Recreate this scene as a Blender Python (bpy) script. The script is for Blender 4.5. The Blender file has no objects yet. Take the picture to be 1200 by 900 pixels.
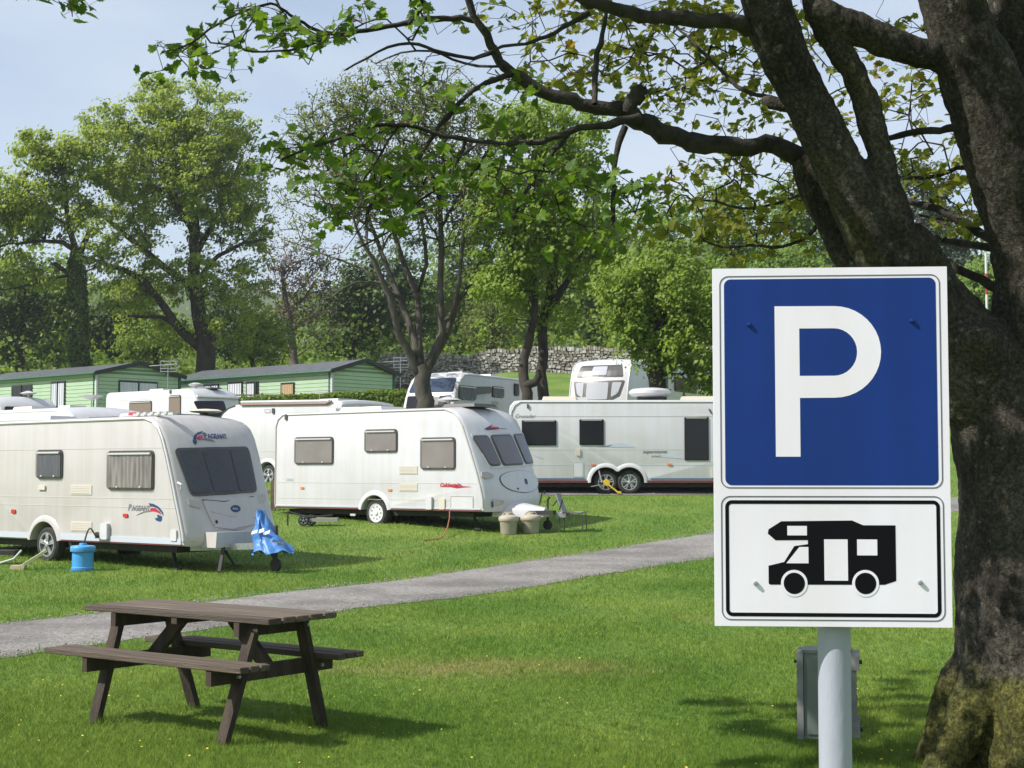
import bpy, bmesh, math, random
import numpy as np
from mathutils import Vector, Matrix, noise as mnoise
from mathutils.geometry import tessellate_polygon
R = math.radians
scene = bpy.context.scene
col = scene.collection

# ---------------------------------------------------------------- camera
H_EYE = 1.6
PITCH = math.atan(103 / 1800)
cam_d = bpy.data.cameras.new('camera')
cam = bpy.data.objects.new('camera', cam_d)
col.objects.link(cam)
cam.location = (0, 0, H_EYE)
cam.rotation_euler = (math.pi / 2 + PITCH, 0, 0)
cam_d.sensor_width = 36
cam_d.lens = 54
cam_d.clip_start = 0.1
cam_d.clip_end = 6000
scene.camera = cam
scene.render.resolution_x = 1024
scene.render.resolution_y = 768

# ---------------------------------------------------------------- sky and sun
SUN_EL = R(43)
SUN_DIR = Vector((-0.93, -0.36, 0)).normalized() * math.cos(SUN_EL) + Vector((0, 0, math.sin(SUN_EL)))
world = bpy.data.worlds.new('World')
scene.world = world
world.use_nodes = True
wn, wl = world.node_tree.nodes, world.node_tree.links
wn.clear()
w_out = wn.new('ShaderNodeOutputWorld')
w_bg = wn.new('ShaderNodeBackground')
w_bg.inputs['Strength'].default_value = 0.12
sky = wn.new('ShaderNodeTexSky')
sky.sky_type = 'NISHITA'
sky.sun_disc = False
sky.sun_elevation = SUN_EL
sky.sun_rotation = math.atan2(SUN_DIR.x, SUN_DIR.y) % (2 * math.pi)
sky.air_density = 1.0
sky.dust_density = 0.7
sky.ozone_density = 2.0
w_tc = wn.new('ShaderNodeTexCoord')
w_map = wn.new('ShaderNodeMapping')
w_map.inputs['Scale'].default_value = (1.0, 1.0, 3.2)
w_no = wn.new('ShaderNodeTexNoise')
w_no.inputs['Scale'].default_value = 2.6
w_no.inputs['Detail'].default_value = 6
w_no.inputs['Roughness'].default_value = 0.5
w_rp = wn.new('ShaderNodeValToRGB')
w_rp.color_ramp.elements[0].position = 0.30
w_rp.color_ramp.elements[0].color = (0.25, 0.25, 0.25, 1)
w_rp.color_ramp.elements[1].position = 0.72
w_rp.color_ramp.elements[1].color = (0.95, 0.95, 0.95, 1)
w_mix = wn.new('ShaderNodeMixRGB')
w_mix.inputs['Color2'].default_value = (5.0, 5.5, 6.2, 1)      # thin bright veil of cloud, in the sky's own units
wl.new(w_tc.outputs['Generated'], w_map.inputs['Vector'])
wl.new(w_map.outputs['Vector'], w_no.inputs['Vector'])
wl.new(w_no.outputs['Fac'], w_rp.inputs['Fac'])
wl.new(w_rp.outputs['Color'], w_mix.inputs['Fac'])
wl.new(sky.outputs['Color'], w_mix.inputs['Color1'])
wl.new(w_mix.outputs['Color'], w_bg.inputs['Color'])
wl.new(w_bg.outputs['Background'], w_out.inputs['Surface'])

sun_d = bpy.data.lights.new('sun', 'SUN')
sun_d.energy = 5.0
sun_d.angle = R(0.5)
sun_d.color = (1.0, 0.955, 0.89)
sun = bpy.data.objects.new('sun', sun_d)
col.objects.link(sun)
sun.location = (-30, -15, 40)
sun.rotation_euler = (-SUN_DIR).to_track_quat('-Z', 'Y').to_euler()
vs = scene.view_settings
vs.view_transform = 'Standard'
vs.look = 'None'
vs.exposure = 0.38
vs.gamma = 1.0
scene.cycles.max_bounces = 8
scene.cycles.transparent_max_bounces = 24
scene.cycles.volume_bounces = 0

# ---------------------------------------------------------------- helpers
def tag(o, label=None, cat=None, group=None, kind=None):
    if label: o['label'] = label
    if cat: o['category'] = cat
    if group: o['group'] = group
    if kind: o['kind'] = kind
    return o

def empty(name, loc=(0, 0, 0), rz=0.0):
    o = bpy.data.objects.new(name, None)
    o.empty_display_size = 0.3
    col.objects.link(o)
    o.location = loc
    o.rotation_euler = (0, 0, rz)
    return o

def link_mesh(name, me, parent=None):
    o = bpy.data.objects.new(name, me)
    col.objects.link(o)
    if parent is not None: o.parent = parent
    return o

def copy_tree(o, parent=None):
    c = o.copy()
    col.objects.link(c)
    c.parent = parent
    for ch in list(o.children):
        copy_tree(ch, c)
    return c

class MB:
    flip = False          # mirror the local x while a left-handed building is being made
    def __init__(s):
        s.v = []; s.f = []
    def add(s, vs_, fs):
        n = len(s.v)
        s.v.extend([tuple(p) for p in vs_])
        s.f.extend([tuple(i + n for i in f) for f in fs])
        return s
    def box(s, c, size, rot=None, taper=None):
        hx, hy, hz = size[0] / 2, size[1] / 2, size[2] / 2
        vs_ = []
        for dz in (-1, 1):
            k = 1 if (taper is None or dz < 0) else taper
            for dx, dy in ((-1, -1), (1, -1), (1, 1), (-1, 1)):
                p = Vector((dx * hx * k, dy * hy * k, dz * hz))
                if rot is not None: p = rot @ p
                vs_.append(p + Vector(c))
        return s.add(vs_, [(0, 3, 2, 1), (4, 5, 6, 7), (0, 1, 5, 4), (1, 2, 6, 5), (2, 3, 7, 6), (3, 0, 4, 7)])
    def bar(s, a, b, w, h, up=(0, 0, 1)):
        a, b = Vector(a), Vector(b)
        d = (b - a); L = d.length; d.normalize()
        upv = Vector(up)
        sd = d.cross(upv)
        if sd.length < 1e-4: sd = d.cross(Vector((1, 0, 0)))
        sd.normalize(); u2 = sd.cross(d)
        vs_ = []
        for t in (0, L):
            for x, z in ((-1, -1), (1, -1), (1, 1), (-1, 1)):
                vs_.append(a + d * t + sd * (x * w / 2) + u2 * (z * h / 2))
        return s.add(vs_, [(0, 1, 2, 3), (7, 6, 5, 4), (0, 4, 5, 1), (1, 5, 6, 2), (2, 6, 7, 3), (3, 7, 4, 0)])
    def tube(s, pts, rad, n=8, cap=True):
        pts = [Vector(p) for p in pts]
        if not hasattr(rad, '__len__'): rad = [rad] * len(pts)
        vs_ = []; fs = []
        prev = None
        for i, p in enumerate(pts):
            if i == 0: d = pts[1] - p
            elif i == len(pts) - 1: d = p - pts[i - 1]
            else: d = pts[i + 1] - pts[i - 1]
            if d.length < 1e-9: d = Vector((0, 0, 1))
            d.normalize()
            if prev is None:
                a = Vector((0, 0, 1)) if abs(d.z) < 0.9 else Vector((1, 0, 0))
                x = d.cross(a).normalized()
            else:
                x = prev - d * prev.dot(d)
                if x.length < 1e-6: x = d.cross(Vector((0, 1, 0)))
                x.normalize()
            prev = x
            y = d.cross(x)
            for k in range(n):
                t = 2 * math.pi * k / n
                vs_.append(p + (x * math.cos(t) + y * math.sin(t)) * rad[i])
        for i in range(len(pts) - 1):
            for k in range(n):
                a = i * n + k; b = i * n + (k + 1) % n
                fs.append((a, b, b + n, a + n))
        if cap:
            fs.append(tuple(range(n - 1, -1, -1)))
            m = (len(pts) - 1) * n
            fs.append(tuple(m + k for k in range(n)))
        return s.add(vs_, fs)
    def lathe(s, prof, c=(0, 0, 0), axis='z', n=20):
        # prof: list of (radius, height) ; axis z or y
        vs_ = []; fs = []
        for r, h in prof:
            for k in range(n):
                t = 2 * math.pi * k / n
                if axis == 'z': p = (r * math.cos(t), r * math.sin(t), h)
                else: p = (r * math.cos(t), h, r * math.sin(t))
                vs_.append((p[0] + c[0], p[1] + c[1], p[2] + c[2]))
        for i in range(len(prof) - 1):
            for k in range(n):
                a = i * n + k; b = i * n + (k + 1) % n
                fs.append((a, b, b + n, a + n))
        fs.append(tuple(range(n - 1, -1, -1)))
        m = (len(prof) - 1) * n
        fs.append(tuple(m + k for k in range(n)))
        return s.add(vs_, fs)
    def patch(s, poly, fn, t0, t1, nr=8, nc=8):
        # convex outline poly [(u,v)] draped on the surface fn(u,v,offset), from offset t0 out to t1
        us = [p[0] for p in poly]; vv = [p[1] for p in poly]
        v0, v1 = min(vv), max(vv)
        e = (v1 - v0) * 1e-4
        rows = sorted(set([round(v, 5) for v in vv] + [round(v0 + (v1 - v0) * i / nr, 5) for i in range(nr + 1)]))
        rows = [min(max(r, v0 + e), v1 - e) for r in rows]
        out = []
        m = len(poly)
        for v in rows:
            xs = []
            for i in range(m):
                (ua, va), (ub, vb) = poly[i], poly[(i + 1) % m]
                if (va - v) * (vb - v) <= 0 and abs(va - vb) > 1e-9:
                    xs.append(ua + (ub - ua) * (v - va) / (vb - va))
            if len(xs) < 2: continue
            out.append((v, min(xs), max(xs)))
        nv = len(out)
        vs_ = []; fs = []
        for v, a, b in out:
            for j in range(nc + 1):
                vs_.append(fn(a + (b - a) * j / nc, v, t1))
        for i in range(nv - 1):
            for j in range(nc):
                a = i * (nc + 1) + j
                fs.append((a, a + 1, a + nc + 2, a + nc + 1))
        loop = [j for j in range(nc + 1)] + [i * (nc + 1) + nc for i in range(1, nv)] + \
               [(nv - 1) * (nc + 1) + j for j in range(nc - 1, -1, -1)] + [i * (nc + 1) for i in range(nv - 2, 0, -1)]
        base = len(vs_)
        uv = []
        for idx in loop:
            i, j = divmod(idx, nc + 1)
            v, a, b = out[i]
            vs_.append(fn(a + (b - a) * j / nc, v, t0))
        L = len(loop)
        for k in range(L):
            k2 = (k + 1) % L
            fs.append((loop[k], base + k, base + k2, loop[k2]))
        return s.add(vs_, fs)
    def flat(s, poly, fn, t0, t1, holes=()):
        # any outline (concave allowed) as a thin plate on surface fn
        loops = [[Vector((p[0], p[1], 0)) for p in poly]] + [[Vector((p[0], p[1], 0)) for p in h] for h in holes]
        tris = tessellate_polygon(loops)
        pts = [p for l in loops for p in l]
        vs_ = [fn(p.x, p.y, t1) for p in pts]
        n = len(vs_)
        fs = [tuple(t) for t in tris]
        vs_ += [fn(p.x, p.y, t0) for p in pts]
        o = 0
        for l in loops:
            L = len(l)
            for k in range(L):
                a = o + k; b = o + (k + 1) % L
                fs.append((a, b, b + n, a + n))
            o += L
        return s.add(vs_, fs)
    def build(s, name, mats, parent=None, smooth=False, mi=None):
        me = bpy.data.meshes.new(name)
        if MB.flip: s.v = [(-p[0], p[1], p[2]) for p in s.v]
        me.from_pydata(s.v, [], s.f)
        if not isinstance(mats, (list, tuple)): mats = [mats]
        for m in mats: me.materials.append(m)
        if mi is not None: me.polygons.foreach_set('material_index', mi)
        bm = bmesh.new(); bm.from_mesh(me)
        bmesh.ops.recalc_face_normals(bm, faces=bm.faces)
        bm.to_mesh(me); bm.free()
        if smooth:
            me.polygons.foreach_set('use_smooth', [True] * len(me.polygons))
            if smooth != 'all':
                me.set_sharp_from_angle(angle=R(smooth if smooth is not True else 40))
        me.update()
        return link_mesh(name, me, parent)

def rrect(u0, v0, u1, v1, r, n=4):
    r = min(r, abs(u1 - u0) / 2 * .99, abs(v1 - v0) / 2 * .99)
    out = []
    for cx, cy, a0 in ((u1 - r, v1 - r, 0), (u0 + r, v1 - r, 90), (u0 + r, v0 + r, 180), (u1 - r, v0 + r, 270)):
        for k in range(n + 1):
            t = R(a0 + 90 * k / n)
            out.append((cx + r * math.cos(t), cy + r * math.sin(t)))
    return out

def rquad(c, r, n=4):
    # rounded convex polygon from corner list
    out = []; m = len(c)
    for i in range(m):
        p0, p1, p2 = Vector(c[i - 1]), Vector(c[i]), Vector(c[(i + 1) % m])
        a = (p0 - p1); b = (p2 - p1)
        k = min(r, a.length * .45, b.length * .45)
        s0 = p1 + a.normalized() * k; s1 = p1 + b.normalized() * k
        for j in range(n + 1):
            t = j / n
            q = s0 * (1 - t) ** 2 + p1 * 2 * t * (1 - t) + s1 * t * t
            out.append((q.x, q.y))
    return out

def text_geo(txt, size=1.0, shear=0.0, bold=0.0):
    cu = bpy.data.curves.new('t', 'FONT')
    cu.body = txt; cu.size = size; cu.shear = shear; cu.offset = bold
    cu.resolution_u = 3
    o = bpy.data.objects.new('t', cu)
    col.objects.link(o)
    dg = bpy.context.evaluated_depsgraph_get()
    dg.update()
    me = o.evaluated_get(dg).to_mesh()
    vs_ = [(v.co.x, v.co.y) for v in me.vertices]
    fs = [tuple(p.vertices) for p in me.polygons]
    o.evaluated_get(dg).to_mesh_clear()
    bpy.data.objects.remove(o); bpy.data.curves.remove(cu)
    return vs_, fs

# ---- materials
def mat(name, c, rough=0.6, metal=0.0, c2=None, scale=8.0, amt=0.5, bump=0.0, bscale=60.0, detail=4, coords='Object',
        trans=0.0, spec=0.5, stretch=None, ramp=(0.35, 0.65), coat=0.0):
    m = bpy.data.materials.new(name)
    m.use_nodes = True
    nt = m.node_tree; n = nt.nodes; l = nt.links
    b = n['Principled BSDF']
    b.inputs['Roughness'].default_value = rough
    b.inputs['Metallic'].default_value = metal
    b.inputs['Specular IOR Level'].default_value = spec
    b.inputs['Coat Weight'].default_value = coat
    tc = n.new('ShaderNodeTexCoord')
    mp = n.new('ShaderNodeMapping')
    if stretch: mp.inputs['Scale'].default_value = stretch
    l.new(tc.outputs[coords], mp.inputs['Vector'])
    b.inputs['Base Color'].default_value = (*c, 1)
    if c2 is not None:
        no = n.new('ShaderNodeTexNoise'); no.inputs['Scale'].default_value = scale; no.inputs['Detail'].default_value = detail
        rp = n.new('ShaderNodeValToRGB')
        rp.color_ramp.elements[0].position = ramp[0]; rp.color_ramp.elements[0].color = (*c, 1)
        rp.color_ramp.elements[1].position = ramp[1]; rp.color_ramp.elements[1].color = (*c2, 1)
        l.new(mp.outputs['Vector'], no.inputs['Vector'])
        l.new(no.outputs['Fac'], rp.inputs['Fac'])
        l.new(rp.outputs['Color'], b.inputs['Base Color'])
    if bump:
        no2 = n.new('ShaderNodeTexNoise'); no2.inputs['Scale'].default_value = bscale; no2.inputs['Detail'].default_value = 5
        bp = n.new('ShaderNodeBump'); bp.inputs['Strength'].default_value = bump; bp.inputs['Distance'].default_value = 0.02
        l.new(mp.outputs['Vector'], no2.inputs['Vector'])
        l.new(no2.outputs['Fac'], bp.inputs['Height'])
        l.new(bp.outputs['Normal'], b.inputs['Normal'])
    if trans:
        b.inputs['Alpha'].default_value = 1 - trans
    return m

def leaf_mat(name, ca, cb, cc=None, tr=0.45, rough=0.55):
    m = bpy.data.materials.new(name); m.use_nodes = True
    nt = m.node_tree; n = nt.nodes; l = nt.links
    b = n['Principled BSDF']; b.inputs['Roughness'].default_value = rough
    b.inputs['Specular IOR Level'].default_value = 0.3
    at = n.new('ShaderNodeAttribute'); at.attribute_name = 'tint'
    rp = n.new('ShaderNodeValToRGB')
    rp.color_ramp.elements[0].color = (*ca, 1)
    rp.color_ramp.elements[1].color = (*cb, 1)
    if cc:
        rp.color_ramp.elements[1].position = 0.8
        e = rp.color_ramp.elements.new(1.0); e.color = (*cc, 1)
    tb = n.new('ShaderNodeBsdfTranslucent')
    mx = n.new('ShaderNodeMixShader'); mx.inputs[0].default_value = tr
    br = n.new('ShaderNodeMixRGB'); br.blend_type = 'MULTIPLY'; br.inputs[0].default_value = 1
    br.inputs['Color2'].default_value = (1.7, 1.6, 0.8, 1)
    l.new(at.outputs['Fac'], rp.inputs['Fac'])
    l.new(rp.outputs['Color'], b.inputs['Base Color'])
    l.new(rp.outputs['Color'], br.inputs['Color1'])
    l.new(br.outputs['Color'], tb.inputs['Color'])
    out = n['Material Output']
    l.new(b.outputs[0], mx.inputs[1]); l.new(tb.outputs[0], mx.inputs[2])
    l.new(mx.outputs[0], out.inputs['Surface'])
    return m

def grass_nodes(m, kdark=1.0):
    # lawn colour from world position: fresh green, yellower drifts and a few dry patches
    m.use_nodes = True
    nt = m.node_tree; n = nt.nodes; l = nt.links
    b = n['Principled BSDF']; b.inputs['Roughness'].default_value = 0.75
    b.inputs['Specular IOR Level'].default_value = 0.15
    g = n.new('ShaderNodeNewGeometry')
    def noise_(scale, det, stretch=None):
        no = n.new('ShaderNodeTexNoise'); no.inputs['Scale'].default_value = scale; no.inputs['Detail'].default_value = det
        if stretch:
            mp = n.new('ShaderNodeMapping'); mp.inputs['Scale'].default_value = stretch
            l.new(g.outputs['Position'], mp.inputs['Vector']); l.new(mp.outputs['Vector'], no.inputs['Vector'])
        else: l.new(g.outputs['Position'], no.inputs['Vector'])
        return no
    def ramp_(src, p0, c0, p1, c1):
        r = n.new('ShaderNodeValToRGB')
        r.color_ramp.elements[0].position = p0; r.color_ramp.elements[0].color = (*c0, 1)
        r.color_ramp.elements[1].position = p1; r.color_ramp.elements[1].color = (*c1, 1)
        l.new(src, r.inputs['Fac']); return r
    k = kdark
    a = ramp_(noise_(0.55, 6, (1, .55, 1)).outputs['Fac'], 0.36, (.098 * k, .180 * k, .027 * k), 0.70, (.178 * k, .248 * k, .048 * k))
    c = ramp_(noise_(0.42, 8, (.8, .8, 1)).outputs['Fac'], 0.62, (0, 0, 0), 0.78, (.6, .6, .6))
    mx = n.new('ShaderNodeMixRGB'); mx.inputs['Color2'].default_value = (.29 * k, .22 * k, .11 * k, 1)
    # one worn strip of lawn in front of the table: a patch of its own on the ground
    mpw = n.new('ShaderNodeMapping'); mpw.inputs['Location'].default_value = (.25 / 1.9, -12.6 / .75, 0); mpw.inputs['Scale'].default_value = (1 / 1.9, 1 / .75, 0)
    lw = n.new('ShaderNodeVectorMath'); lw.operation = 'LENGTH'
    l.new(g.outputs['Position'], mpw.inputs['Vector']); l.new(mpw.outputs['Vector'], lw.inputs[0])
    wear = ramp_(lw.outputs['Value'], .1, (.42, .42, .42), 1.0, (0, 0, 0))
    wn_ = ramp_(noise_(2.2, 7).outputs['Fac'], .35, (.2, .2, .2), .6, (1.6, 1.6, 1.6))
    wm = n.new('ShaderNodeMixRGB'); wm.blend_type = 'MULTIPLY'; wm.inputs[0].default_value = 1
    l.new(wear.outputs['Color'], wm.inputs['Color1']); l.new(wn_.outputs['Color'], wm.inputs['Color2'])
    wa = n.new('ShaderNodeMixRGB'); wa.blend_type = 'ADD'; wa.inputs[0].default_value = 1; wa.use_clamp = True
    l.new(c.outputs['Color'], wa.inputs['Color1']); l.new(wm.outputs['Color'], wa.inputs['Color2'])
    l.new(wa.outputs['Color'], mx.inputs['Fac']); l.new(a.outputs['Color'], mx.inputs['Color1'])
    d = ramp_(noise_(14, 4).outputs['Fac'], 0.3, (.7, .7, .7), 0.7, (1.25, 1.25, 1.2))
    m2 = n.new('ShaderNodeMixRGB'); m2.blend_type = 'MULTIPLY'; m2.inputs[0].default_value = 1
    l.new(mx.outputs['Color'], m2.inputs['Color1']); l.new(d.outputs['Color'], m2.inputs['Color2'])
    return nt, n, l, b, m2, g

# ---- leaves in bulk
def fast_mesh(name, verts, loops, starts, mats, tint=None, tri_vert_tint=None, smooth=False):
    me = bpy.data.meshes.new(name)
    nv = len(verts)
    me.vertices.add(nv)
    me.vertices.foreach_set('co', np.ascontiguousarray(verts, dtype=np.float32).ravel())
    me.loops.add(len(loops))
    me.loops.foreach_set('vertex_index', np.ascontiguousarray(loops, dtype=np.int32))
    me.polygons.add(len(starts))
    me.polygons.foreach_set('loop_start', np.ascontiguousarray(starts, dtype=np.int32))
    if smooth: me.polygons.foreach_set('use_smooth', np.ones(len(starts), dtype=bool))
    for m in (mats if isinstance(mats, (list, tuple)) else [mats]): me.materials.append(m)
    if tint is not None:
        at = me.attributes.new('tint', 'FLOAT', 'POINT')
        at.data.foreach_set('value', np.ascontiguousarray(tint, dtype=np.float32))
    me.update(calc_edges=True)
    return me

DIAMOND = (np.array([(0, -.5, 0), (.36, 0, .10), (0, .5, 0), (-.36, 0, .10)]), [(0, 1, 2, 3)])
def _maple():
    half = [(0, -.42), (.10, -.40), (.24, -.48), (.30, -.34), (.50, -.30), (.40, -.14), (.56, .08), (.40, .08), (.36, .22), (.20, .12), (.22, .34), (.12, .36), (0, .62)]
    z = lambda x, y: abs(x) * .34 - x * x * .5 - y * y * .42 + y * .08
    v = [(x, y, z(x, y)) for x, y in half] + [(-x, y, z(x, y)) for x, y in half[1:-1]]
    n = len(half)
    f1 = tuple(range(n))
    f2 = tuple([0] + [n - 1] + [n + k for k in range(n - 3, -1, -1)])
    return np.array(v), [f1, f2]
MAPLE = _maple()

def frames(nrm, rng):
    N = len(nrm)
    nrm = nrm / (np.linalg.norm(nrm, axis=1, keepdims=True) + 1e-9)
    a = rng.normal(size=(N, 3))
    x = np.cross(a, nrm); x /= (np.linalg.norm(x, axis=1, keepdims=True) + 1e-9)
    y = np.cross(nrm, x)
    return x, y, nrm

def leaf_mesh(name, cen, nrm, size, tint, shape, mats, rng):
    tv, tf = shape
    x, y, z = frames(nrm, rng)
    size = np.asarray(size).reshape(-1, 1, 1)
    V = cen[:, None, :] + size * (tv[None, :, 0:1] * x[:, None, :] + tv[None, :, 1:2] * y[:, None, :] + tv[None, :, 2:3] * z[:, None, :])
    N, K = len(cen), len(tv)
    loc = np.array([i for f in tf for i in f])
    st = np.cumsum([0] + [len(f) for f in tf])[:-1]
    LP = len(loc)
    loops = (np.arange(N)[:, None] * K + loc[None, :]).ravel()
    starts = (np.arange(N)[:, None] * LP + st[None, :]).ravel()
    return fast_mesh(name, V.reshape(-1, 3), loops, starts, mats, np.repeat(tint, K))

# ---- branching skeleton
class Skel:
    def __init__(s):
        s.p = []; s.par = []; s.r0 = []; s.pl = []; s.paths = []
    def path(s, pts, rads, parent=-1):
        idx = []
        if parent >= 0: idx.append(parent)
        for q, r in zip(pts, rads):
            q = np.array(q, float)
            pl = 0.0 if parent < 0 else s.pl[parent] + np.linalg.norm(q - s.p[parent])
            s.p.append(q); s.par.append(parent); s.r0.append(r); s.pl.append(pl)
            parent = len(s.p) - 1
            idx.append(parent)
        s.paths.append(idx)
        return idx
    def nearest(s, q):
        P = np.array(s.p); return int(np.argmin(((P - np.array(q)) ** 2).sum(1)))
    def grow(s, attractors, rng, wpl=0.3, step=0.5, jit=0.1, upbias=0.0, order=None):
        cap = len(s.p) + len(attractors) * 14
        P = np.zeros((cap, 3)); PL = np.zeros(cap); n = len(s.p)
        P[:n] = np.array(s.p); PL[:n] = np.array(s.pl)
        A = np.array(attractors)
        d0 = np.array([np.min(((P[:n] - a) ** 2).sum(1)) for a in A])
        tips = []
        for k in np.argsort(d0):
            a = A[k]
            D = np.sqrt(((P[:n] - a) ** 2).sum(1))
            j = int(np.argmin(D + wpl * PL[:n]))
            L = D[j]
            m = int(min(12, max(2, round(L / step))))
            start = P[j]
            if s.par[j] >= 0: t = start - s.p[s.par[j]]
            else: t = np.array([0, 0, 1.0])
            t = t / (np.linalg.norm(t) + 1e-9)
            ctrl = start + t * L * .3 + (a - start) * .25 + np.array([0, 0, upbias * L])
            last = j; idx = [j]
            for i in range(1, m + 1):
                u = i / m
                q = (1 - u) ** 2 * start + 2 * u * (1 - u) * ctrl + u * u * a
                if i < m: q = q + rng.normal(size=3) * jit * L / m
                s.p.append(q); s.par.append(last); s.r0.append(0)
                pl = PL[last] + np.linalg.norm(q - P[last])
                s.pl.append(pl)
                P[n] = q; PL[n] = pl
                last = n; idx.append(n); n += 1
                if n >= cap - 14: break
            s.paths.append(idx)
            tips.append(last)
        return tips
    def radii(s, tip, expo=0.48):
        N = len(s.p)
        cnt = np.zeros(N)
        has = np.zeros(N, bool)
        for i in range(N):
            if s.par[i] >= 0: has[s.par[i]] = True
        cnt[~has] = 1
        for i in range(N - 1, -1, -1):
            if s.par[i] >= 0: cnt[s.par[i]] += cnt[i]
        r = tip * np.power(np.maximum(cnt, 1), expo)
        for i in range(N):
            if s.r0[i] > 0: r[i] = s.r0[i]
        for i in range(N):
            if s.par[i] >= 0: r[i] = min(r[i], r[s.par[i]])
        return r
    def mesh(s, name, r, mats, nmax=10, keep=None, wob=0.0):
        V = []; LO = []; ST = []; off = 0; lo = 0
        ang_cache = {}
        for idx in s.paths:
            if keep is not None and not keep(idx): continue
            if len(idx) < 2: continue
            pts = np.array([s.p[i] for i in idx]); rr = np.array([r[i] for i in idx])
            if len(idx) > 2: rr[0] = min(rr[0], rr[1] * 1.25)
            n = 3 if rr.max() < .012 else (4 if rr.max() < .03 else (6 if rr.max() < .12 else nmax))
            if n not in ang_cache:
                t = np.arange(n) * 2 * math.pi / n; ang_cache[n] = (np.cos(t), np.sin(t))
            c, sn = ang_cache[n]
            d = np.gradient(pts, axis=0); d /= (np.linalg.norm(d, axis=1, keepdims=True) + 1e-9)
            ref = np.array([.31, .17, .93]) if abs(d[0, 2]) < .8 else np.array([.95, .2, .1])
            x = np.cross(d, ref); x /= (np.linalg.norm(x, axis=1, keepdims=True) + 1e-9)
            y = np.cross(d, x)
            ring = pts[:, None, :] + rr[:, None, None] * (c[None, :, None] * x[:, None, :] + sn[None, :, None] * y[:, None, :])
            m = len(idx)
            V.append(ring.reshape(-1, 3))
            i_, k_ = np.meshgrid(np.arange(m - 1), np.arange(n), indexing='ij')
            a = i_ * n + k_; b = i_ * n + (k_ + 1) % n
            q = np.stack([a, b, b + n, a + n], -1).reshape(-1, 4) + off
            LO.append(q.ravel()); ST.append(np.arange(len(q)) * 4 + lo)
            lo += len(q) * 4; off += m * n
        return fast_mesh(name, np.concatenate(V), np.concatenate(LO), np.concatenate(ST), mats, smooth=True)

# ---- terrain
_ys = np.array([-300, 22, 26, 32, 40, 50, 60, 80, 100, 140, 300, 3000.])
_hl = np.array([0, 0, .07, .32, 1.0, 1.65, 2.35, 4.2, 6.2, 8, 13, 22.])
_hr = np.array([0, 0, .07, .32, 1.0, 2.2, 3.6, 6.3, 8.2, 10, 14, 22.])
_t = np.arange(-310, 3010, 0.5)
def _smooth(a):
    z = np.interp(_t, _ys, a); k = np.hanning(11); k /= k.sum()
    return np.convolve(np.pad(z, 5, mode='edge'), k, 'valid')
_tl, _tr = _smooth(_hl), _smooth(_hr)
def hgt(x, y):
    x = np.asarray(x, float); y = np.asarray(y, float)
    t = np.clip((x + 7) / 7, 0, 1); t = t * t * (3 - 2 * t)
    base = np.interp(y, _t, _tl) * (1 - t) + np.interp(y, _t, _tr) * t
    w = np.clip((y - 3) / 6, 0, 1)
    return base + w * 0.02 * (np.sin(x * .9 + 1.3) * np.sin(y * .55) + .6 * np.sin(x * .37 - y * .23))
def hz(x, y): return float(hgt(x, y))

# ---- a photo direction to a point of the place
_ct, _st = math.cos(PITCH), math.sin(PITCH)
def ray(px, py):
    a, b = (px - 600) / 1800, (450 - py) / 1800
    return Vector((a, _ct - b * _st, _st + b * _ct))
def atY(px, py, Y):
    d = ray(px, py)
    return Vector((0, 0, H_EYE)) + d * (Y / d.y)
def grd(px, Y):
    x = (px - 600) / 1800 * Y
    return Vector((x, Y, hz(x, Y)))

# ================================================================ THE SETTING
def build_ground():
    xs = np.concatenate([np.array([-2500, -1200, -600, -300, -150, -90]), np.arange(-60, 60.1, 1.0), np.array([90, 150, 300, 600, 1200, 2500])])
    ys = np.concatenate([np.array([-300, -120, -60, -30, -15]), np.arange(-5, 110, 0.75), np.arange(112, 180, 6), np.array([200, 240, 300, 400, 600, 1000, 1600, 2900])])
    X, Y = np.meshgrid(xs, ys, indexing='xy')
    Z = hgt(X, Y)
    V = np.stack([X, Y, Z], -1).reshape(-1, 3)
    nx, ny = len(xs), len(ys)
    i, j = np.meshgrid(np.arange(ny - 1), np.arange(nx - 1), indexing='ij')
    a = i * nx + j
    q = np.stack([a, a + 1, a + nx + 1, a + nx], -1).reshape(-1)
    m = bpy.data.materials.new('lawn')
    nt, n, l, b, colr, g = grass_nodes(m, 0.92)
    l.new(colr.outputs['Color'], b.inputs['Base Color'])
    no = n.new('ShaderNodeTexNoise'); no.inputs['Scale'].default_value = 9; no.inputs['Detail'].default_value = 8
    l.new(g.outputs['Position'], no.inputs['Vector'])
    bp = n.new('ShaderNodeBump'); bp.inputs['Strength'].default_value = .9; bp.inputs['Distance'].default_value = .06
    l.new(no.outputs['Fac'], bp.inputs['Height']); l.new(bp.outputs['Normal'], b.inputs['Normal'])
    me = fast_mesh('lawn_ground', V, q, np.arange(len(q) // 4) * 4, m, smooth=True)
    tag(link_mesh('lawn_ground', me), kind='structure')
build_ground()

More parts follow.
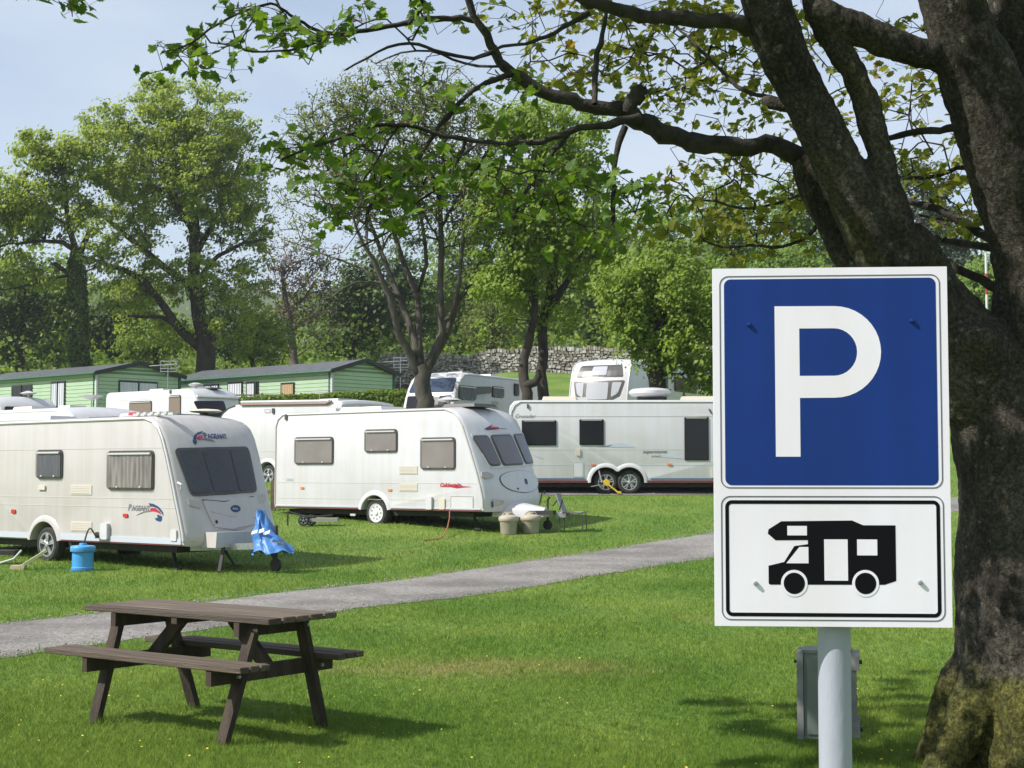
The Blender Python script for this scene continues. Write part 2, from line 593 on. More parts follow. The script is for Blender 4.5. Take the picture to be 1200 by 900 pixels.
# the gravel track: centre line and half width, following the ground
ROAD = [(-22, -14), (-11.5, 3.0), (-4.93, 14.6), (-2.15, 19.4), (0.8, 24.6), (3.92, 29.6), (7.0, 34.0), (10.5, 37.5), (16, 40.0), (26, 42)]
def cat_spline(P, n):
    P = [np.array(p, float) for p in P]
    P = [2 * P[0] - P[1]] + P + [2 * P[-1] - P[-2]]
    out = []
    for i in range(1, len(P) - 2):
        for k in range(n):
            t = k / n
            out.append(.5 * ((2 * P[i]) + (-P[i - 1] + P[i + 1]) * t + (2 * P[i - 1] - 5 * P[i] + 4 * P[i + 1] - P[i + 2]) * t * t + (-P[i - 1] + 3 * P[i] - 3 * P[i + 1] + P[i + 2]) * t ** 3))
    out.append(P[-2])
    return np.array(out)
road_c = cat_spline(ROAD, 40)
def gravel_mat(name):
    m = mat(name, (.155, .145, .132), .95, c2=(.25, .235, .215), scale=.9, bump=.9, bscale=38, coords='Object', detail=8, ramp=(.35, .6))
    nt = m.node_tree; n = nt.nodes; l = nt.links; b = n['Principled BSDF']
    src = b.inputs['Base Color'].links[0].from_socket
    tc = n.new('ShaderNodeTexCoord')
    vo = n.new('ShaderNodeTexVoronoi'); vo.inputs['Scale'].default_value = 26
    rp = n.new('ShaderNodeValToRGB')
    rp.color_ramp.elements[0].color = (.62, .6, .58, 1); rp.color_ramp.elements[1].color = (1.25, 1.25, 1.27, 1)
    l.new(tc.outputs['Object'], vo.inputs['Vector']); l.new(vo.outputs['Color'], rp.inputs['Fac'])
    mx = n.new('ShaderNodeMixRGB'); mx.blend_type = 'MULTIPLY'; mx.inputs[0].default_value = 1
    l.new(src, mx.inputs['Color1']); l.new(rp.outputs['Color'], mx.inputs['Color2']); l.new(mx.outputs['Color'], b.inputs['Base Color'])
    return m
M_gravel = gravel_mat('gravel')
def build_road():
    n = len(road_c); nc = 12
    d = np.gradient(road_c, axis=0); d /= np.linalg.norm(d, axis=1, keepdims=True)
    nn = np.stack([-d[:, 1], d[:, 0]], -1)
    V = []
    rs = random.Random(4)
    for i in range(n):
        wl_ = 1.10 + .20 * mnoise.noise(Vector((i * .05, 3, 0))) + .13 * mnoise.noise(Vector((i * .41, 9, 0)))
        wr_ = 1.08 + .20 * mnoise.noise(Vector((i * .05, 13, 0))) + .13 * mnoise.noise(Vector((i * .41, 19, 0)))
        for k in range(nc + 1):
            t = -wr_ + (wl_ + wr_) * k / nc
            x, y = road_c[i] + nn[i] * t
            edge = 1 - abs(2 * k / nc - 1) ** 6
            V.append((x, y, hz(x, y) + .006 + .022 * edge))
    q = []
    for i in range(n - 1):
        for k in range(nc):
            a = i * (nc + 1) + k
            q += [a, a + 1, a + nc + 2, a + nc + 1]
    me = fast_mesh('gravel_track', np.array(V), q, np.arange(len(q) // 4) * 4, M_gravel, smooth=True)
    tag(link_mesh('gravel_track', me), kind='structure')
build_road()
def road_dist(x, y):
    x = np.asarray(x)[..., None]; y = np.asarray(y)[..., None]
    return np.sqrt((x - road_c[None, ::3, 0]) ** 2 + (y - road_c[None, ::3, 1]) ** 2).min(-1)

def loose_gravel():
    rng = np.random.default_rng(41)
    n = 5200
    i = rng.integers(20, int(len(road_c) * .78), n)
    d = np.gradient(road_c, axis=0); d /= np.linalg.norm(d, axis=1, keepdims=True)
    nn = np.stack([-d[:, 1], d[:, 0]], -1)
    side = rng.choice([-1, 1], n)
    t = np.where(rng.uniform(size=n) < .6, side * (1.08 + rng.normal(size=n) * .10), rng.uniform(-1, 1, n))
    xy = road_c[i] + nn[i] * t[:, None] + d[i] * rng.uniform(-.2, .2, n)[:, None]
    z = hgt(xy[:, 0], xy[:, 1]) + .028
    c = np.stack([xy[:, 0], xy[:, 1], z], -1)
    r = rng.uniform(.004, .015, n)
    base = np.array([(1, 0, 0), (0, 1, 0), (-1, 0, 0), (0, -1, 0), (0, 0, .8), (0, 0, -.8)])
    V = c[:, None, :] + r[:, None, None] * base[None] * rng.uniform(.6, 1.3, (n, 6, 1))
    F = np.array([(0, 1, 4), (1, 2, 4), (2, 3, 4), (3, 0, 4), (1, 0, 5), (2, 1, 5), (3, 2, 5), (0, 3, 5)])
    L_ = (np.arange(n)[:, None, None] * 6 + F[None]).ravel()
    m = mat('loose_stone', (.20, .19, .175), .9, c2=(.36, .345, .32), scale=30)
    o = link_mesh('loose_gravel', fast_mesh('loose_gravel', V.reshape(-1, 3), L_, np.arange(n * 8) * 3, m))
    tag(o, 'loose grey stones scattered along the edges of the track', 'gravel', kind='stuff')
loose_gravel()

# hardstanding under the long caravan
PAD = [(-.6, 39.85), (9.2, 40.1), (9.0, 43.2), (-.8, 42.7)]
def build_pad():
    nx, ny = 16, 8; V = []; q = []
    P = [np.array(p) for p in PAD]
    for j in range(ny + 1):
        for i in range(nx + 1):
            u, v = i / nx, j / ny
            p = (P[0] * (1 - u) + P[1] * u) * (1 - v) + (P[3] * (1 - u) + P[2] * u) * v
            V.append((p[0], p[1], hz(p[0], p[1]) + .012))
    for j in range(ny):
        for i in range(nx):
            a = j * (nx + 1) + i; q += [a, a + 1, a + nx + 2, a + nx + 1]
    tag(link_mesh('gravel_hardstanding', fast_mesh('gravel_hardstanding', np.array(V), q, np.arange(len(q) // 4) * 4, M_gravel)), kind='structure')
build_pad()

# wooded hill far behind
def build_hill():
    m = mat('far_woodland', (.035, .06, .02), .95, c2=(.075, .10, .04), scale=.035, detail=10, coords='Object', ramp=(.4, .6))
    nx, ny = 150, 26; V = []; q = []
    for j in range(ny + 1):
        v = j / ny
        for i in range(nx + 1):
            x = -520 + 1040 * i / nx
            y = 330 + 300 * v
            top = 66 + 12 * math.sin(x * .009 + 1.0) + 6 * math.sin(x * .031)
            z = 13 + (top - 13) * math.sin(min(v, .8) / .8 * math.pi / 2) ** 1.3
            z += 3.5 * mnoise.noise(Vector((x * .06, y * .06, 0))) + 3.0 * mnoise.noise(Vector((x * .17, y * .17, 3))) 
            V.append((x, y, z))
    for j in range(ny):
        for i in range(nx):
            a = j * (nx + 1) + i; q += [a, a + 1, a + nx + 2, a + nx + 1]
    tag(link_mesh('hill', fast_mesh('hill', np.array(V), q, np.arange(len(q) // 4) * 4, m)), kind='structure')
build_hill()

# ---------------------------------------------------------------- field-stone wall
def build_stone_wall():
    rs = random.Random(7)
    root = empty('stone_wall', atY(455, 455, 101) * 1)
    root.location.z = hz(root.location.x, root.location.y)
    tag(root, 'long grey dry-stone wall across the bank behind the caravans', 'wall')
    ms = [mat('pale_stone', (.40, .385, .35), .9, c2=(.27, .26, .24), scale=3, bump=.4),
          mat('grey_stone', (.24, .23, .21), .9, c2=(.33, .31, .28), scale=3, bump=.4),
          mat('mossy_stone', (.13, .125, .10), .9, c2=(.20, .18, .15), scale=3, bump=.4),
          mat('brown_stone', (.24, .20, .15), .9, c2=(.32, .28, .22), scale=3, bump=.4)]
    A = Vector(((445 - 600) / 1800 * 102, 102, 0)); B = Vector((38, 77.2, 0))
    def wtop(x, y):
        g = hz(x, y); t = min(1, max(0, (x + 5) / 4))
        return 9.2 * (1 - t) + min(9.25, g + 1.45) * t
    L = (B - A).length; d = (B - A).normalized(); nrm = Vector((d.y, -d.x, 0))
    v = []; f = []; mi = []
    core = MB()
    N = 60
    for k in range(N + 1):
        p = A + d * (L * k / N)
        g = hz(p.x, p.y)
        tz = wtop(p.x, p.y)
        for s_ in (-.2, .2):
            core.v.append(tuple(Vector((p.x, p.y, g - .4)) + nrm * s_)); core.v.append(tuple(Vector((p.x, p.y, tz - .14)) + nrm * s_))
    for k in range(N):
        a = k * 4
        core.f += [(a, a + 4, a + 5, a + 1), (a + 2, a + 3, a + 7, a + 6), (a + 1, a + 5, a + 7, a + 3)]
    core.v = [tuple(Vector(p) - root.location) for p in core.v]
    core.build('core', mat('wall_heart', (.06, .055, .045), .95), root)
    for side_off, ztop_cut in ((.22, 0), ):
        z = -1.9
        while z < 0.02:
            h = rs.uniform(.12, .21)
            s = rs.uniform(0, .2)
            while s < L:
                ww = rs.uniform(.13, .36)
                cap = z + h > -.06
                if cap: ww = rs.uniform(.12, .22)
                p = A + d * s
                top = wtop(p.x, p.y) + .06 * math.sin(s * 1.7) + .04 * math.sin(s * .6)
                zz = top + z + rs.uniform(-.03, .03)
                if zz > hz(p.x, p.y) - .25:
                    hh = h * rs.uniform(.75, 1.25) * (1.5 if cap else 1)
                    c = A + d * (s + ww / 2) + nrm * ((.2 + rs.uniform(-.04, .05)) if not cap else rs.uniform(.0, .12))
                    c.z = zz + hh / 2
                    bb = len(v); dep = .13 if not cap else .24
                    tl_ = rs.uniform(-.25, .25)
                    for dz in (-1, 1):
                        for du, dv in ((-1, -1), (1, -1), (1, 1), (-1, 1)):
                            q = c + d * (du * ww / 2 * rs.uniform(.62, .98)) + nrm * (dv * dep * rs.uniform(.5, 1)) + Vector((0, 0, dz * hh / 2 * rs.uniform(.62, .98) + tl_ * du * hh * .4))
                            v.append(tuple(q - root.location))
                    for ff in ((0, 3, 2, 1), (4, 5, 6, 7), (0, 1, 5, 4), (1, 2, 6, 5), (2, 3, 7, 6), (3, 0, 4, 7)):
                        f.append(tuple(bb + i for i in ff))
                    mi += [rs.choice((0, 0, 1, 1, 2, 2, 3))] * 6
                s += ww
            z += h
    mb = MB(); mb.v = v; mb.f = f
    # material indices must survive the build: no face reordering happens in from_pydata
    o = mb.build('stone_courses', ms, root, mi=mi)
    o['kind'] = 'stuff'
build_stone_wall()

# ---------------------------------------------------------------- green lodges
M_green = mat('pale_green_cladding', (.41, .54, .38), .7, c2=(.44, .57, .405), scale=1.5)
M_dgreen = mat('green_trim', (.02, .10, .065), .5)
M_roof = mat('grey_roof_sheet', (.085, .095, .10), .6, c2=(.12, .13, .135), scale=2)
M_dark = mat('near_black', (.012, .012, .014), .45)
M_frame_d = mat('dark_window_frame', (.018, .022, .022), .4)
M_curt = mat('pale_curtain', (.62, .63, .67), .9, c2=(.50, .51, .56), scale=2, stretch=(6, 6, .4))
M_curt_o = mat('ochre_curtain', (.42, .27, .14), .9, c2=(.5, .34, .2), scale=5, stretch=(6, 6, .4))
M_white = mat('white_gel_coat', (.59, .59, .615), .3, c2=(.565, .565, .585), scale=.9, coat=.2, ramp=(.3, .8))
M_cream = mat('cream_gel_coat', (.515, .49, .485), .33, c2=(.485, .465, .455), scale=.9, coat=.2, ramp=(.3, .8))
def weather(m, k=.80):
    # rain streaks and a film of dirt, on the shell's own coordinates
    nt = m.node_tree; n = nt.nodes; l = nt.links; b = n['Principled BSDF']
    src = b.inputs['Base Color'].links[0].from_socket
    tc = n.new('ShaderNodeTexCoord')
    def layer(sc, st, p0, p1, c, fac):
        mp = n.new('ShaderNodeMapping'); mp.inputs['Scale'].default_value = st
        no = n.new('ShaderNodeTexNoise'); no.inputs['Scale'].default_value = sc; no.inputs['Detail'].default_value = 7
        rp = n.new('ShaderNodeValToRGB'); rp.color_ramp.elements[0].position = p0; rp.color_ramp.elements[1].position = p1
        rp.color_ramp.elements[0].color = (*c, 1); rp.color_ramp.elements[1].color = (1, 1, 1, 1)
        l.new(tc.outputs['Object'], mp.inputs['Vector']); l.new(mp.outputs['Vector'], no.inputs['Vector']); l.new(no.outputs['Fac'], rp.inputs['Fac'])
        return rp.outputs['Color']
    a = layer(2.2, (3.5, 3.5, .22), .36, .60, (k, k * .985, k * .95), 1)
    c = layer(1.1, (1, 1, 1.6), .34, .62, (.95, .945, .93), 1)
    for x in (a, c):
        mx = n.new('ShaderNodeMixRGB'); mx.blend_type = 'MULTIPLY'; mx.inputs[0].default_value = 1
        l.new(src, mx.inputs['Color1']); l.new(x, mx.inputs['Color2']); src = mx.outputs['Color']
    l.new(src, b.inputs['Base Color'])
weather(M_white, .955); weather(M_cream, .94); M_gap_shade = mat('board_gap_shade_green', (.18, .26, .16), .9); weather(M_roof, .8)  # darker green backing paints the shadow lines between the lodge boards
M_glass = mat('dark_tinted_glass', (.012, .013, .016), .10, spec=.35)
M_metal = mat('galvanised_metal', (.42, .43, .44), .4, .8, c2=(.34, .35, .36), scale=12)
M_alu = mat('pale_aluminium', (.62, .63, .65), .35, .6)
M_black = mat('black_rubber', (.02, .02, .021), .85, c2=(.032, .031, .03), scale=20, bump=.3)

def lodge(name, label, corner, yaw, L, W, eave, ridge, base, feats, end_feats=()):
    root = empty(name, corner, yaw)   # local x along the long wall away to the left, y back
    tag(root, label, 'lodge', 'green lodges on the bank')
    # local frame: x from near corner along the wall, gable across y
    MB().box((L / 2, W / 2, (eave + base) / 2 - .3), (L - .06, W - .06, eave - base + .6)).build('wall', M_gap_shade, root)
    cl = MB(); n = int((eave - base) / .19)
    for k in range(n):
        z = base + k * (eave - base) / n; h = (eave - base) / n
        rot = Matrix.Rotation(R(11), 3, 'X')
        cl.box((L / 2, -.005, z + h / 2), (L - .24, .026, h * .88), rot)
    for k in range(n + 8):
        z = base + k * (eave - base) / n; h = (eave - base) / n
        half = W / 2 - .1
        if z + h > eave: half = (W / 2) * (1 - (z + h - eave) / (ridge - eave)) - .1
        if half <= .1: break
        rot = Matrix.Rotation(R(-11), 3, 'Y')
        cl.box((-.005, W / 2, z + h / 2), (.026, half * 2, h * .88), rot)
    o = cl.build('cladding_boards', M_green, root); o['kind'] = 'stuff'
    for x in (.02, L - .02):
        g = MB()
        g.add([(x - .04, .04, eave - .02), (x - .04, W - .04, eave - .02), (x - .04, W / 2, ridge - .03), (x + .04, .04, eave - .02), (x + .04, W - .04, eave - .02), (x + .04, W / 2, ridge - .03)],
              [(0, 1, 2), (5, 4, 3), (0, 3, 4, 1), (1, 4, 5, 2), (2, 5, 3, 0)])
        g.build('gable', M_gap_shade, root)
    ov = .25
    for sgn in (0, 1):
        r = MB(); nn = 90
        for k in range(nn + 1):
            x = -ov + (L + 2 * ov) * k / nn
            dz = .022 if k % 2 else 0
            for (y, z) in ((-ov, eave - .02), (W / 2, ridge)):
                yy = y if sgn == 0 else W - y
                r.v.append((x, yy, z + .05 + dz)); r.v.append((x, yy, z - .0))
        for k in range(nn):
            a = k * 4
            r.f += [(a, a + 4, a + 6, a + 2), (a + 1, a + 3, a + 7, a + 5), (a, a + 1, a + 5, a + 4), (a + 2, a + 6, a + 7, a + 3)]
        r.f += [(0, 2, 3, 1), (nn * 4, nn * 4 + 1, nn * 4 + 3, nn * 4 + 2)]
        ro = r.build('roof', M_roof, root)
    t = MB()
    t.tube([(-ov, -ov - .05, eave - .03), (L + ov, -ov - .05, eave - .03)], .055, 8)
    t.build('gutter', M_dgreen, root)
    b = MB()
    for y in (-ov, W + ov):
        b.bar((-ov - .02, y, eave - .02), (-ov - .02, W / 2, ridge + .02), .05, .2)
    b.build('barge_board', M_dark, root)
    for (x, y) in ((0, 0), (0, W), (L, 0)):
        MB().box((x, y, (eave + base) / 2 - .3), (.11, .11, eave - base + .55)).build('corner_post', M_white if (x == 0 and y == 0) else M_dgreen, root)
    MB().tube([(.12, -.09, base), (.12, -.09, eave - .06)], .035, 6).build('downpipe', M_dgreen, root)
    for (kind, x, w, z0, z1) in feats:
        fr = MB().box((x, -.045, (z0 + z1) / 2), (w, .07, z1 - z0)).build('door' if kind in ('door',) else 'window', M_frame_d, root)
        wv = MB(); nn = 16
        dark = kind in ('open',)
        for k in range(nn + 1):
            xx = x - w / 2 + .09 + (w - .18) * k / nn
            wv.v += [(xx, -.083 - .006 * math.sin(k * 2.1), z0 + .1), (xx, -.083 - .006 * math.sin(k * 2.1), z1 - .1)]
        for k in range(nn): wv.f.append((2 * k, 2 * k + 2, 2 * k + 3, 2 * k + 1))
        wv.build('curtain', M_dark if dark else (M_curt_o if kind == 'ochre' else M_curt), fr)
        if kind in ('double', 'open'):
            MB().box((x, -.10, (z0 + z1) / 2), (.08, .05, z1 - z0)).build('mullion', M_frame_d, fr)
        if kind == 'door':
            MB().box((x - w * .3, -.10, (z0 + z1) / 2), (.22, .05, z1 - z0 - .1)).build('door_leaf', M_frame_d, fr)
    for (y, w, z0, z1) in end_feats:
        fr = MB().box((-.045, y, (z0 + z1) / 2), (.07, w, z1 - z0)).build('window', M_frame_d, root)
        MB().box((-.085, y - w * .25, (z0 + z1) / 2), (.02, w * .5 - .12, z1 - z0 - .2)).build('pane', M_curt, fr)
        MB().box((-.085, y + w * .25, (z0 + z1) / 2), (.02, w * .5 - .12, z1 - z0 - .2)).build('pane', M_curt, fr)
    return root

# home with its gable shown at the right end; local x runs left along the wall
MB.flip = True
cA = atY(113, 460, 76); cB = atY(389, 460, 76)
lodge('green_lodge', 'green timber-clad lodge at the far left with an open patio door and windowed gable end', (cA.x, 76, 4.05), R(-42), 12.5, 4.95, 2.45, 3.05, .35,
      [('open', 6.9, 2.0, .55, 2.1), ('double', 3.4, 1.3, .8, 2.15)], [(1.5 + .9, 2.3, 1.25, 2.15)])
lodge('green_lodge', 'green timber-clad lodge with plain gable end and railing, right of the other lodge', (cB.x, 76, 4.15), R(-42), 13.2, 4.2, 2.45, 3.08, .35,
      [('ochre', 3.35, 1.05, .75, 2.0), ('door', 6.2, 1.0, .35, 2.15), ('window', 7.65, 1.25, .6, 2.2), ('double', 9.7, 1.3, .8, 2.15)])
MB.flip = False

def railing():
    a = atY(262, 465, 73); b = atY(398, 463, 73)
    root = empty('deck_railing', (a.x, 73, hz(a.x, 73)))
    tag(root, 'low brown timber railing in front of the lodge with the plain gable', 'railing')
    L = b.x - a.x; z1 = atY(330, 463, 73).z - root.location.z
    m = mat('weathered_timber', (.13, .09, .06), .85, c2=(.20, .15, .10), scale=10)
    MB().box((L / 2, 0, z1), (L, .10, .06)).build('handrail', m, root)
    MB().box((L / 2, 0, z1 - .45), (L, .04, .08)).build('rail', m, root)
    n = 7
    for k in range(n):
        MB().box((L * k / (n - 1), 0, z1 / 2 + .05), (.09, .09, z1 + .1)).build('post', m, root)
    MB().box((L / 2, 1.0, z1 - 1.05), (L, 2.4, .12)).build('deck', m, root)
railing()

# ---------------------------------------------------------------- leafy masses
M_leaf = {
 'fresh': leaf_mat('fresh_green_leaves', (.11, .18, .020), (.21, .30, .04), (.33, .40, .09)),
 'beech': leaf_mat('young_beech_leaves', (.15, .215, .03), (.27, .345, .055), (.38, .43, .11)),
 'mid': leaf_mat('mid_green_leaves', (.09, .15, .018), (.17, .25, .035), (.27, .34, .07)),
 'dark': leaf_mat('dark_green_leaves', (.045, .08, .015), (.085, .14, .025), (.15, .21, .04), tr=.4),
 'olive': leaf_mat('olive_young_leaves', (.09, .12, .022), (.16, .20, .035), (.24, .24, .06), tr=.45),
 'brown': leaf_mat('brown_buds', (.07, .05, .035), (.13, .095, .06), (.17, .14, .08), tr=.2),
 'pale': leaf_mat('pale_green_leaves', (.09, .16, .02), (.17, .26, .04), (.28, .35, .09)),
 'grey': leaf_mat('grey_green_needles', (.035, .06, .025), (.06, .09, .04), (.09, .12, .06), tr=.2),
 'maple': leaf_mat('maple_leaves', (.05, .11, .016), (.12, .21, .028), (.26, .37, .045), tr=.5),
 'maple_young': leaf_mat('young_bronze_maple_leaves', (.12, .16, .02), (.22, .24, .04), (.28, .17, .06), tr=.5),
}
M_bark = mat('grey_bark', (.07, .058, .045), .95, c2=(.12, .105, .085), scale=5, bump=.8, bscale=22, stretch=(1, 1, .35))
M_bark_d = mat('dark_bark', (.028, .023, .018), .95, c2=(.06, .05, .038), scale=4, bump=.8, bscale=18, stretch=(1, 1, .35))
M_twig = mat('brown_twigs', (.11, .085, .065), .9, c2=(.15, .125, .10), scale=4)
M_ivy = mat('ivy_bark', (.03, .035, .018), .95, c2=(.05, .06, .03), scale=9)

def blob(px, py, rx, ry, Y, dy=None, w=1.0):
    c = atY(px, py, Y); k = Y / 1800
    return (c.x, Y, c.z, rx * k, (dy if dy else rx * k), ry * k, w)

def sample_blobs(blobs, n, rng, shell=.45):
    w = np.array([b[6] * b[3] * b[5] * max(1, b[4]) ** .5 for b in blobs]); w /= w.sum()
    pick = rng.choice(len(blobs), size=n, p=w)
    d = rng.normal(size=(n, 3)); d /= np.linalg.norm(d, axis=1, keepdims=True)
    rr = rng.uniform(size=(n, 1)) ** shell
    B = np.array(blobs)[pick]
    # uneven outline
    lump = 1 + .16 * np.sin(d[:, 0:1] * 5 + pick[:, None]) * np.sin(d[:, 2:3] * 6 + 1)
    return B[:, :3] + d * rr * lump * B[:, 3:6], d

def tree(name, label, base, trunks, blobs, nclump, nleaf, cr, ls, leaf, bark=None, seed=1, tip=.02, group=None, jit=.25, wpl=.25, cat='tree', trunk_keep=True, upb=.05, shape=DIAMOND, droop=0.0, expo=.48, leafless=False, flat=.7):
    rng = np.random.default_rng(seed)
    bx = Vector(base)
    root = empty(name, bx)
    tag(root, label, cat, group)
    off = np.array(bx)
    A, D = sample_blobs(blobs, nclump, rng)
    sk = Skel()
    for (pts, rads) in trunks:
        P = [np.array(p, float) for p in pts]
        par = -1
        if sk.p:
            j = sk.nearest(P[0])
            if np.linalg.norm(np.array(sk.p[j]) - P[0]) < 1.2: par = j
        # finer, slightly wobbling course
        Q = []; RR = []
        for i in range(len(P) - 1):
            m = max(2, int(np.linalg.norm(P[i + 1] - P[i]) / .7))
            for k in range(m):
                t = k / m
                q = P[i] * (1 - t) + P[i + 1] * t
                if not (i == 0 and k == 0): q = q + rng.normal(size=3) * rads[i] * .12
                Q.append(q); RR.append(rads[i] * (1 - t) + rads[i + 1] * t)
        Q.append(P[-1]); RR.append(rads[-1])
        sk.path(Q, RR, par)
    tips = sk.grow(A, rng, wpl=wpl, step=max(.5, cr * .8), jit=jit, upbias=upb)
    r = sk.radii(tip, expo)
    sk.p = [np.array(p) - off for p in sk.p]
    link_mesh('trunk', sk.mesh('trunk', r, bark or M_bark), root)
    N = nclump * nleaf
    if leafless: return root
    A = np.concatenate([A, A[rng.integers(0, nclump, nclump // 4)] * 1.0])  # a few doubled clumps
    ctint = rng.uniform(0, 1, len(A))
    pick = rng.integers(0, len(A), N)
    csz = rng.uniform(.6, 1.3, len(A))
    g = rng.normal(size=(N, 3)); g /= np.linalg.norm(g, axis=1, keepdims=True)
    g *= rng.uniform(size=(N, 1)) ** .5 * 1.25
    pos = A[pick] + g * np.array([1, 1, flat]) * (cr * csz[pick])[:, None]
    if droop: pos[:, 2] -= rng.exponential(droop, N) * .5
    nrm = g * .6 + np.array([-.75, -.42, .65]) + rng.normal(size=(N, 3)) * .45
    tint = np.clip(ctint[pick] * .5 + rng.uniform(0, .5, N), 0, 1)
    me = leaf_mesh('crown', pos - off, nrm, rng.uniform(.6, 1.25, N) * ls, tint, shape, M_leaf[leaf], rng)
    link_mesh('crown', me, root)
    return root

def P3(lst, Y, dY=0.0, rs=None):
    out = []
    n = len(lst)
    for i, (px, py) in enumerate(lst):
        y = Y + dY * i / max(1, n - 1)
        out.append(tuple(atY(px, py, y)))
    return out

# --- the two big trees at the left
def big_trees():
    Y = 94
    k = Y / 1800
    g0 = grd(245, Y)
    g0.z -= .3
    trunks = [
        ([tuple(g0)] + P3([(243, 420), (236, 390), (231, 350), (228, 315), (229, 270), (226, 220), (222, 170), (215, 130)], Y), [1.0, .85, .68, .62, .55, .42, .30, .2, .1]),
        (P3([(233, 407), (216, 392), (200, 373), (185, 350), (170, 330), (145, 316), (120, 308), (95, 300)], Y, -3), [.42, .4, .36, .32, .28, .22, .17, .1]),
        (P3([(231, 345), (218, 332), (200, 318), (180, 303), (160, 286), (143, 272), (122, 254), (103, 238), (80, 225)], Y, 2), [.38, .34, .31, .29, .26, .22, .18, .13, .08]),
        (P3([(229, 300), (245, 270), (262, 235), (275, 205), (285, 180)], Y, 3), [.3, .24, .19, .14, .08]),
        (P3([(229, 275), (205, 240), (190, 200), (180, 165)], Y, -2), [.27, .22, .16, .09]),
        (P3([(230, 330), (255, 300), (285, 285), (310, 280)], Y, -2), [.25, .19, .13, .08]),
        (P3([(208, 384), (190, 371), (170, 371), (150, 370)], Y, -3), [.22, .18, .14, .09]),
    ]
    trunks = [(p_, [q_ * .72 for q_ in r_]) for p_, r_ in trunks]
    blobs = [blob(205, 135, 62, 46, Y, 5), blob(232, 160, 72, 60, Y, 6), blob(160, 190, 62, 60, Y, 6), blob(262, 215, 55, 70, Y, 6),
             blob(200, 230, 80, 60, Y, 6), blob(130, 150, 32, 28, Y, 4), blob(290, 250, 32, 60, Y, 4), blob(255, 330, 66, 40, Y, 5, .9), blob(165, 335, 66, 42, Y, 5, .8), blob(280, 390, 50, 26, Y, 5, .7),
             blob(140, 260, 50, 40, Y, 5, .7), blob(200, 388, 70, 26, Y + 2, 4, .7), blob(300, 370, 30, 20, Y, 4, .25)]
    tree('beech_tree', 'tallest broad tree with bright young leaves behind the two green lodges', g0, trunks, blobs, 1150, 52, .52, .25, 'beech', M_bark_d, seed=3, tip=.010, jit=.5, expo=.56)
    Y = 88
    g0 = grd(95, Y); g0.z -= .3
    trunks = [
        ([tuple(g0)] + P3([(94, 420), (93, 380), (91, 340), (89, 310), (88, 292)], Y), [.62, .52, .48, .42, .33, .25]),
        (P3([(89, 300), (98, 288), (103, 276), (104, 268)], Y), [.2, .17, .13, .1]),
        (P3([(91, 330), (82, 322), (70, 313), (63, 308)], Y), [.19, .16, .13, .1]),
        (P3([(88, 293), (72, 284), (50, 282), (20, 286)], Y), [.17, .13, .1, .06]),
        (P3([(90, 322), (60, 326), (30, 335), (5, 340)], Y), [.1, .09, .07, .05]),
        (P3([(88, 292), (80, 260), (75, 220), (72, 185)], Y), [.2, .16, .11, .07]),
    ]
    blobs = [blob(70, 190, 50, 34, Y, 4), blob(40, 175, 30, 18, Y, 3), blob(60, 245, 60, 40, Y, 4), blob(10, 250, 40, 45, Y, 4), blob(100, 180, 30, 30, Y, 3),
             blob(30, 320, 45, 30, Y, 4, .5), blob(120, 290, 30, 30, Y, 4, .6), blob(-30, 290, 40, 60, Y, 4)]
    t = tree('ash_tree', 'tree with ivy-covered trunk left of the tallest tree, its crown bright green', g0, trunks, blobs, 520, 48, .52, .25, 'beech', M_bark_d, seed=8, tip=.010, jit=.5, expo=.56)
    rng = np.random.default_rng(5)
    n = 3400
    tt = rng.uniform(0, 1, n); py = 425 - tt * 125; px = 94 - tt * 5
    c = np.array([tuple(atY(a, b, Y)) for a, b in zip(px[:60], py[:60])])
    base = np.array(g0); top = np.array(atY(89, 305, Y))
    pos = base[None] * (1 - tt[:, None]) + top[None] * tt[:, None]
    a = rng.uniform(0, 2 * math.pi, n); rr = (.72 - .3 * tt) * rng.uniform(.8, 1.25, n)
    nr = np.stack([np.cos(a), np.sin(a), .3 * np.ones(n)], -1)
    pos = pos + nr * rr[:, None]
    link_mesh('ivy', leaf_mesh('ivy', pos - base, nr + rng.normal(size=(n, 3)) * .4, rng.uniform(.15, .3, n), rng.uniform(0, 1, n), DIAMOND, M_leaf['dark'], rng), t)
big_trees()

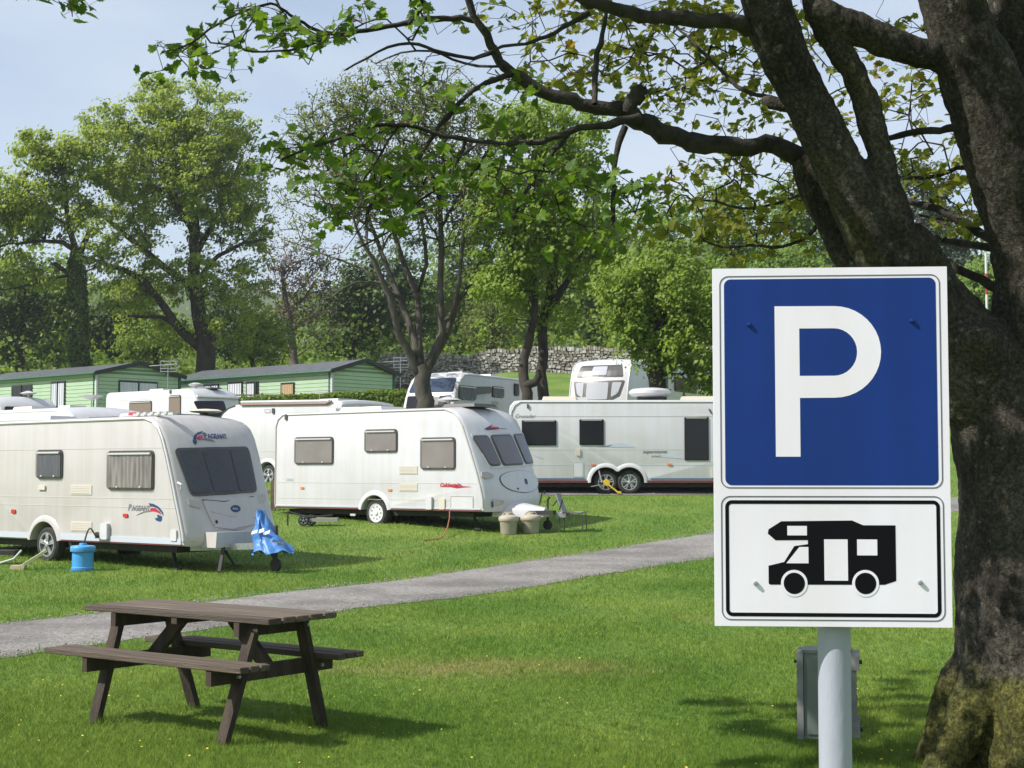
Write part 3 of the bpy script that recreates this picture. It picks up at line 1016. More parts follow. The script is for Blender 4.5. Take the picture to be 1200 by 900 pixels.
# --- the many-stemmed tree in the middle
def multistem():
    Y = 47.5
    g0 = grd(497, Y); g0.z -= .15
    fork = [(496, 470), (496, 445)]
    T = [
        ([tuple(g0)] + P3([(497, 470), (495, 446), (493, 428)], Y), [.52, .42, .40, .36]),
        (P3([(492, 440), (480, 415), (468, 392), (462, 370), (456, 346), (447, 326), (438, 305), (425, 285), (417, 266), (411, 244)], Y, -1.5), [.28, .24, .21, .20, .18, .15, .12, .10, .08, .05]),
        (P3([(493, 428), (486, 403), (480, 380), (473, 365), (468, 349), (456, 320), (447, 295), (438, 272), (432, 255), (420, 215), (412, 180)], Y, 1.5), [.27, .22, .2, .19, .17, .15, .13, .12, .1, .06, .04]),
        (P3([(492, 420), (490, 388), (489, 349), (478, 320), (468, 294), (461, 270), (456, 248), (450, 220), (446, 170), (444, 140)], Y, 3), [.24, .21, .18, .16, .14, .12, .11, .09, .05, .03]),
        (P3([(497, 442), (508, 415), (519, 388), (517, 362), (516, 338), (517, 289), (516, 238), (520, 190), (522, 150), (524, 110)], Y, 0), [.29, .25, .22, .2, .18, .16, .13, .1, .07, .04]),
        (P3([(502, 430), (519, 402), (527, 380), (534, 358), (543, 344), (552, 331), (561, 313), (570, 293), (579, 268), (588, 240), (596, 200)], Y, 2), [.26, .21, .19, .17, .15, .14, .13, .11, .09, .06, .03]),
        (P3([(528, 372), (534, 352), (538, 330), (543, 280), (543, 238), (548, 190), (552, 150)], Y, -2), [.15, .13, .12, .1, .08, .05, .03]),
        (P3([(455, 343), (450, 334), (436, 330), (417, 331), (402, 338), (388, 349), (370, 352)], Y, -1), [.10, .09, .08, .07, .055, .045, .03]),
        (P3([(452, 336), (436, 322), (420, 313), (400, 305), (384, 300), (366, 292), (348, 286), (330, 280)], Y, 2), [.09, .08, .07, .065, .055, .045, .035, .02]),
        (P3([(489, 345), (500, 310), (496, 270), (490, 230), (486, 180), (484, 130)], Y, 2), [.14, .12, .1, .08, .05, .03]),
    ]
    T = [(p_, [q_ * (.64 if i_ == 0 else .56) for q_ in r_]) for i_, (p_, r_) in enumerate(T)]
    blobs = [blob(400, 150, 62, 55, Y, 2.2), blob(470, 120, 90, 50, Y, 2.4), blob(520, 170, 75, 75, Y, 2.4), blob(400, 220, 60, 50, Y, 2, .7), blob(350, 250, 40, 50, Y, 2, .45),
             blob(470, 230, 90, 70, Y, 2.4), blob(560, 250, 45, 60, Y, 2, .7), blob(350, 170, 30, 50, Y, 2, .5)]
    tree('bare_limbed_tree', 'many-stemmed tree with fine bare twigs and few leaves behind the middle caravan', g0, T, blobs, 2600, 13, .20, .095, 'olive', M_twigbark, seed=12, tip=.0105, jit=.35, wpl=.22, expo=.42)
M_twigbark = mat('lichened_bark', (.045, .039, .031), .95, c2=(.095, .085, .066), scale=6, bump=.7, bscale=22, stretch=(1, 1, .4))
multistem()

# --- fresh green pair and the round tree
def green_trees():
    Y = 46.2
    g0 = grd(617, Y); g0.z -= .15
    T = [([tuple(g0)] + P3([(618, 462), (613, 440), (614, 420), (620, 395), (625, 375), (628, 350), (622, 310), (615, 270), (608, 220)], Y, 1), [.20, .165, .155, .145, .13, .12, .10, .08, .06, .03]),
         (P3([(616, 452), (626, 448), (632, 440), (630, 434)], Y), [.14, .13, .11, .08])]
    bl = [blob(600, 260, 48, 55, Y, 1.8), blob(588, 330, 36, 42, Y, 1.7), blob(625, 200, 60, 50, Y, 2), blob(605, 150, 45, 32, Y, 1.8), blob(575, 390, 24, 20, Y, 1, .4), blob(570, 230, 32, 60, Y, 1.5)]
    tree('lime_tree', 'bright green tree with a knobbly thin trunk behind the long caravan', g0, T, bl, 360, 46, .32, .145, 'fresh', M_bark_d, seed=21, expo=.56, tip=.0055, jit=.3)
    Y = 47.2
    g0 = grd(638, Y); g0.z -= .15
    T = [([tuple(g0)] + P3([(637, 462), (635, 436), (637, 415), (636, 380), (643, 350), (648, 320), (655, 280), (660, 220), (664, 170)], Y, 1), [.21, .175, .165, .155, .15, .13, .11, .08, .06, .03]),
         (P3([(641, 362), (655, 345), (668, 325), (680, 300)], Y), [.15, .12, .09, .06])]
    bl = [blob(660, 190, 62, 62, Y, 2.2), blob(680, 260, 60, 60, Y, 2.2), blob(640, 300, 45, 55, Y, 2), blob(655, 145, 50, 30, Y, 2), blob(700, 320, 40, 40, Y, 1.8, .8), blob(655, 375, 35, 25, Y, 1.4, .5)]
    tree('lime_tree', 'taller green tree with a straight thin trunk left of the front-facing caravan', g0, T, bl, 400, 46, .32, .145, 'fresh', M_bark_d, seed=22, expo=.56, tip=.0055, jit=.3)
    Y = 44.6
    g0 = grd(768, Y); g0.z -= .15
    T = [([tuple(g0)] + P3([(770, 455), (768, 435), (772, 400), (774, 370), (775, 340)], Y), [.3, .25, .24, .2, .16, .1]),
         (P3([(770, 425), (760, 400), (745, 370), (735, 350)], Y), [.14, .12, .09, .06]), (P3([(772, 405), (790, 380), (805, 350)], Y), [.14, .11, .07])]
    bl = [blob(806, 440, 14, 16, Y, .6), blob(846, 440, 22, 26, Y, .8), blob(716, 340, 26, 30, Y, 1), blob(782, 412, 44, 24, Y, 1.5), blob(834, 425, 22, 30, Y, 1.4), blob(728, 375, 22, 36, Y, 1.2, .7), blob(775, 350, 66, 56, Y, 2.0), blob(752, 380, 36, 40, Y, 1.5), blob(800, 390, 42, 50, Y, 1.7), blob(730, 330, 35, 35, Y, 1.5), blob(820, 340, 35, 50, Y, 1.7), blob(855, 380, 40, 60, Y, 1.7), blob(780, 310, 45, 28, Y, 1.6)]
    tree('maple_tree', 'round leafy tree drooping over the front-facing caravan beside the sign', g0, T, bl, 620, 38, .23, .14, 'fresh', M_bark_d, seed=23, expo=.56, tip=.005, jit=.25, droop=.3)
green_trees()

# --- woodland behind
def woodland():
    spec = [  # px, base py, Y, blobs, leaf, label, leafsize, n
        ('pine_tree', 20, 112, [(15, 380, 50, 50), (30, 340, 30, 40)], 'dark', 'dark bushy tree behind the far left lodge, leftmost of the wood', .3, 150),
        ('oak_tree', 60, 118, [(62, 385, 42, 42), (75, 345, 30, 36)], 'mid', 'mid green tree just left of the ivy-covered trunk', .3, 150),
        ('oak_tree', 145, 115, [(145, 380, 48, 44), (150, 345, 34, 30)], 'dark', 'dark green tree between the ivy-covered trunk and the tallest tree', .3, 170),
        ('hawthorn', 190, 106, [(180, 400, 40, 26)], 'mid', 'low green tree showing under the tallest tree left of its trunk', .25, 90),
        ('oak_tree', 268, 122, [(268, 385, 32, 40)], 'dark', 'dark green tree just right of the tallest tree trunk', .3, 110),
        ('hazel_bush', 308, 99, [(308, 394, 27, 30), (290, 405, 18, 18)], 'fresh', 'small bright green tree above the roof of the plain gabled lodge', .22, 120),
        ('birch_tree', 352, 104, [(350, 350, 52, 60), (372, 310, 34, 40), (330, 310, 26, 40)], 'brown', 'brown budding tree left of the many-stemmed tree', .17, 300),
        ('oak_tree', 405, 112, [(410, 375, 50, 52), (425, 330, 32, 36)], 'dark', 'dark green tree behind the brown budding tree', .3, 190),
        ('oak_tree', 465, 118, [(465, 370, 48, 56), (470, 320, 36, 40)], 'dark', 'dark green tree seen through the stems of the many-stemmed tree', .3, 190),
        ('oak_tree', 535, 122, [(535, 360, 52, 60), (540, 300, 38, 45)], 'mid', 'green tree right behind the many-stemmed tree', .3, 200),
        ('thorn_tree', 575, 102, [(575, 380, 34, 34)], 'olive', 'thin olive tree standing over the stone wall', .2, 80),
        ('oak_tree', 615, 118, [(620, 350, 55, 66), (630, 290, 40, 45)], 'mid', 'green tree behind the pair of thin trunks', .3, 200),
        ('oak_tree', 690, 116, [(690, 350, 55, 62), (700, 280, 50, 50)], 'mid', 'wide green tree behind the front-facing caravan', .3, 220),
        ('willow_tree', 770, 108, [(765, 330, 55, 60), (780, 270, 48, 40)], 'fresh', 'bright green tree rising behind the round leafy tree', .27, 210),
        ('willow_tree', 855, 104, [(855, 300, 56, 70), (845, 250, 36, 38)], 'pale', 'pale green tree behind the top left corner of the sign', .26, 260),
        ('hawthorn', 925, 92, [(925, 320, 42, 36)], 'pale', 'low tree dotted with pale blossom just above the sign', .2, 160),
        ('oak_tree', 960, 112, [(950, 300, 52, 70), (930, 250, 40, 40)], 'mid', 'green tree behind the leaning limbs above the sign', .28, 200),
        ('cedar_tree', 1100, 125, [(1095, 290, 60, 70), (1080, 220, 34, 44)], 'grey', 'grey-green conifer seen between the two forks of the old trunk', .3, 260),
        ('willow_tree', 1150, 88, [(1140, 355, 36, 46), (1155, 330, 24, 30)], 'pale', 'bright green tree low in the fork of the old trunk', .24, 150),
        ('oak_tree', 1235, 110, [(1235, 350, 60, 70)], 'mid', 'green tree behind the old trunk at the far right', .3, 130),
        ('oak_tree', 1045, 112, [(1040, 350, 50, 60)], 'mid', 'green tree hidden mostly behind the sign', .3, 80),
        ('oak_tree', -60, 108, [(-60, 350, 60, 70)], 'mid', 'green tree beyond the left edge of the far left lodge', .3, 100),
    ]
    for i, (nm, px, Y, bl, leaf, lab, ls, nc) in enumerate(spec):
        g0 = grd(px, Y); g0.z -= .3
        blobs = [blob(*b, Y, b[2] * Y / 1800 * .9) for b in bl]
        # trunk up into the uppermost blob
        c = blobs[-1]
        mid = ((g0.x + c[0]) / 2, Y, (g0.z + c[2]) / 2)
        r0 = .16 + .018 * c[5] * 3
        trunks = [([tuple(g0), mid, (c[0], Y, c[2])], [r0 * 1.3, r0, r0 * .35])]
        tree(nm, lab, g0, trunks, blobs, int(nc * 1.25), 32 if leaf != 'brown' else 14, .8 if leaf != 'brown' else .6, ls * 1.15, leaf, M_bark_d if leaf != 'brown' else M_twig, seed=100 + i, tip=.016 if leaf == 'brown' else .011, jit=.4, group='trees of the wood behind', expo=.5)
woodland()

# --- ground cover under the wood, and a far tree belt: stuff
def undergrowth():
    rng = np.random.default_rng(77)
    n = 60000
    x = rng.uniform(-62, 70, n); y = rng.uniform(103, 150, n)
    z = hgt(x, y) + rng.uniform(0, 1, n) ** 1.4 * (4.0 + 1.6 * np.sin(x * .35) + 1.2 * np.sin(x * .13 + 2) + 2.5 * (y - 100) / 50)
    pos = np.stack([x, y, z], -1)
    nr = rng.normal(size=(n, 3)) * .7 + np.array([0, -.4, .6])
    o = link_mesh('undergrowth', leaf_mesh('undergrowth', pos, nr, rng.uniform(.25, .55, n), rng.uniform(0, 1, n), DIAMOND, M_leaf['mid'], rng))
    tag(o, 'green undergrowth and brambles filling the wood behind the lodges', 'undergrowth', kind='stuff')
    n = 52000
    x = rng.uniform(-115, 125, n); y = rng.uniform(165, 240, n)
    top = 15 + 4 * np.sin(x * .11 + 2) + 3 * np.sin(x * .16) + 2.5 * np.sin(x * .07 + 1) + 2 * np.sin(x * .41 + y * .1)
    z = hgt(x, y) + rng.uniform(0, 1, n) ** .8 * np.maximum(top, 2)
    pos = np.stack([x, y, z], -1)
    nr = rng.normal(size=(n, 3)) * .7 + np.array([0, -.4, .6])
    o = link_mesh('distant_woodland', leaf_mesh('distant_woodland', pos, nr, rng.uniform(.5, 1.1, n), rng.uniform(0, 1, n), DIAMOND, M_leaf['mid'], rng))
    tag(o, 'belt of distant woodland showing between the nearer trees', 'woodland', kind='stuff')
undergrowth()

def hedge():
    rng = np.random.default_rng(31)
    a = atY(268, 469, 71); b = atY(486, 458, 71)
    L = b.x - a.x
    root = empty('clipped_hedge', (a.x, 71, hz(a.x, 71)))
    tag(root, 'clipped dark green hedge in front of the lodge with the plain gable', 'hedge')
    n = 15000
    u = rng.uniform(0, 1, n)
    ztop = a.z * (1 - u) + b.z * u - root.location.z
    face = rng.uniform(0, 1, n)
    x = u * L
    y = np.where(face < .6, -.45 + rng.normal(size=n) * .05, rng.uniform(-.45, .45, n))
    zb = hgt(a.x + x, np.full(n, 71.)) - root.location.z
    z = np.where(face < .6, zb + (ztop - zb) * rng.uniform(0, 1, n), ztop + rng.normal(size=n) * .04)
    nr = np.where((face < .6)[:, None], np.array([0, -1, .4]), np.array([0, 0, 1.0])) + rng.normal(size=(n, 3)) * .5
    link_mesh('foliage', leaf_mesh('foliage', np.stack([x, y, z], -1), nr, rng.uniform(.10, .2, n), rng.uniform(0, 1, n), DIAMOND, M_leaf['mid'], rng), root)
    mb = MB()
    zt = ztop.mean()
    mb.add([(0, -.38, -1), (L, -.38, -1), (L, .38, -1), (0, .38, -1), (0, -.38, a.z - root.location.z - .08), (L, -.38, b.z - root.location.z - .08), (L, .38, b.z - root.location.z - .08), (0, .38, a.z - root.location.z - .08)],
           [(0, 3, 2, 1), (4, 5, 6, 7), (0, 1, 5, 4), (1, 2, 6, 5), (2, 3, 7, 6), (3, 0, 4, 7)])
    mb.build('stems', M_bark_d, root)
hedge()

# ================================================================ CARAVANS
M_tyre = mat('tyre_rubber', (.022, .022, .022), .9, c2=(.04, .038, .034), scale=15, bump=.3)
M_rim = mat('alloy_rim', (.55, .56, .58), .3, .7)
M_hub = mat('white_wheel_trim', (.62, .63, .63), .35)
M_wframe = mat('grey_window_surround', (.07, .065, .062), .35)
M_acr = mat('smoked_acrylic', (.10, .095, .09), .06, trans=.62, spec=.7)
M_acr_d = mat('dark_smoked_acrylic', (.03, .033, .040), .07, trans=.45, spec=.8)
M_inner = mat('dim_interior', (.09, .08, .075), .8)
M_net = mat('pleated_net_curtain', (.50, .47, .43), .9, c2=(.20, .18, .17), scale=3.2, stretch=(5, 5, .5), detail=2)
M_net_d = mat('grey_net_curtain', (.15, .17, .21), .9, c2=(.09, .10, .13), scale=9, stretch=(7, 7, .3))
M_blind = mat('taupe_blind', (.37, .33, .305), .9, c2=(.44, .405, .385), scale=2)
M_vent = mat('beige_vent', (.55, .50, .42), .6)
M_seam = mat('panel_seam', (.48, .46, .42), .6)
M_trim = mat('awning_rail', (.60, .59, .57), .35, .3)
M_red = mat('red_marker', (.45, .03, .02), .3)
M_orange = mat('orange_marker', (.65, .22, .08), .35)
M_navy = mat('navy_print', (.012, .045, .13), .5)
M_crim = mat('crimson_print', (.40, .02, .04), .5)
M_grey_p = mat('grey_print', (.16, .17, .18), .5)
M_pgrey = mat('pale_grey_print', (.46, .50, .56), .5)
M_purple = mat('purple_print', (.13, .03, .13), .5)
M_bluetrim = mat('blue_grey_trim', (.10, .15, .22), .45)
M_chassis = mat('chassis', (.02, .02, .021), .7, c2=(.04, .035, .03), scale=9)
M_lamp = mat('lamp_lens', (.40, .36, .32), .15, spec=.8)
M_skylight = mat('roof_light', (.55, .54, .50), .3)
M_solar = mat('solar_panel', (.03, .04, .06), .15)
M_rooft = mat('rooflight_cream', (.62, .56, .45), .4)
M_maroon = mat('maroon_line', (.16, .02, .03), .5)

def wheel(parent, x, y, z, r, w, sgn, style):
    """tyre, rim and spokes about a local y axis; sgn is the outward side"""
    t = MB()
    prof = [(r * .60, -w / 2), (r * .86, -w / 2), (r * .97, -w * .36), (r, -w * .15), (r, w * .15), (r * .97, w * .36), (r * .86, w / 2), (r * .66, w / 2), (r * .62, w * .3)]
    for k in range(-2, 3):
        pass
    t.lathe(prof, (0, 0, 0), 'y', 36)
    if sgn < 0: t.v = [(p[0], -p[1], p[2]) for p in t.v]
    t.v = [(p[0] + x, p[1] + y, p[2] + z) for p in t.v]
    wo = t.build('wheel', M_tyre, parent, smooth=35)
    rm = MB()
    rm.lathe([(r * .64, w * .30), (r * .67, w * .50), (r * .61, w * .50), (r * .58, w * .25), (r * .3, w * .16)], (0, 0, 0), 'y', 32)
    if sgn < 0: rm.v = [(p[0], -p[1], p[2]) for p in rm.v]
    rm.v = [(p[0] + x, p[1] + y, p[2] + z) for p in rm.v]
    rm.build('rim', M_rim if style != 'trim' else M_hub, wo, smooth=35)
    sp = MB()
    yo = w * .42
    if style in ('alloy5', 'alloy10'):
        ns = 5
        for k in range(ns):
            a0 = 2 * math.pi * k / ns + .3
            for da in ((-.20, .20) if style == 'alloy10' else (-.11, .11)):
                a = a0 + da
                sp.bar((math.cos(a0) * r * .10, yo, math.sin(a0) * r * .10), (math.cos(a) * r * .61, yo, math.sin(a) * r * .61), r * (.085 if style == 'alloy10' else .12), w * .12, up=(0, 1, 0))
        sp.lathe([(r * .15, w * .32), (r * .15, w * .50), (r * .1, w * .54), (.004, w * .54)], (0, 0, 0), 'y', 16)
    else:
        # pressed disc with a ring of slots
        pts = 40
        outer = [(r * .62 * math.cos(2 * math.pi * k / pts), r * .62 * math.sin(2 * math.pi * k / pts)) for k in range(pts)]
        holes = []
        for k in range(9):
            a = 2 * math.pi * k / 9
            ca, sa = math.cos(a), math.sin(a)
            h = [(r * .50, -r * .055), (r * .50, r * .055), (r * .37, r * .04), (r * .37, -r * .04)]
            holes.append([(p[0] * ca - p[1] * sa, p[0] * sa + p[1] * ca) for p in h])
        sp.flat(outer, lambda u, v, t_: (u, t_, v), yo - .01, yo + .005, holes)
        sp.lathe([(r * .17, w * .42), (r * .17, w * .52), (r * .12, w * .56), (.004, w * .56)], (0, 0, 0), 'y', 16)
    if sgn < 0: sp.v = [(p[0], -p[1], p[2]) for p in sp.v]
    sp.v = [(p[0] + x, p[1] + y, p[2] + z) for p in sp.v]
    sp.build('spokes' if style != 'trim' else 'wheel_trim', M_rim if style != 'trim' else M_hub, wo)
    return wo

class Van:
    def __init__(s, label, O, head, side, L, W, front, rear, z0, z1, white, wheels=(), wr=.33, bulge=.10, style='alloy5', mi=None, arch=.09):
        """O: ground point below the near front corner; head: world angle of the forward axis; side: +1/-1 local y of the side we see.
        front/rear: [(dx, z)] from the bottom up, dx <= 0 inward from the end."""
        s.O = Vector(O); s.side = side; s.L = L; s.W = W; s.z0 = z0; s.z1 = z1; s.bulge = bulge
        s.front = front; s.rear = rear; s.white = white
        u = Vector((math.cos(head), math.sin(head), 0)); v = Vector((-u.y, u.x, 0))
        s.u, s.v = u, v
        # root stands at the body's middle
        base = s.O - u * (L / 2) - v * (side * W / 2)
        s.root = empty('caravan', base, head)
        tag(s.root, label, 'caravan', 'touring caravans on the site')
        s.base = base
        # body loft
        prof = [(L / 2 + d, z) for d, z in front] + [(-L / 2 - d, z) for d, z in reversed(rear)]
        # bottom, from rear to front with wheel notches
        R_ = wr + arch
        bot = []
        for wx, wz in sorted([(w_[0], w_[1]) for w_ in wheels]):
            cz = wz
            half = math.sqrt(max(0.01, R_ ** 2 - (z0 - cz) ** 2))
            a0 = math.atan2(z0 - cz, -half); a1 = math.atan2(z0 - cz, half)
            if a0 < 0: a0 += 2 * math.pi
            for k in range(13):
                a = a0 + (a1 - a0) * k / 12
                bot.append((wx + R_ * math.cos(a), cz + R_ * math.sin(a)))
        # merge overlapping twin arches
        bot = [p for p in bot if all(math.hypot(p[0] - w_[0], p[1] - w_[1]) > R_ - .01 for w_ in wheels)]
        prof = prof + bot
        n = len(prof)
        P = [Vector((p[0], p[1])) for p in prof]
        nrm = []
        for i in range(n):
            e = P[(i + 1) % n] - P[i - 1]
            nn = Vector((e.y, -e.x)); nn.normalize(); nrm.append(nn)
        # orientation: outward normal must point away from the centre
        c = sum(P, Vector((0, 0))) / n
        flip_ = 1
        if sum((P[i] - c).dot(nrm[i]) for i in range(n)) < 0: flip_ = -1
        m = MB()
        ys = [-W / 2, -W / 2 + .010, -W / 2 + .032, -W / 2 + .07, -W * .34, -W * .2, 0, W * .2, W * .34, W / 2 - .07, W / 2 - .032, W / 2 - .010, W / 2]
        ins = [.055, .024, .007, 0, 0, 0, 0, 0, 0, 0, .007, .024, .055]
        for y, q in zip(ys, ins):
            for i in range(n):
                p = P[i] - nrm[i] * flip_ * q
                b = 0
                if p.x > L / 2 - 1.3 and i < len(front): b = bulge * (1 - (2 * y / W) ** 2) * min(1, (z1 - p.y) / .5 + .2)
                crown = .06 * (1 - (2 * y / W) ** 2) if p.y > z1 - .15 else 0
                m.v.append((p.x + b, y, p.y + crown))
        for j in range(len(ys) - 1):
            for i in range(n):
                a = j * n + i; b2 = j * n + (i + 1) % n
                m.f.append((a, b2, b2 + n, a + n))
        m.f.append(tuple(range(n)))
        m.f.append(tuple((len(ys) - 1) * n + i for i in range(n - 1, -1, -1)))
        s.body = m.build('body', white, s.root, smooth=32)
        # chassis, wheel box
        ch = MB().box((-.1, 0, z0 - .07), (L - .7, W - .5, .10))
        for w_ in wheels: ch.box((w_[0], 0, w_[1]), (.08, W - .3, .08))
        if wheels: 
            wx0 = min(w_[0] for w_ in wheels) - R_ - .02; wx1 = max(w_[0] for w_ in wheels) + R_ + .02
            zc = wheels[0][1] + R_ + .03
            ch.box(((wx0 + wx1) / 2, 0, (z0 + zc) / 2), (wx1 - wx0, W - .62, zc - z0))
            ch.box(((wx0 + wx1) / 2, 0, zc + .01), (wx1 - wx0, W - .1, .02))
        ch.build('chassis', M_chassis, s.root)
        for w_ in wheels:
            for sg in (side, -side):
                wheel(s.root, w_[0], sg * (W / 2 - .14), w_[1], wr, .20, sg, style)
    # surfaces
    def S(s, u, z, t):
        return (u, s.side * (s.W / 2 + t), z)
    def fx(s, z):
        zs = [p[1] for p in s.front]; ds = [p[0] for p in s.front]
        return float(np.interp(z, zs, ds))
    def F(s, y, z, t):
        e = .02
        b = s.bulge * (1 - (2 * y / s.W) ** 2) * min(1, (s.z1 - z) / .5 + .2)
        dz = (s.fx(z + e) - s.fx(z - e)) / (2 * e)
        dy = -s.bulge * 8 * y / s.W ** 2 * min(1, (s.z1 - z) / .5 + .2)
        n = Vector((1, -dy, -dz)).normalized() * t
        return (s.L / 2 + s.fx(z) + b + n.x, y + n.y, z + n.z)
    # photo position -> local
    def s_px(s, px, py, off=0.0):
        d = ray(px, py); o = Vector((0, 0, H_EYE))
        nv = s.v * s.side
        pl = s.base + nv * (s.W / 2 + off)
        t = (pl - o).dot(nv) / d.dot(nv)
        p = o + d * t - s.base
        return (p.dot(s.u), p.z)
    def f_px(s, px, py):
        d = ray(px, py); o = Vector((0, 0, H_EYE))
        x0 = s.L / 2 + s.bulge * .5; y = z = 0
        for _ in range(25):
            pl = s.base + s.u * x0
            t = (pl - o).dot(s.u) / d.dot(s.u)
            p = o + d * t - s.base
            y, z = p.dot(s.v), p.z
            x1 = s.F(max(-s.W / 2, min(s.W / 2, y)), z, 0)[0]
            x0 = x0 * .5 + x1 * .5
        return (y, z)
    def rect_px(s, x0, y0, x1, y1):
        a = s.s_px(x0, y0); b = s.s_px(x1, y1); c = s.s_px(x0, y1); d = s.s_px(x1, y0)
        u0 = (a[0] + c[0]) / 2; u1 = (b[0] + d[0]) / 2
        z1 = (a[1] + d[1]) / 2; z0 = (b[1] + c[1]) / 2
        return min(u0, u1), min(z0, z1), max(u0, u1), max(z0, z1)
    # details on the side we see
    def window(s, box, kind='net', r=.07, name='window', bar=True):
        u0, z0, u1, z1 = s.rect_px(*box) if max(box) > 12 else box
        fr = MB().patch(rrect(u0, z0, u1, z1, r), s.S, -.01, .022, 6, 6).build(name, M_wframe if kind not in ('dark', ) else M_glass, s.root)
        e = .035
        if kind == 'dark':
            MB().patch(rrect(u0 + e, z0 + e, u1 - e, z1 - e, r * .7), s.S, .02, .032, 6, 6).build('pane', M_glass, fr, smooth=False)
            MB().patch(rrect(u0 + .05, z1 - .028, u1 - .05, z1 - .010, .005), s.S, .02, .034, 2, 4).build('window_stay', M_trim, fr)
            return fr
        cm = {'net': M_net, 'blind': M_blind, 'netd': M_net_d, 'inner': M_inner, 'tan': mat('tan_blind', (.42, .30, .22), .9)}[kind]
        wv = MB(); nn = 34
        zt = z1 - e - .02
        for k in range(nn + 1):
            uu = u0 + e + (u1 - u0 - 2 * e) * k / nn
            o = .028 + (.006 + .006 * math.sin(k * .9) * math.sin(k * .43 + 1) if kind in ('net', 'netd') else 0)
            wv.v += [s.S(uu, z0 + e, o), s.S(uu, zt, o)]
        for k in range(nn): wv.f.append((2 * k, 2 * k + 2, 2 * k + 3, 2 * k + 1))
        wv.build('curtain', cm, fr)
        MB().patch(rrect(u0 + e * .4, z0 + e * .4, u1 - e * .4, z1 - e * .4, r * .8), s.S, .040, .052, 6, 6).build('pane', M_acr, fr, smooth=False)
        st = MB()
        if bar:
            st.patch(rrect(u0 + .05, z1 - .065, u1 - .05, z1 - .035, .01), s.S, .05, .064, 2, 6)
        st.build('window_stay', M_trim, fr)
        for q in (.25, .75):
            uu = u0 + (u1 - u0) * q
            MB().patch(rrect(uu - .02, z0 + .035, uu + .02, z0 + .06, .008), s.S, .05, .062, 2, 2).build('catch', M_trim, fr)
        return fr
    def plate(s, name, box, m, t=.012, r=.02, t0=-.005, parent=None):
        u0, z0, u1, z1 = s.rect_px(*box) if max(box) > 12 else box
        return MB().patch(rrect(u0, z0, u1, z1, r), s.S, t0, t, 4, 4).build(name, m, parent or s.root)
    def vent(s, box, m=None):
        o = s.plate('vent', box, M_seam, .008, .012)
        u0, z0, u1, z1 = s.rect_px(*box)
        MB().patch(rrect(u0 + .015, z0 + .015, u1 - .015, z1 - .015, .006), s.S, .006, .012, 2, 2).build('vent_cover', m or M_vent, o)
        n = 5; g = MB()
        for k in range(n):
            z = z0 + .03 + (z1 - z0 - .06) * k / (n - 1)
            g.patch([(u0 + .03, z - .004), (u1 - .06, z - .004), (u1 - .06, z + .004), (u0 + .03, z + .004)], s.S, .011, .016, 1, 1)
        g.build('louvre', M_seam, o)
    def hatch(s, box):
        u0, z0, u1, z1 = s.rect_px(*box)
        m = MB()
        w = .012
        m.flat(rrect(u0, z0, u1, z1, .03), s.S, -.004, .010, [rrect(u0 + w, z0 + w, u1 - w, z1 - w, .02)])
        o = m.build('hatch', M_seam, s.root)
        MB().patch(rrect(u0 + w * 1.8, z0 + w * 1.8, u1 - w * 1.8, z1 - w * 1.8, .02), s.S, 0, .008, 2, 2).build('hatch_door', s.white, o)
    def seam(s, z, u0, u1, m=None, h=.010, t=.004):
        MB().patch([(u0, z - h / 2), (u1, z - h / 2), (u1, z + h / 2), (u0, z + h / 2)], s.S, -.003, t, 1, 8).build('panel_seam', m or M_seam, s.root)
    def lettering(s, txt, px, py, hpx, m, front=False, shear=.25, bold=.004, wscale=1.0, name='lettering', big_first=False, parent=None, t=.006):
        """baseline start at photo px,py; capital height hpx photo pixels"""
        loc = s.f_px if front else s.s_px
        a = loc(px, py); b = loc(px, py - hpx)
        h = abs(b[1] - a[1]); size = h / .72
        dirn = 1 if front else -s.side
        fn = s.F if front else s.S
        V = []; Fc = []
        x = 0
        parts = [(txt[0], 1.25), (txt[1:], 1.0)] if big_first else [(txt, 1.0)]
        for tx, sc in parts:
            vs_, fs = text_geo(tx, size * sc, shear, bold * size * 4)
            n0 = len(V)
            mx = max(v[0] for v in vs_)
            V += [(x + v[0], v[1]) for v in vs_]; Fc += [tuple(i + n0 for i in f) for f in fs]
            x += mx - size * .02
        mb = MB()
        mb.v = [fn(a[0] + dirn * v[0] * wscale, a[1] + v[1], t) for v in V]; mb.f = Fc
        return mb.build(name, m, parent or s.root)
    def shape(s, pts, m, front=False, name='decal', t=.006, parent=None):
        loc = s.f_px if front else s.s_px
        fn = s.F if front else s.S
        return MB().flat([loc(*p) for p in pts], fn, t - .004, t).build(name, m, parent or s.root)
    def edge_rail(s, pts_px, m=None, r=.022, t=.006, name='edge_trim'):
        pts = [s.S(*s.s_px(*p), t) for p in pts_px]
        MB().tube(pts, r, 6).build(name, m or M_trim, s.root, smooth=True)
    def legs(s, us, dz=.0):
        for u in us:
            for sg in (1, -1):
                y = sg * (s.W / 2 - .45)
                MB().bar((u - .10, y, s.z0 - .04), (u + .12, y + sg * .1, .02 + dz), .05, .03).box((u + .13, y + sg * .1, .015 + dz), (.14, .1, .03)).build('corner_steady', M_chassis, s.root)
    def roof_box(s, u, w, y, d, h, m, name='roof_light', z=None, taper=.9):
        MB().box((u, y, (z or s.z1 + .05) + h / 2), (w, d, h), None, taper).build(name, m, s.root)
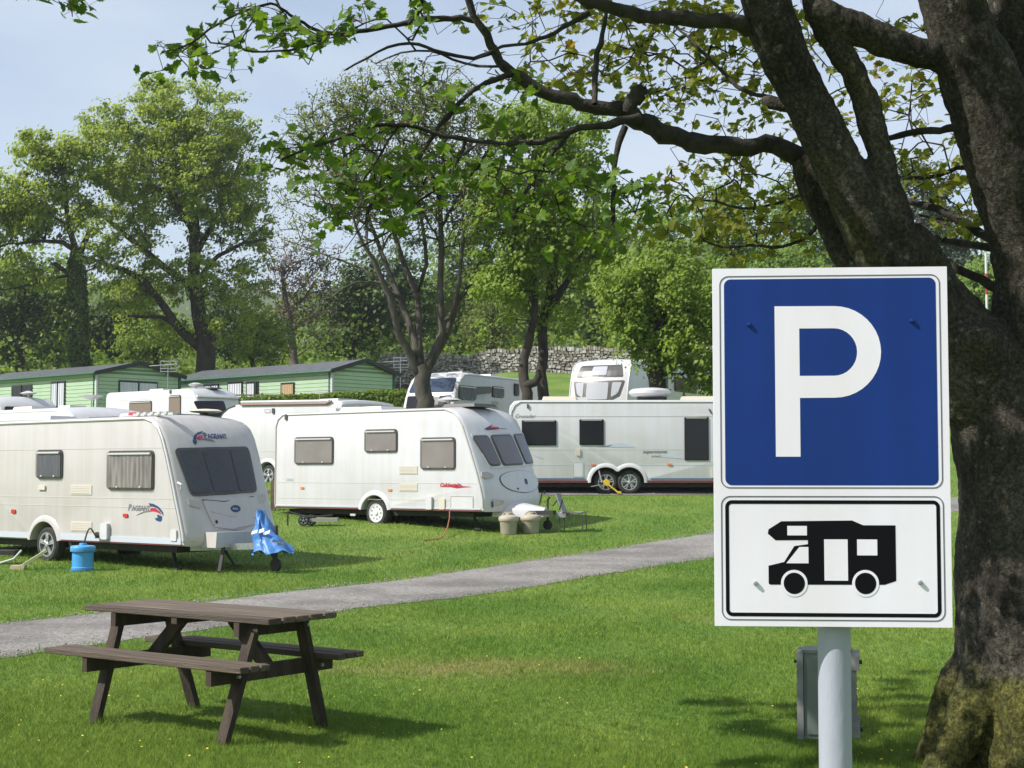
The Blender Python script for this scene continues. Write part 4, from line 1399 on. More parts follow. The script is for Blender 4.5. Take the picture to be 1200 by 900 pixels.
    def arch_rim(s, wheels, wr, m=None):
        R_ = wr + .09
        for w_ in wheels:
            mb = MB(); n = 16; dz = s.z0 - w_[1]
            a1 = math.asin(max(-1, min(1, dz / R_))); a0 = math.pi - a1
            ring = []
            for k in range(n + 1):
                a = a0 + (a1 - a0) * k / n
                for (rr, t) in ((R_ - .01, -.02), (R_ - .005, .03), (R_ + .05, .035), (R_ + .10, .0)):
                    mb.v.append(s.S(w_[0] + rr * math.cos(a), w_[1] + rr * math.sin(a), t))
            for k in range(n):
                for j in range(3):
                    a = k * 4 + j; mb.f.append((a, a + 1, a + 5, a + 4))
            if len(wheels) > 1:   # twin arches: keep only the part outside the neighbour
                keep = []
                for f in mb.f:
                    c = sum(mb.v[i][0] for i in f) / 4; z = sum(mb.v[i][2] for i in f) / 4
                    if all(math.hypot(c - q[0], z - q[1]) > R_ - .005 for q in wheels if q is not w_): keep.append(f)
                mb.f = keep
            mb.build('wheel_arch', m or s.white, s.root, smooth=50)

def swoosh(van, front, P, sc, parent=None):
    """three curved tongues: navy, crimson, grey; P is the left tip in the photo, sc pixels per unit"""
    def cres(cx, cy, pts, m):
        van.shape([(P[0] + x * sc, P[1] + y * sc) for x, y in pts], m, front, 'emblem')
    cres(0, 0, [(0, 0), (2, -1.4), (5, -2.6), (8, -3.1), (8, -2.3), (5, -1.9), (2.4, -.9)], M_grey_p)
    cres(0, 0, [(7.5, -7.6), (10.5, -7.1), (14, -5.2), (16.5, -1.8), (16.6, .2), (15.4, -1.8), (13, -4.4), (10.4, -5.4), (8.6, -5.7)], M_navy)
    cres(0, 0, [(9, -4.6), (12, -4.4), (14.4, -2.4), (15.6, -.4), (13.2, -1.8), (10.6, -2.6), (8.2, -2.4)], M_crim)
    cres(0, 0, [(12.8, -.6), (15.9, .6), (15.6, 3), (14.6, 3.8), (12.4, 3.2), (11.4, 1.8), (13.2, 1.4)], M_navy)

def ang(deg): return R(deg)

# ---------------- nearest caravan
def near_van():
    a = 38
    O = atY(215, 640, 24.0); O.z = hz(O.x, 24.6) - .0
    z0, z1 = .40, 2.44
    fr = [(0, z0), (.03, .50), (.01, .62), (-.06, .85), (-.16, 1.15), (-.27, 1.5), (-.39, 1.85), (-.50, 2.12), (-.60, 2.28), (-.74, 2.385), (-.95, z1)]
    rr = [(0, z0), (0, 2.1), (-.06, 2.3), (-.2, 2.42), (-.35, z1)]
    v = Van('nearest cream caravan with three-pane front window, blue barrel and blue hitch cover', O, -R(a), -1, 6.6, 1.92, fr, rr, z0, z1, M_cream, bulge=.13)
    # rebuild with the wheel where the photo shows it
    wx = v.s_px(52, 641)[0]
    for o in list(v.root.children): bpy.data.objects.remove(o)
    bpy.data.objects.remove(v.root)
    W = [(wx, .33)]
    v = Van('nearest cream caravan with three-pane front window, blue barrel and blue hitch cover', O, -R(a), -1, 6.6, 1.92, fr, rr, z0, z1, M_cream, wheels=W, bulge=.13, wr=.31)
    v.arch_rim(W, .31)
    v.window((44, 527, 74, 561), 'netd')
    v.window((127, 528, 181, 574), 'net')
    v.window((-50, 528, -12, 574), 'net')
    v.vent((83, 568, 108, 580)); v.vent((83, 611, 108, 623))
    v.plate('vent', (46, 569, 54, 574), M_vent, .03, .01)
    v.plate('water_inlet', (121, 613, 129, 632), M_white, .07, .02)
    v.plate('socket_cover', (201, 621, 208, 634), M_white, .03, .02)
    for q in ((14, 597, 19, 601.5), (145, 602, 150.5, 606)):
        v.plate('side_marker', q, M_red, .02, .02)
    u1 = v.s_px(206, 600)[0]
    for py in (526, 583, 593):
        z = v.s_px(100, py)[1]
        v.seam(z, -3.2, v.L / 2 + v.fx(z) - .09)
    v.seam(.475, W[0][0] + .42, 3.25, M_pgrey, .09, .014)
    v.seam(.415, W[0][0] + .42, 3.25, M_maroon, .012, .018)
    v.seam(.475, -3.25, W[0][0] - .42, M_pgrey, .09, .014)
    # edge mouldings down the front corners
    for sg in (1, -1):
        pts = [(v.L / 2 + d - .035, sg * (v.W / 2 + .004), z - .02) for d, z in fr[1:]] + [(-3.0, sg * (v.W / 2 + .004), z1 - .035)]
        MB().tube(pts, .024, 6).build('edge_trim', M_trim, v.root, smooth=True)
        pts = [(v.L / 2 + d - .075, sg * (v.W / 2 + .006), z - .02) for d, z in fr[1:-1]]
        MB().tube(pts, .006, 4).build('seal', M_wframe, v.root)
    # front window: dark surround, three panes
    c = [v.f_px(*p) for p in ((203, 525.5), (290, 523.5), (301, 577), (224, 582))]
    fo = MB().patch(rquad(c, .10), v.F, -.01, .02, 12, 14).build('front_window', M_wframe, v.root, smooth=30)
    def inner(a, b, i0=.06):
        (tl, tr, br, bl) = c
        L_ = lambda p, q, t: (p[0] + (q[0] - p[0]) * t, p[1] + (q[1] - p[1]) * t)
        t0, t1 = L_(tl, tr, a), L_(tl, tr, b); b0, b1 = L_(bl, br, a), L_(bl, br, b)
        return [L_(t0, b0, i0), L_(t1, b1, i0), L_(t1, b1, 1 - i0), L_(t0, b0, 1 - i0)]
    for a_, b_ in ((.03, .285), (.31, .66), (.685, .97)):
        q = inner(a_, b_)
        m = MB(); m.patch(rquad(q, .05), v.F, .019, .024, 8, 16)
        m.build('front_blind', M_net_d, fo)
        MB().patch(rquad(inner(a_, b_, .05), .05), v.F, .030, .038, 8, 8).build('pane', M_acr_d, fo, smooth=30)
    # front locker lid and creases
    lid = [v.f_px(*p) for p in ((236, 586), (300, 580), (306, 590), (308, 612), (272, 620), (250, 617))]
    m = MB(); m.patch(rquad(lid, .08), v.F, -.01, .018, 10, 10); m.build('locker_lid', M_cream, v.root, smooth=30)
    seam = [v.f_px(*p) for p in ((236, 586), (262, 588), (296, 582))]
    MB().tube([v.F(y, z, .02) for y, z in seam], .008, 5).build('locker_seam', M_wframe, v.root)
    seam = [v.f_px(*p) for p in ((247, 600), (272, 606), (304, 596))]
    MB().tube([v.F(y, z, .022) for y, z in seam], .008, 5).build('crease', M_seam, v.root)
    seam = [v.f_px(*p) for p in ((250, 617), (277, 621), (306, 612))]
    MB().tube([v.F(y, z, .016) for y, z in seam], .010, 5).build('locker_seam', M_seam, v.root)
    for p in ((253, 612), (299, 608)):
        y, z = v.f_px(*p); MB().patch(rrect(y - .02, z - .025, y + .02, z + .025, .015), v.F, .01, .03, 2, 2).build('locker_lock', M_dark, v.root)
    y, z = v.f_px(275, 596.5)
    pts = [(y + .10 * math.cos(t * math.pi / 8), z + .055 * math.sin(t * math.pi / 8)) for t in range(16)]
    bd = MB().patch(pts, v.F, .01, .034, 4, 6).build('badge', M_navy, v.root)
    v.lettering('Bailey', 271, 598, 2.6, M_pgrey, True, parent=bd, t=.038, shear=.2)
    for q in (((219, 585), (233, 588), (235, 596), (222, 593)), ((300.5, 582), (309, 578), (311, 586), (303, 591))):
        m = MB().patch(rquad([v.f_px(*p) for p in q], .03), v.F, -.005, .02, 4, 4).build('marker_lamp', M_lamp, v.root)
    pts = [v.F(*v.f_px(208, 566), .02), v.F(*v.f_px(210, 569), .07), v.F(*v.f_px(212, 574), .02)]
    MB().tube(pts, .018, 6).build('grab_handle', M_white, v.root)
    v.lettering('PAGEANT', 240, 513.5, 5.3, M_navy, True, big_first=True, shear=.1, wscale=1.0, bold=.008)
    # front emblem: mirrored swoosh
    for pts, m in (([(226, 517), (227, 511), (231, 507), (238, 505), (236, 508), (231, 510), (229.5, 514), (231, 519), (228.5, 521)], M_navy),
                   ([(230, 513.5), (233, 510.5), (238, 510), (237, 513), (233, 515)], M_crim),
                   ([(231, 515.5), (239, 512.5), (247, 514.5), (253, 517.5), (246, 516), (239, 514.8)], M_grey_p)):
        v.shape(pts, m, True, 'emblem')
    v.lettering('PAGEANT', 150, 598, 6.0, M_grey_p, big_first=True, shear=.3, bold=.008)
    swoosh(v, False, (160, 604), 1.9)
    for p in ((227, 633), (303, 627)):
        y, z = v.f_px(*p); MB().patch(rrect(y - .03, z - .012, y + .03, z + .012, .01), v.F, -.005, .012, 2, 2).build('number_tab', M_seam, v.root)
    # A-frame, front box, jack
    fxx = v.L / 2
    MB().bar((fxx - .3, .55, z0 - .04), (fxx + 1.15, .04, z0 + .02), .07, .10).bar((fxx - .3, -.55, z0 - .04), (fxx + 1.15, -.04, z0 + .02), .07, .10).build('a_frame', M_metal, v.root)
    MB().box((fxx + .20, .05, z0 + .10), (.34, 1.36, .24), None, .96).build('front_fairing', M_cream, v.root)
    MB().tube([(fxx + .95, .10, .05), (fxx + .95, .10, .72)], .028, 8).lathe([(.10, -.03), (.10, .03)], (fxx + .95, .10, .10), 'y', 16).build('jockey_wheel', M_chassis, v.root)
    MB().bar((fxx + .35, -.45, z0 - .02), (fxx + .45, -.62, .01), .05, .05).bar((fxx + .35, .5, z0 - .02), (fxx + .45, .62, .01), .05, .05).build('prop_stand', M_chassis, v.root)
    v.legs([2.6, -2.7])
    # roof fittings
    v.roof_box(-1.5, .75, 0, .6, .07, M_white); v.roof_box(1.25, .5, -.2, .5, .05, M_white)
    v.roof_box(-.45, .75, .5, .5, .05, M_wframe, 'roof_vent'); v.roof_box(1.95, .8, .0, 1.1, .03, M_solar, 'solar_panel', z1 + .045)
    v.roof_box(1.7, .28, -.6, .2, .05, M_crim, 'roof_box')
    rb = MB()
    for k in range(5): rb.box((1.95 + k * .17, -.75, z1 + .07), (.07, .12, .04))
    rb.bar((1.8, -.75, z1 + .05), (2.8, -.75, z1 + .05), .08, .04); rb.build('roof_rail', M_trim, v.root)
    # directional aerial: pale saucer on a black stub
    ae = MB().lathe([(.03, -.03), (.05, .08)], (2.15, .45, z1 + .03), 'z', 10).build('aerial_mast', M_dark, v.root)
    MB().lathe([(.04, .05), (.22, .07), (.28, .09), (.20, .12), (.05, .13)], (2.15, .45, z1 + .05), 'z', 24).build('aerial_saucer', M_rooft, ae, smooth=40)
    # far side mirror-like louvre block seen past the front corner
    return v
V1 = near_van()

# things about it
def at_local(v, x, y, z=None):
    p = v.base + v.u * x + v.v * y
    g = hz(p.x, p.y) if z is None else z
    return Vector((p.x, p.y, g))

def barrel_blue():
    p = grd(99.5, 24.4)
    r = empty('water_barrel', p)
    tag(r, 'blue roll-along water barrel standing beside the nearest caravan', 'water barrel')
    m = mat('blue_plastic', (.05, .28, .60), .4, c2=(.07, .33, .66), scale=4); md = mat('blue_plastic_dark', (.05, .20, .42), .45)
    MB().lathe([(.165, .0), (.175, .02), (.175, .05), (.165, .06), (.165, .29), (.175, .30)], n=28).build('drum', m, r, smooth=40)
    MB().lathe([(.19, .30), (.195, .31), (.195, .37), (.185, .385), (.17, .39), (.06, .40), (.055, .43)], n=28).build('cap_ring', m, r, smooth=40)
    MB().lathe([(.192, .295), (.197, .30), (.197, .325), (.192, .33)], n=28).build('tyre_band', md, r)
    MB().lathe([(.19, -.0), (.19, .025)], n=28).build('base_ring', md, r)
barrel_blue()

def hose():
    ax, az = V1.s_px(118, 627)
    P = V1.base + V1.u * ax + V1.v * (-(V1.W / 2 + .07)); P.z = V1.base.z + az
    b = grd(101, 24.4); b.z += .44
    pts = []
    for k in range(13):
        t = k / 12
        q = Vector(b) * (1 - t) + P * t
        q.z += .22 * math.sin(math.pi * min(1, t * 1.15)) * (1 - t * .5)
        pts.append(q)
    root = empty('pump_hose', b)
    tag(root, 'dark pump hose looping from the blue barrel to the side of the nearest caravan', 'hose')
    MB().tube([p - b for p in pts], .014, 6).build('hose', M_dark, root, smooth=True)
    MB().box(P - b, (.05, .08, .10)).build('plug', M_wframe, root)
hose()

def chock():
    p = grd(24, 24.6)
    r = empty('levelling_ramp', p); tag(r, 'pale yellow-green plastic ramp propped against the near wheel of the nearest caravan', 'ramp')
    m = mat('weathered_yellow_green', (.42, .44, .20), .7, c2=(.5, .47, .3), scale=9)
    MB().bar((0.02, 0, .03), (.42, .12, .30), .16, .045).build('board', m, r)
    MB().bar((-.10, 0, .035), (.12, 0, .035), .15, .07).build('foot', mat('raw_wood', (.48, .40, .26), .8), r)
chock()

def step_tray():
    # dark moulded tray with a white handle lying under the caravan's rear
    p = grd(4, 25.6)
    r = empty('folding_trolley', p); tag(r, 'black trolley with curved white tube handle lying under the nearest caravan', 'trolley')
    pts = [(-.55, 0, .06), (-.3, -.05, .02), (0, -.05, .03), (.22, -.02, .10), (.34, 0, .24)]
    MB().tube(pts, .018, 8).build('handle', M_white, r, smooth=True)
    MB().box((-.1, .15, .20), (.62, .3, .07)).build('tray', M_chassis, r)
step_tray()

def hitch_cover():
    p = at_local(V1, V1.L / 2 + .92, .02)
    r = empty('hitch_cover', p, math.atan2(V1.u.y, V1.u.x)); tag(r, 'crumpled bright blue plastic cover over the hitch of the nearest caravan', 'cover')
    m = mat('blue_sheeting', (.05, .17, .43), .45, c2=(.07, .22, .52), scale=5, bump=.5, bscale=9)
    n = 44; rows = 20
    mb = MB()
    for j in range(rows + 1):
        t = j / rows                      # 0 top .. 1 hem
        for k in range(n):
            a = 2 * math.pi * k / n
            pleat = 1 + .10 * math.sin(a * 7 + t * 2) * t + .06 * math.sin(a * 13 + 1) * t
            rx = (.055 + .29 * t ** .9) * pleat; ry = (.055 + .24 * t ** .85) * pleat
            cx = -.22 + .26 * t
            z = .98 - .66 * t ** (.85 if math.cos(a) < .2 else .62) - .05 * math.sin(a * 5) * t
            nn = mnoise.noise(Vector((math.cos(a) * 2, math.sin(a) * 2, t * 5))) * .05
            mb.v.append((cx + (rx + nn) * math.cos(a), (ry + nn) * math.sin(a), max(z, .30 + .03 * math.sin(a * 6))))
    for j in range(rows):
        for k in range(n):
            a_ = j * n + k; b_ = j * n + (k + 1) % n
            mb.f.append((a_, b_, b_ + n, a_ + n))
    mb.f.append(tuple(range(n)))
    mb.build('sheet', m, r, smooth=60)
    # white printed flash, following the side toward the road
    fl = MB()
    lab = mat('white_print', (.60, .66, .74), .5)
    def fn(u, v_, t):
        tt = (.98 - v_) / .66
        ay = -(.055 + .24 * max(.02, tt) ** .85) * .93 - .012 - t
        return (u, ay, v_)
    for (u, z, w, h) in ((-.22, .60, .12, .05), (-.06, .62, .10, .06), (.08, .60, .10, .05)):
        fl.patch([(u, z), (u + w, z + .03), (u + w, z + h + .03), (u, z + h)], fn, 0, .012, 2, 2)
    fl.build('print', lab, r)
hitch_cover()

# ---------------- middle caravan
def mid_van():
    a = 37
    O = atY(566, 604, 32.0); O.z = hz(O.x - 1, 32.6) + .02
    z0, z1 = .38, 2.56
    fr = [(0, z0), (.03, .50), (.02, .68), (-.05, .95), (-.15, 1.25), (-.28, 1.6), (-.41, 1.93), (-.52, 2.2), (-.62, 2.36), (-.78, 2.49), (-1.0, z1)]
    rr = [(0, z0), (0, 2.22), (-.03, 2.38), (-.10, 2.48), (-.22, z1)]
    def mk(W):
        return Van('white caravan with white wheel trim and three small front panes, in the middle', O, -R(a), -1, 6.15, 2.0, fr, rr, z0, z1, M_white, wheels=W, bulge=.14, wr=.31, style='trim')
    v = mk(())
    wx = v.s_px(439, 603)[0]
    for o in list(v.root.children): bpy.data.objects.remove(o)
    bpy.data.objects.remove(v.root)
    W = [(wx, .31)]
    v = mk(W)
    v.arch_rim(W, .31)
    v.window((346, 512, 391, 544), 'blind'); v.window((428, 503, 466, 530), 'blind'); v.window((493.5, 512.5, 534, 550), 'blind')
    # sky and hedge seen in the nearest pane are reflections; nothing is painted there
    v.vent((468, 546, 489.5, 556)); v.vent((468, 566.5, 489.5, 576))
    v.hatch((528, 581, 555, 598.5))
    v.plate('water_inlet', (501, 582, 507.5, 597), M_white, .06, .015)
    v.plate('socket_cover', (515, 584, 522, 597), M_vent, .03, .03)
    v.plate('vent', (411, 602, 417, 604.5), M_seam, .02, .01)
    for q in ((352.5, 570.5, 356.5, 572.8), (455, 573, 459.5, 575.3)): v.plate('side_marker', q, M_orange, .02, .01)
    v.plate('grab_handle', (334.5, 485.5, 337, 492), M_wframe, .03, .01)
    for py in (566, ): 
        z = v.s_px(430, py)[1]; v.seam(z, -2.95, v.L / 2 + v.fx(z) - .09)
    v.seam(v.s_px(430, 585)[1], -2.95, 2.9, None, .007)
    v.seam(.40, W[0][0] + .43, 3.02, M_maroon, .02, .014); v.seam(.40, -3.02, W[0][0] - .43, M_maroon, .02, .014)
    v.seam(.44, W[0][0] + .43, 3.02, M_pgrey, .03, .012); v.seam(.44, -3.02, W[0][0] - .43, M_pgrey, .03, .012)
    for sg in (1, -1):
        pts = [(v.L / 2 + d - .035, sg * (v.W / 2 + .004), z - .02) for d, z in fr[1:]] + [(-2.8, sg * (v.W / 2 + .004), z1 - .035), (-2.96, sg * (v.W / 2 + .004), 2.42), (-3.03, sg * (v.W / 2 + .004), 2.25), (-3.04, sg * (v.W / 2 + .004), .45)]
        MB().tube(pts, .018, 6).build('edge_trim', M_seam, v.root, smooth=True)
    v.lettering('Colchester', 515.5, 570.5, 4.6, M_crim, shear=.3, bold=.012)
    for pts, m in (([(529, 571), (536, 569), (541, 569.5), (553, 570.5), (541, 571.5), (536, 572.2)], M_crim), ([(536, 565.5), (541, 568.5), (543, 570.3), (540, 569.8)], M_purple)):
        v.shape(pts, m, name='emblem')
    v.lettering('550/TB', 335, 563.5, 3.0, M_pgrey, shear=.2, bold=.01)
    # front: three framed panes
    quads = [((552, 511), (571, 510.5), (587, 546), (574, 547)), ((573, 510.2), (598, 509.4), (613, 545), (589, 546.5)), ((600, 509), (611.5, 508.5), (625, 543), (615, 544.5))]
    c = [v.f_px(*p) for p in ((551, 508.8), (612, 506.8), (626, 545.2), (575, 549.2))]
    MBf = MB().patch(rquad(c, .06), v.F, -.01, .014, 10, 12).build('front_window', M_trim, v.root, smooth=30)
    for q in quads:
        qq = [v.f_px(*p) for p in q]
        cx = sum(p[0] for p in qq) / 4; cz = sum(p[1] for p in qq) / 4
        fo = MB().patch(rquad(qq, .09), v.F, .005, .030, 8, 6).build('pane', M_wframe, MBf, smooth=30)
        sh = [(cx + (p[0] - cx) * .90, cz + (p[1] - cz) * .90) for p in qq]
        MB().patch(rquad(sh, .07), v.F, .028, .040, 8, 6).build('glass', mat('grey_acrylic', (.11, .10, .115), .08, spec=.8), fo, smooth=30)
    # oval locker lid
    cy, cz = v.f_px(608.5, 565)
    e0 = v.f_px(586, 565); e1 = v.f_px(631, 565); t_ = v.f_px(608, 551.5); b_ = v.f_px(608, 577.5)
    rx = (e1[0] - e0[0]) / 2; rz = (t_[1] - b_[1]) / 2; cy = (e0[0] + e1[0]) / 2; cz = (t_[1] + b_[1]) / 2
    def oval(k): 
        o = []
        for i in range(28):
            t = 2 * math.pi * i / 28
            x, z = math.cos(t), math.sin(t)
            o.append((cy + rx * k * x * (1 + .10 * z), cz + rz * k * (abs(z) ** .85) * (1 if z > 0 else -1)))
        return o
    lo = MB().patch(oval(1.0), v.F, -.01, .010, 10, 12).build('locker_lid', M_wframe, v.root, smooth=30)
    MB().patch(oval(.965), v.F, .005, .020, 10, 12).build('lid_panel', M_white, lo, smooth=30)
    y, z = v.f_px(615.5, 564.5); MB().patch(rrect(y - .05, z - .06, y + .05, z + .06, .045), v.F, .018, .03, 3, 3).build('badge', M_navy, v.root)
    for p in ((606, 573), (630, 571)):
        y, z = v.f_px(*p); MB().patch(rrect(y - .02, z - .02, y + .02, z + .02, .015), v.F, .018, .035, 2, 2).build('locker_lock', M_dark, v.root)
    v.lettering('Colchester', 575, 502.3, 3.2, M_crim, True, shear=.3, bold=.012, wscale=.75)
    v.shape([(567.5, 502.5), (573, 499.5), (577, 497.5), (575, 501), (580, 502), (595, 502.3), (571, 504)], M_purple, True, 'emblem')
    for q in (((563, 554), (570, 553), (578, 556.5), (577, 560), (568, 561.5), (564, 559)),):
        m = MB().patch(rquad([v.f_px(*p) for p in q], .05), v.F, -.005, .03, 5, 5).build('corner_lamp', M_lamp, v.root)
    for q in (((576, 585), (590, 586.5), (589, 591), (577, 592.5)),):
        m = MB().patch(rquad([v.f_px(*p) for p in q], .03), v.F, -.005, .022, 4, 4).build('marker_lamp', M_lamp, v.root)
    y, z = v.f_px(576.5, 590.5); MB().patch(rrect(y - .015, z - .07, y + .015, z + .05, .01), v.F, .01, .03, 2, 2).build('reflector', M_navy, v.root)
    y, z = v.f_px(641, 577); MB().patch(rrect(y - .02, z - .04, y + .02, z + .04, .015), v.F, .0, .03, 2, 2).build('marker_lamp', M_navy, v.root)
    fxx = v.L / 2
    # moulded drawbar cover
    m = MB(); n = 12; rows = 8
    for j in range(rows + 1):
        t = j / rows
        x = fxx - .1 + 1.0 * t
        hw = .46 * (1 - t) ** .9 + .10; top = .60 - .14 * t ** 1.3; bot = .27 + .0 * t
        for k in range(n + 1):
            a_ = math.pi * k / n
            m.v.append((x, -hw * math.cos(a_), bot + (top - bot) * math.sin(a_) ** .55))
    for j in range(rows):
        for k in range(n):
            q = j * (n + 1) + k; m.f.append((q, q + 1, q + n + 2, q + n + 1))
    m.f.append(tuple(rows * (n + 1) + k for k in range(n + 1)))
    m.build('drawbar_cover', M_white, v.root, smooth=50)
    MB().bar((fxx - .2, .5, .34), (fxx + 1.1, .03, .37), .06, .08).bar((fxx - .2, -.5, .34), (fxx + 1.1, -.03, .37), .06, .08).build('a_frame', M_chassis, v.root)
    MB().tube([(fxx + .85, .12, .06), (fxx + .85, .12, .62), (fxx + .85, .18, .68)], .024, 8).lathe([(.10, -.03), (.10, .03)], (fxx + .85, .12, .10), 'y', 16).build('jockey_wheel', M_chassis, v.root)
    MB().tube([(fxx + .72, 0, .52), (fxx + .80, 0, .80)], .013, 6).build('brake_lever', M_dark, v.root)
    MB().tube([(fxx + 1.0, .1, .5), (fxx + 1.1, .14, .66), (fxx + 1.24, .1, .62), (fxx + 1.2, .05, .42)], .016, 6).build('connection_cable', M_dark, v.root, smooth=True)
    v.legs([2.55, -2.6])
    v.roof_box(2.0, .9, -.1, .8, .07, M_wframe, 'roof_vent'); v.roof_box(-.9, 1.3, 0, .9, .08, M_skylight)
    v.roof_box(-2.2, .5, .1, .5, .08, M_skylight)
    ae = MB().lathe([(.025, 0), (.03, .16)], (1.5, -.2, z1 + .04), 'z', 10).build('aerial_mast', M_trim, v.root)
    MB().lathe([(.05, .14), (.20, .15), (.28, .18), (.20, .21), (.05, .26)], (1.5, -.2, z1 + .04), 'z', 24).build('aerial_saucer', M_white, ae, smooth=40)
    return v
V2 = mid_van()

def waste(px, Y, label, h=.42, r0=.21):
    p = grd(px, Y)
    r = empty('waste_tank', p); tag(r, label, 'waste water tank', 'beige tanks by the drawbar')
    m = mat('beige_plastic', (.29, .255, .20), .6, c2=(.34, .305, .24), scale=5); ml = mat('pale_lid', (.40, .35, .275), .6)
    MB().lathe([(r0 * .86, 0), (r0 * .9, .02), (r0 * .98, h * .62), (r0 * 1.02, h * .66)], n=24).build('tub', m, r, smooth=40)
    MB().lathe([(r0 * 1.04, h * .62), (r0 * 1.12, h * .66), (r0 * 1.14, h * .78), (r0 * 1.04, h * .86), (r0 * .6, h * .93), (r0 * .35, h * .94), (r0 * .34, h * 1.02), (r0 * .2, h * 1.03)], n=24).build('lid', ml, r, smooth=40)
    MB().tube([(-r0 * .8, 0, h * .86), (-r0 * .4, 0, h * 1.04), (r0 * .4, 0, h * 1.04), (r0 * .8, 0, h * .86)], .016, 6).build('handle', m, r, smooth=True)
    return r
def near_tanks():
    waste(596, 32.0, 'beige waste tank by the middle caravan, left one of the pair', .43, .185)
    waste(622, 32.2, 'beige waste tank in front of the drawbar, right one of the pair', .42, .195)
near_tanks()

def chair():
    p = grd(661, 32.4)
    r = empty('folding_chair', p, R(-14)); tag(r, 'folded grey camping chair beside the drawbar of the middle caravan', 'camping chair')
    mf = mat('grey_chair_fabric', (.20, .21, .22), .8, c2=(.26, .27, .28), scale=8)
    MB().tube([(-.05, -.22, 0), (-.05, -.22, .40), (.0, -.22, .42), (.42, -.22, .40), (.44, -.22, 0)], .013, 6).tube([(-.05, .22, 0), (-.05, .22, .40), (.0, .22, .42), (.42, .22, .40), (.44, .22, 0)], .013, 6).build('frame', M_wframe, r, smooth=True)
    MB().box((.2, 0, .41), (.42, .42, .03)).build('seat', mf, r)
    MB().bar((.0, 0, .42), (-.14, 0, .80), .42, .03, up=(1, 0, 0)).build('backrest', mf, r)
    MB().box((-.02, -.02, .36), (.2, .46, .10)).build('side_pocket', mf, r)
chair()

def red_cable():
    a = V2.s_px(528, 599)
    P = V2.base + V2.u * a[0] - V2.v * (V2.W / 2 + .03); P.z = V2.base.z + a[1]
    g = grd(516, 30.6)
    pts = [P, P + Vector((0, -.06, -.14)), P * .55 + Vector(g) * .45 + Vector((.04, 0, -.08)), Vector(g) + Vector((.05, .1, .06)), Vector(g) + Vector((0, 0, .03)), Vector(g) + Vector((-.15, -.25, .02)), Vector(g) + Vector((-.3, -.28, .01))]
    mb = MB(); pts = [p - Vector(g) for p in pts]
    m = mat('orange_cable', (.34, .09, .05), .6)
    o = mb.tube(pts, .013, 6).build('power_cable', m, None, smooth=True)
    o.location = g
    tag(o, 'orange power cable hanging from the side of the middle caravan into the grass', 'cable')
red_cable()

def mover():
    p = grd(357, 33.2)
    r = empty('spare_wheel_carrier', p); tag(r, 'small black wheeled carrier on the grass under the tail of the middle caravan', 'wheel carrier')
    MB().tube([(-.35, 0, .32), (-.35, 0, .02)], .02, 6).tube([(-.35, 0, .32), (.1, 0, .20), (.6, .1, .24)], .02, 6).build('frame', M_chassis, r, smooth=True)
    for x in (.0, .14):
        wheel(r, x, -.06 + x, .13, .12, .07, -1, 'alloy5')
    MB().box((.42, .15, .14), (.6, .3, .08)).build('tray', mat('grey_tray', (.30, .28, .25), .7), r)
mover()

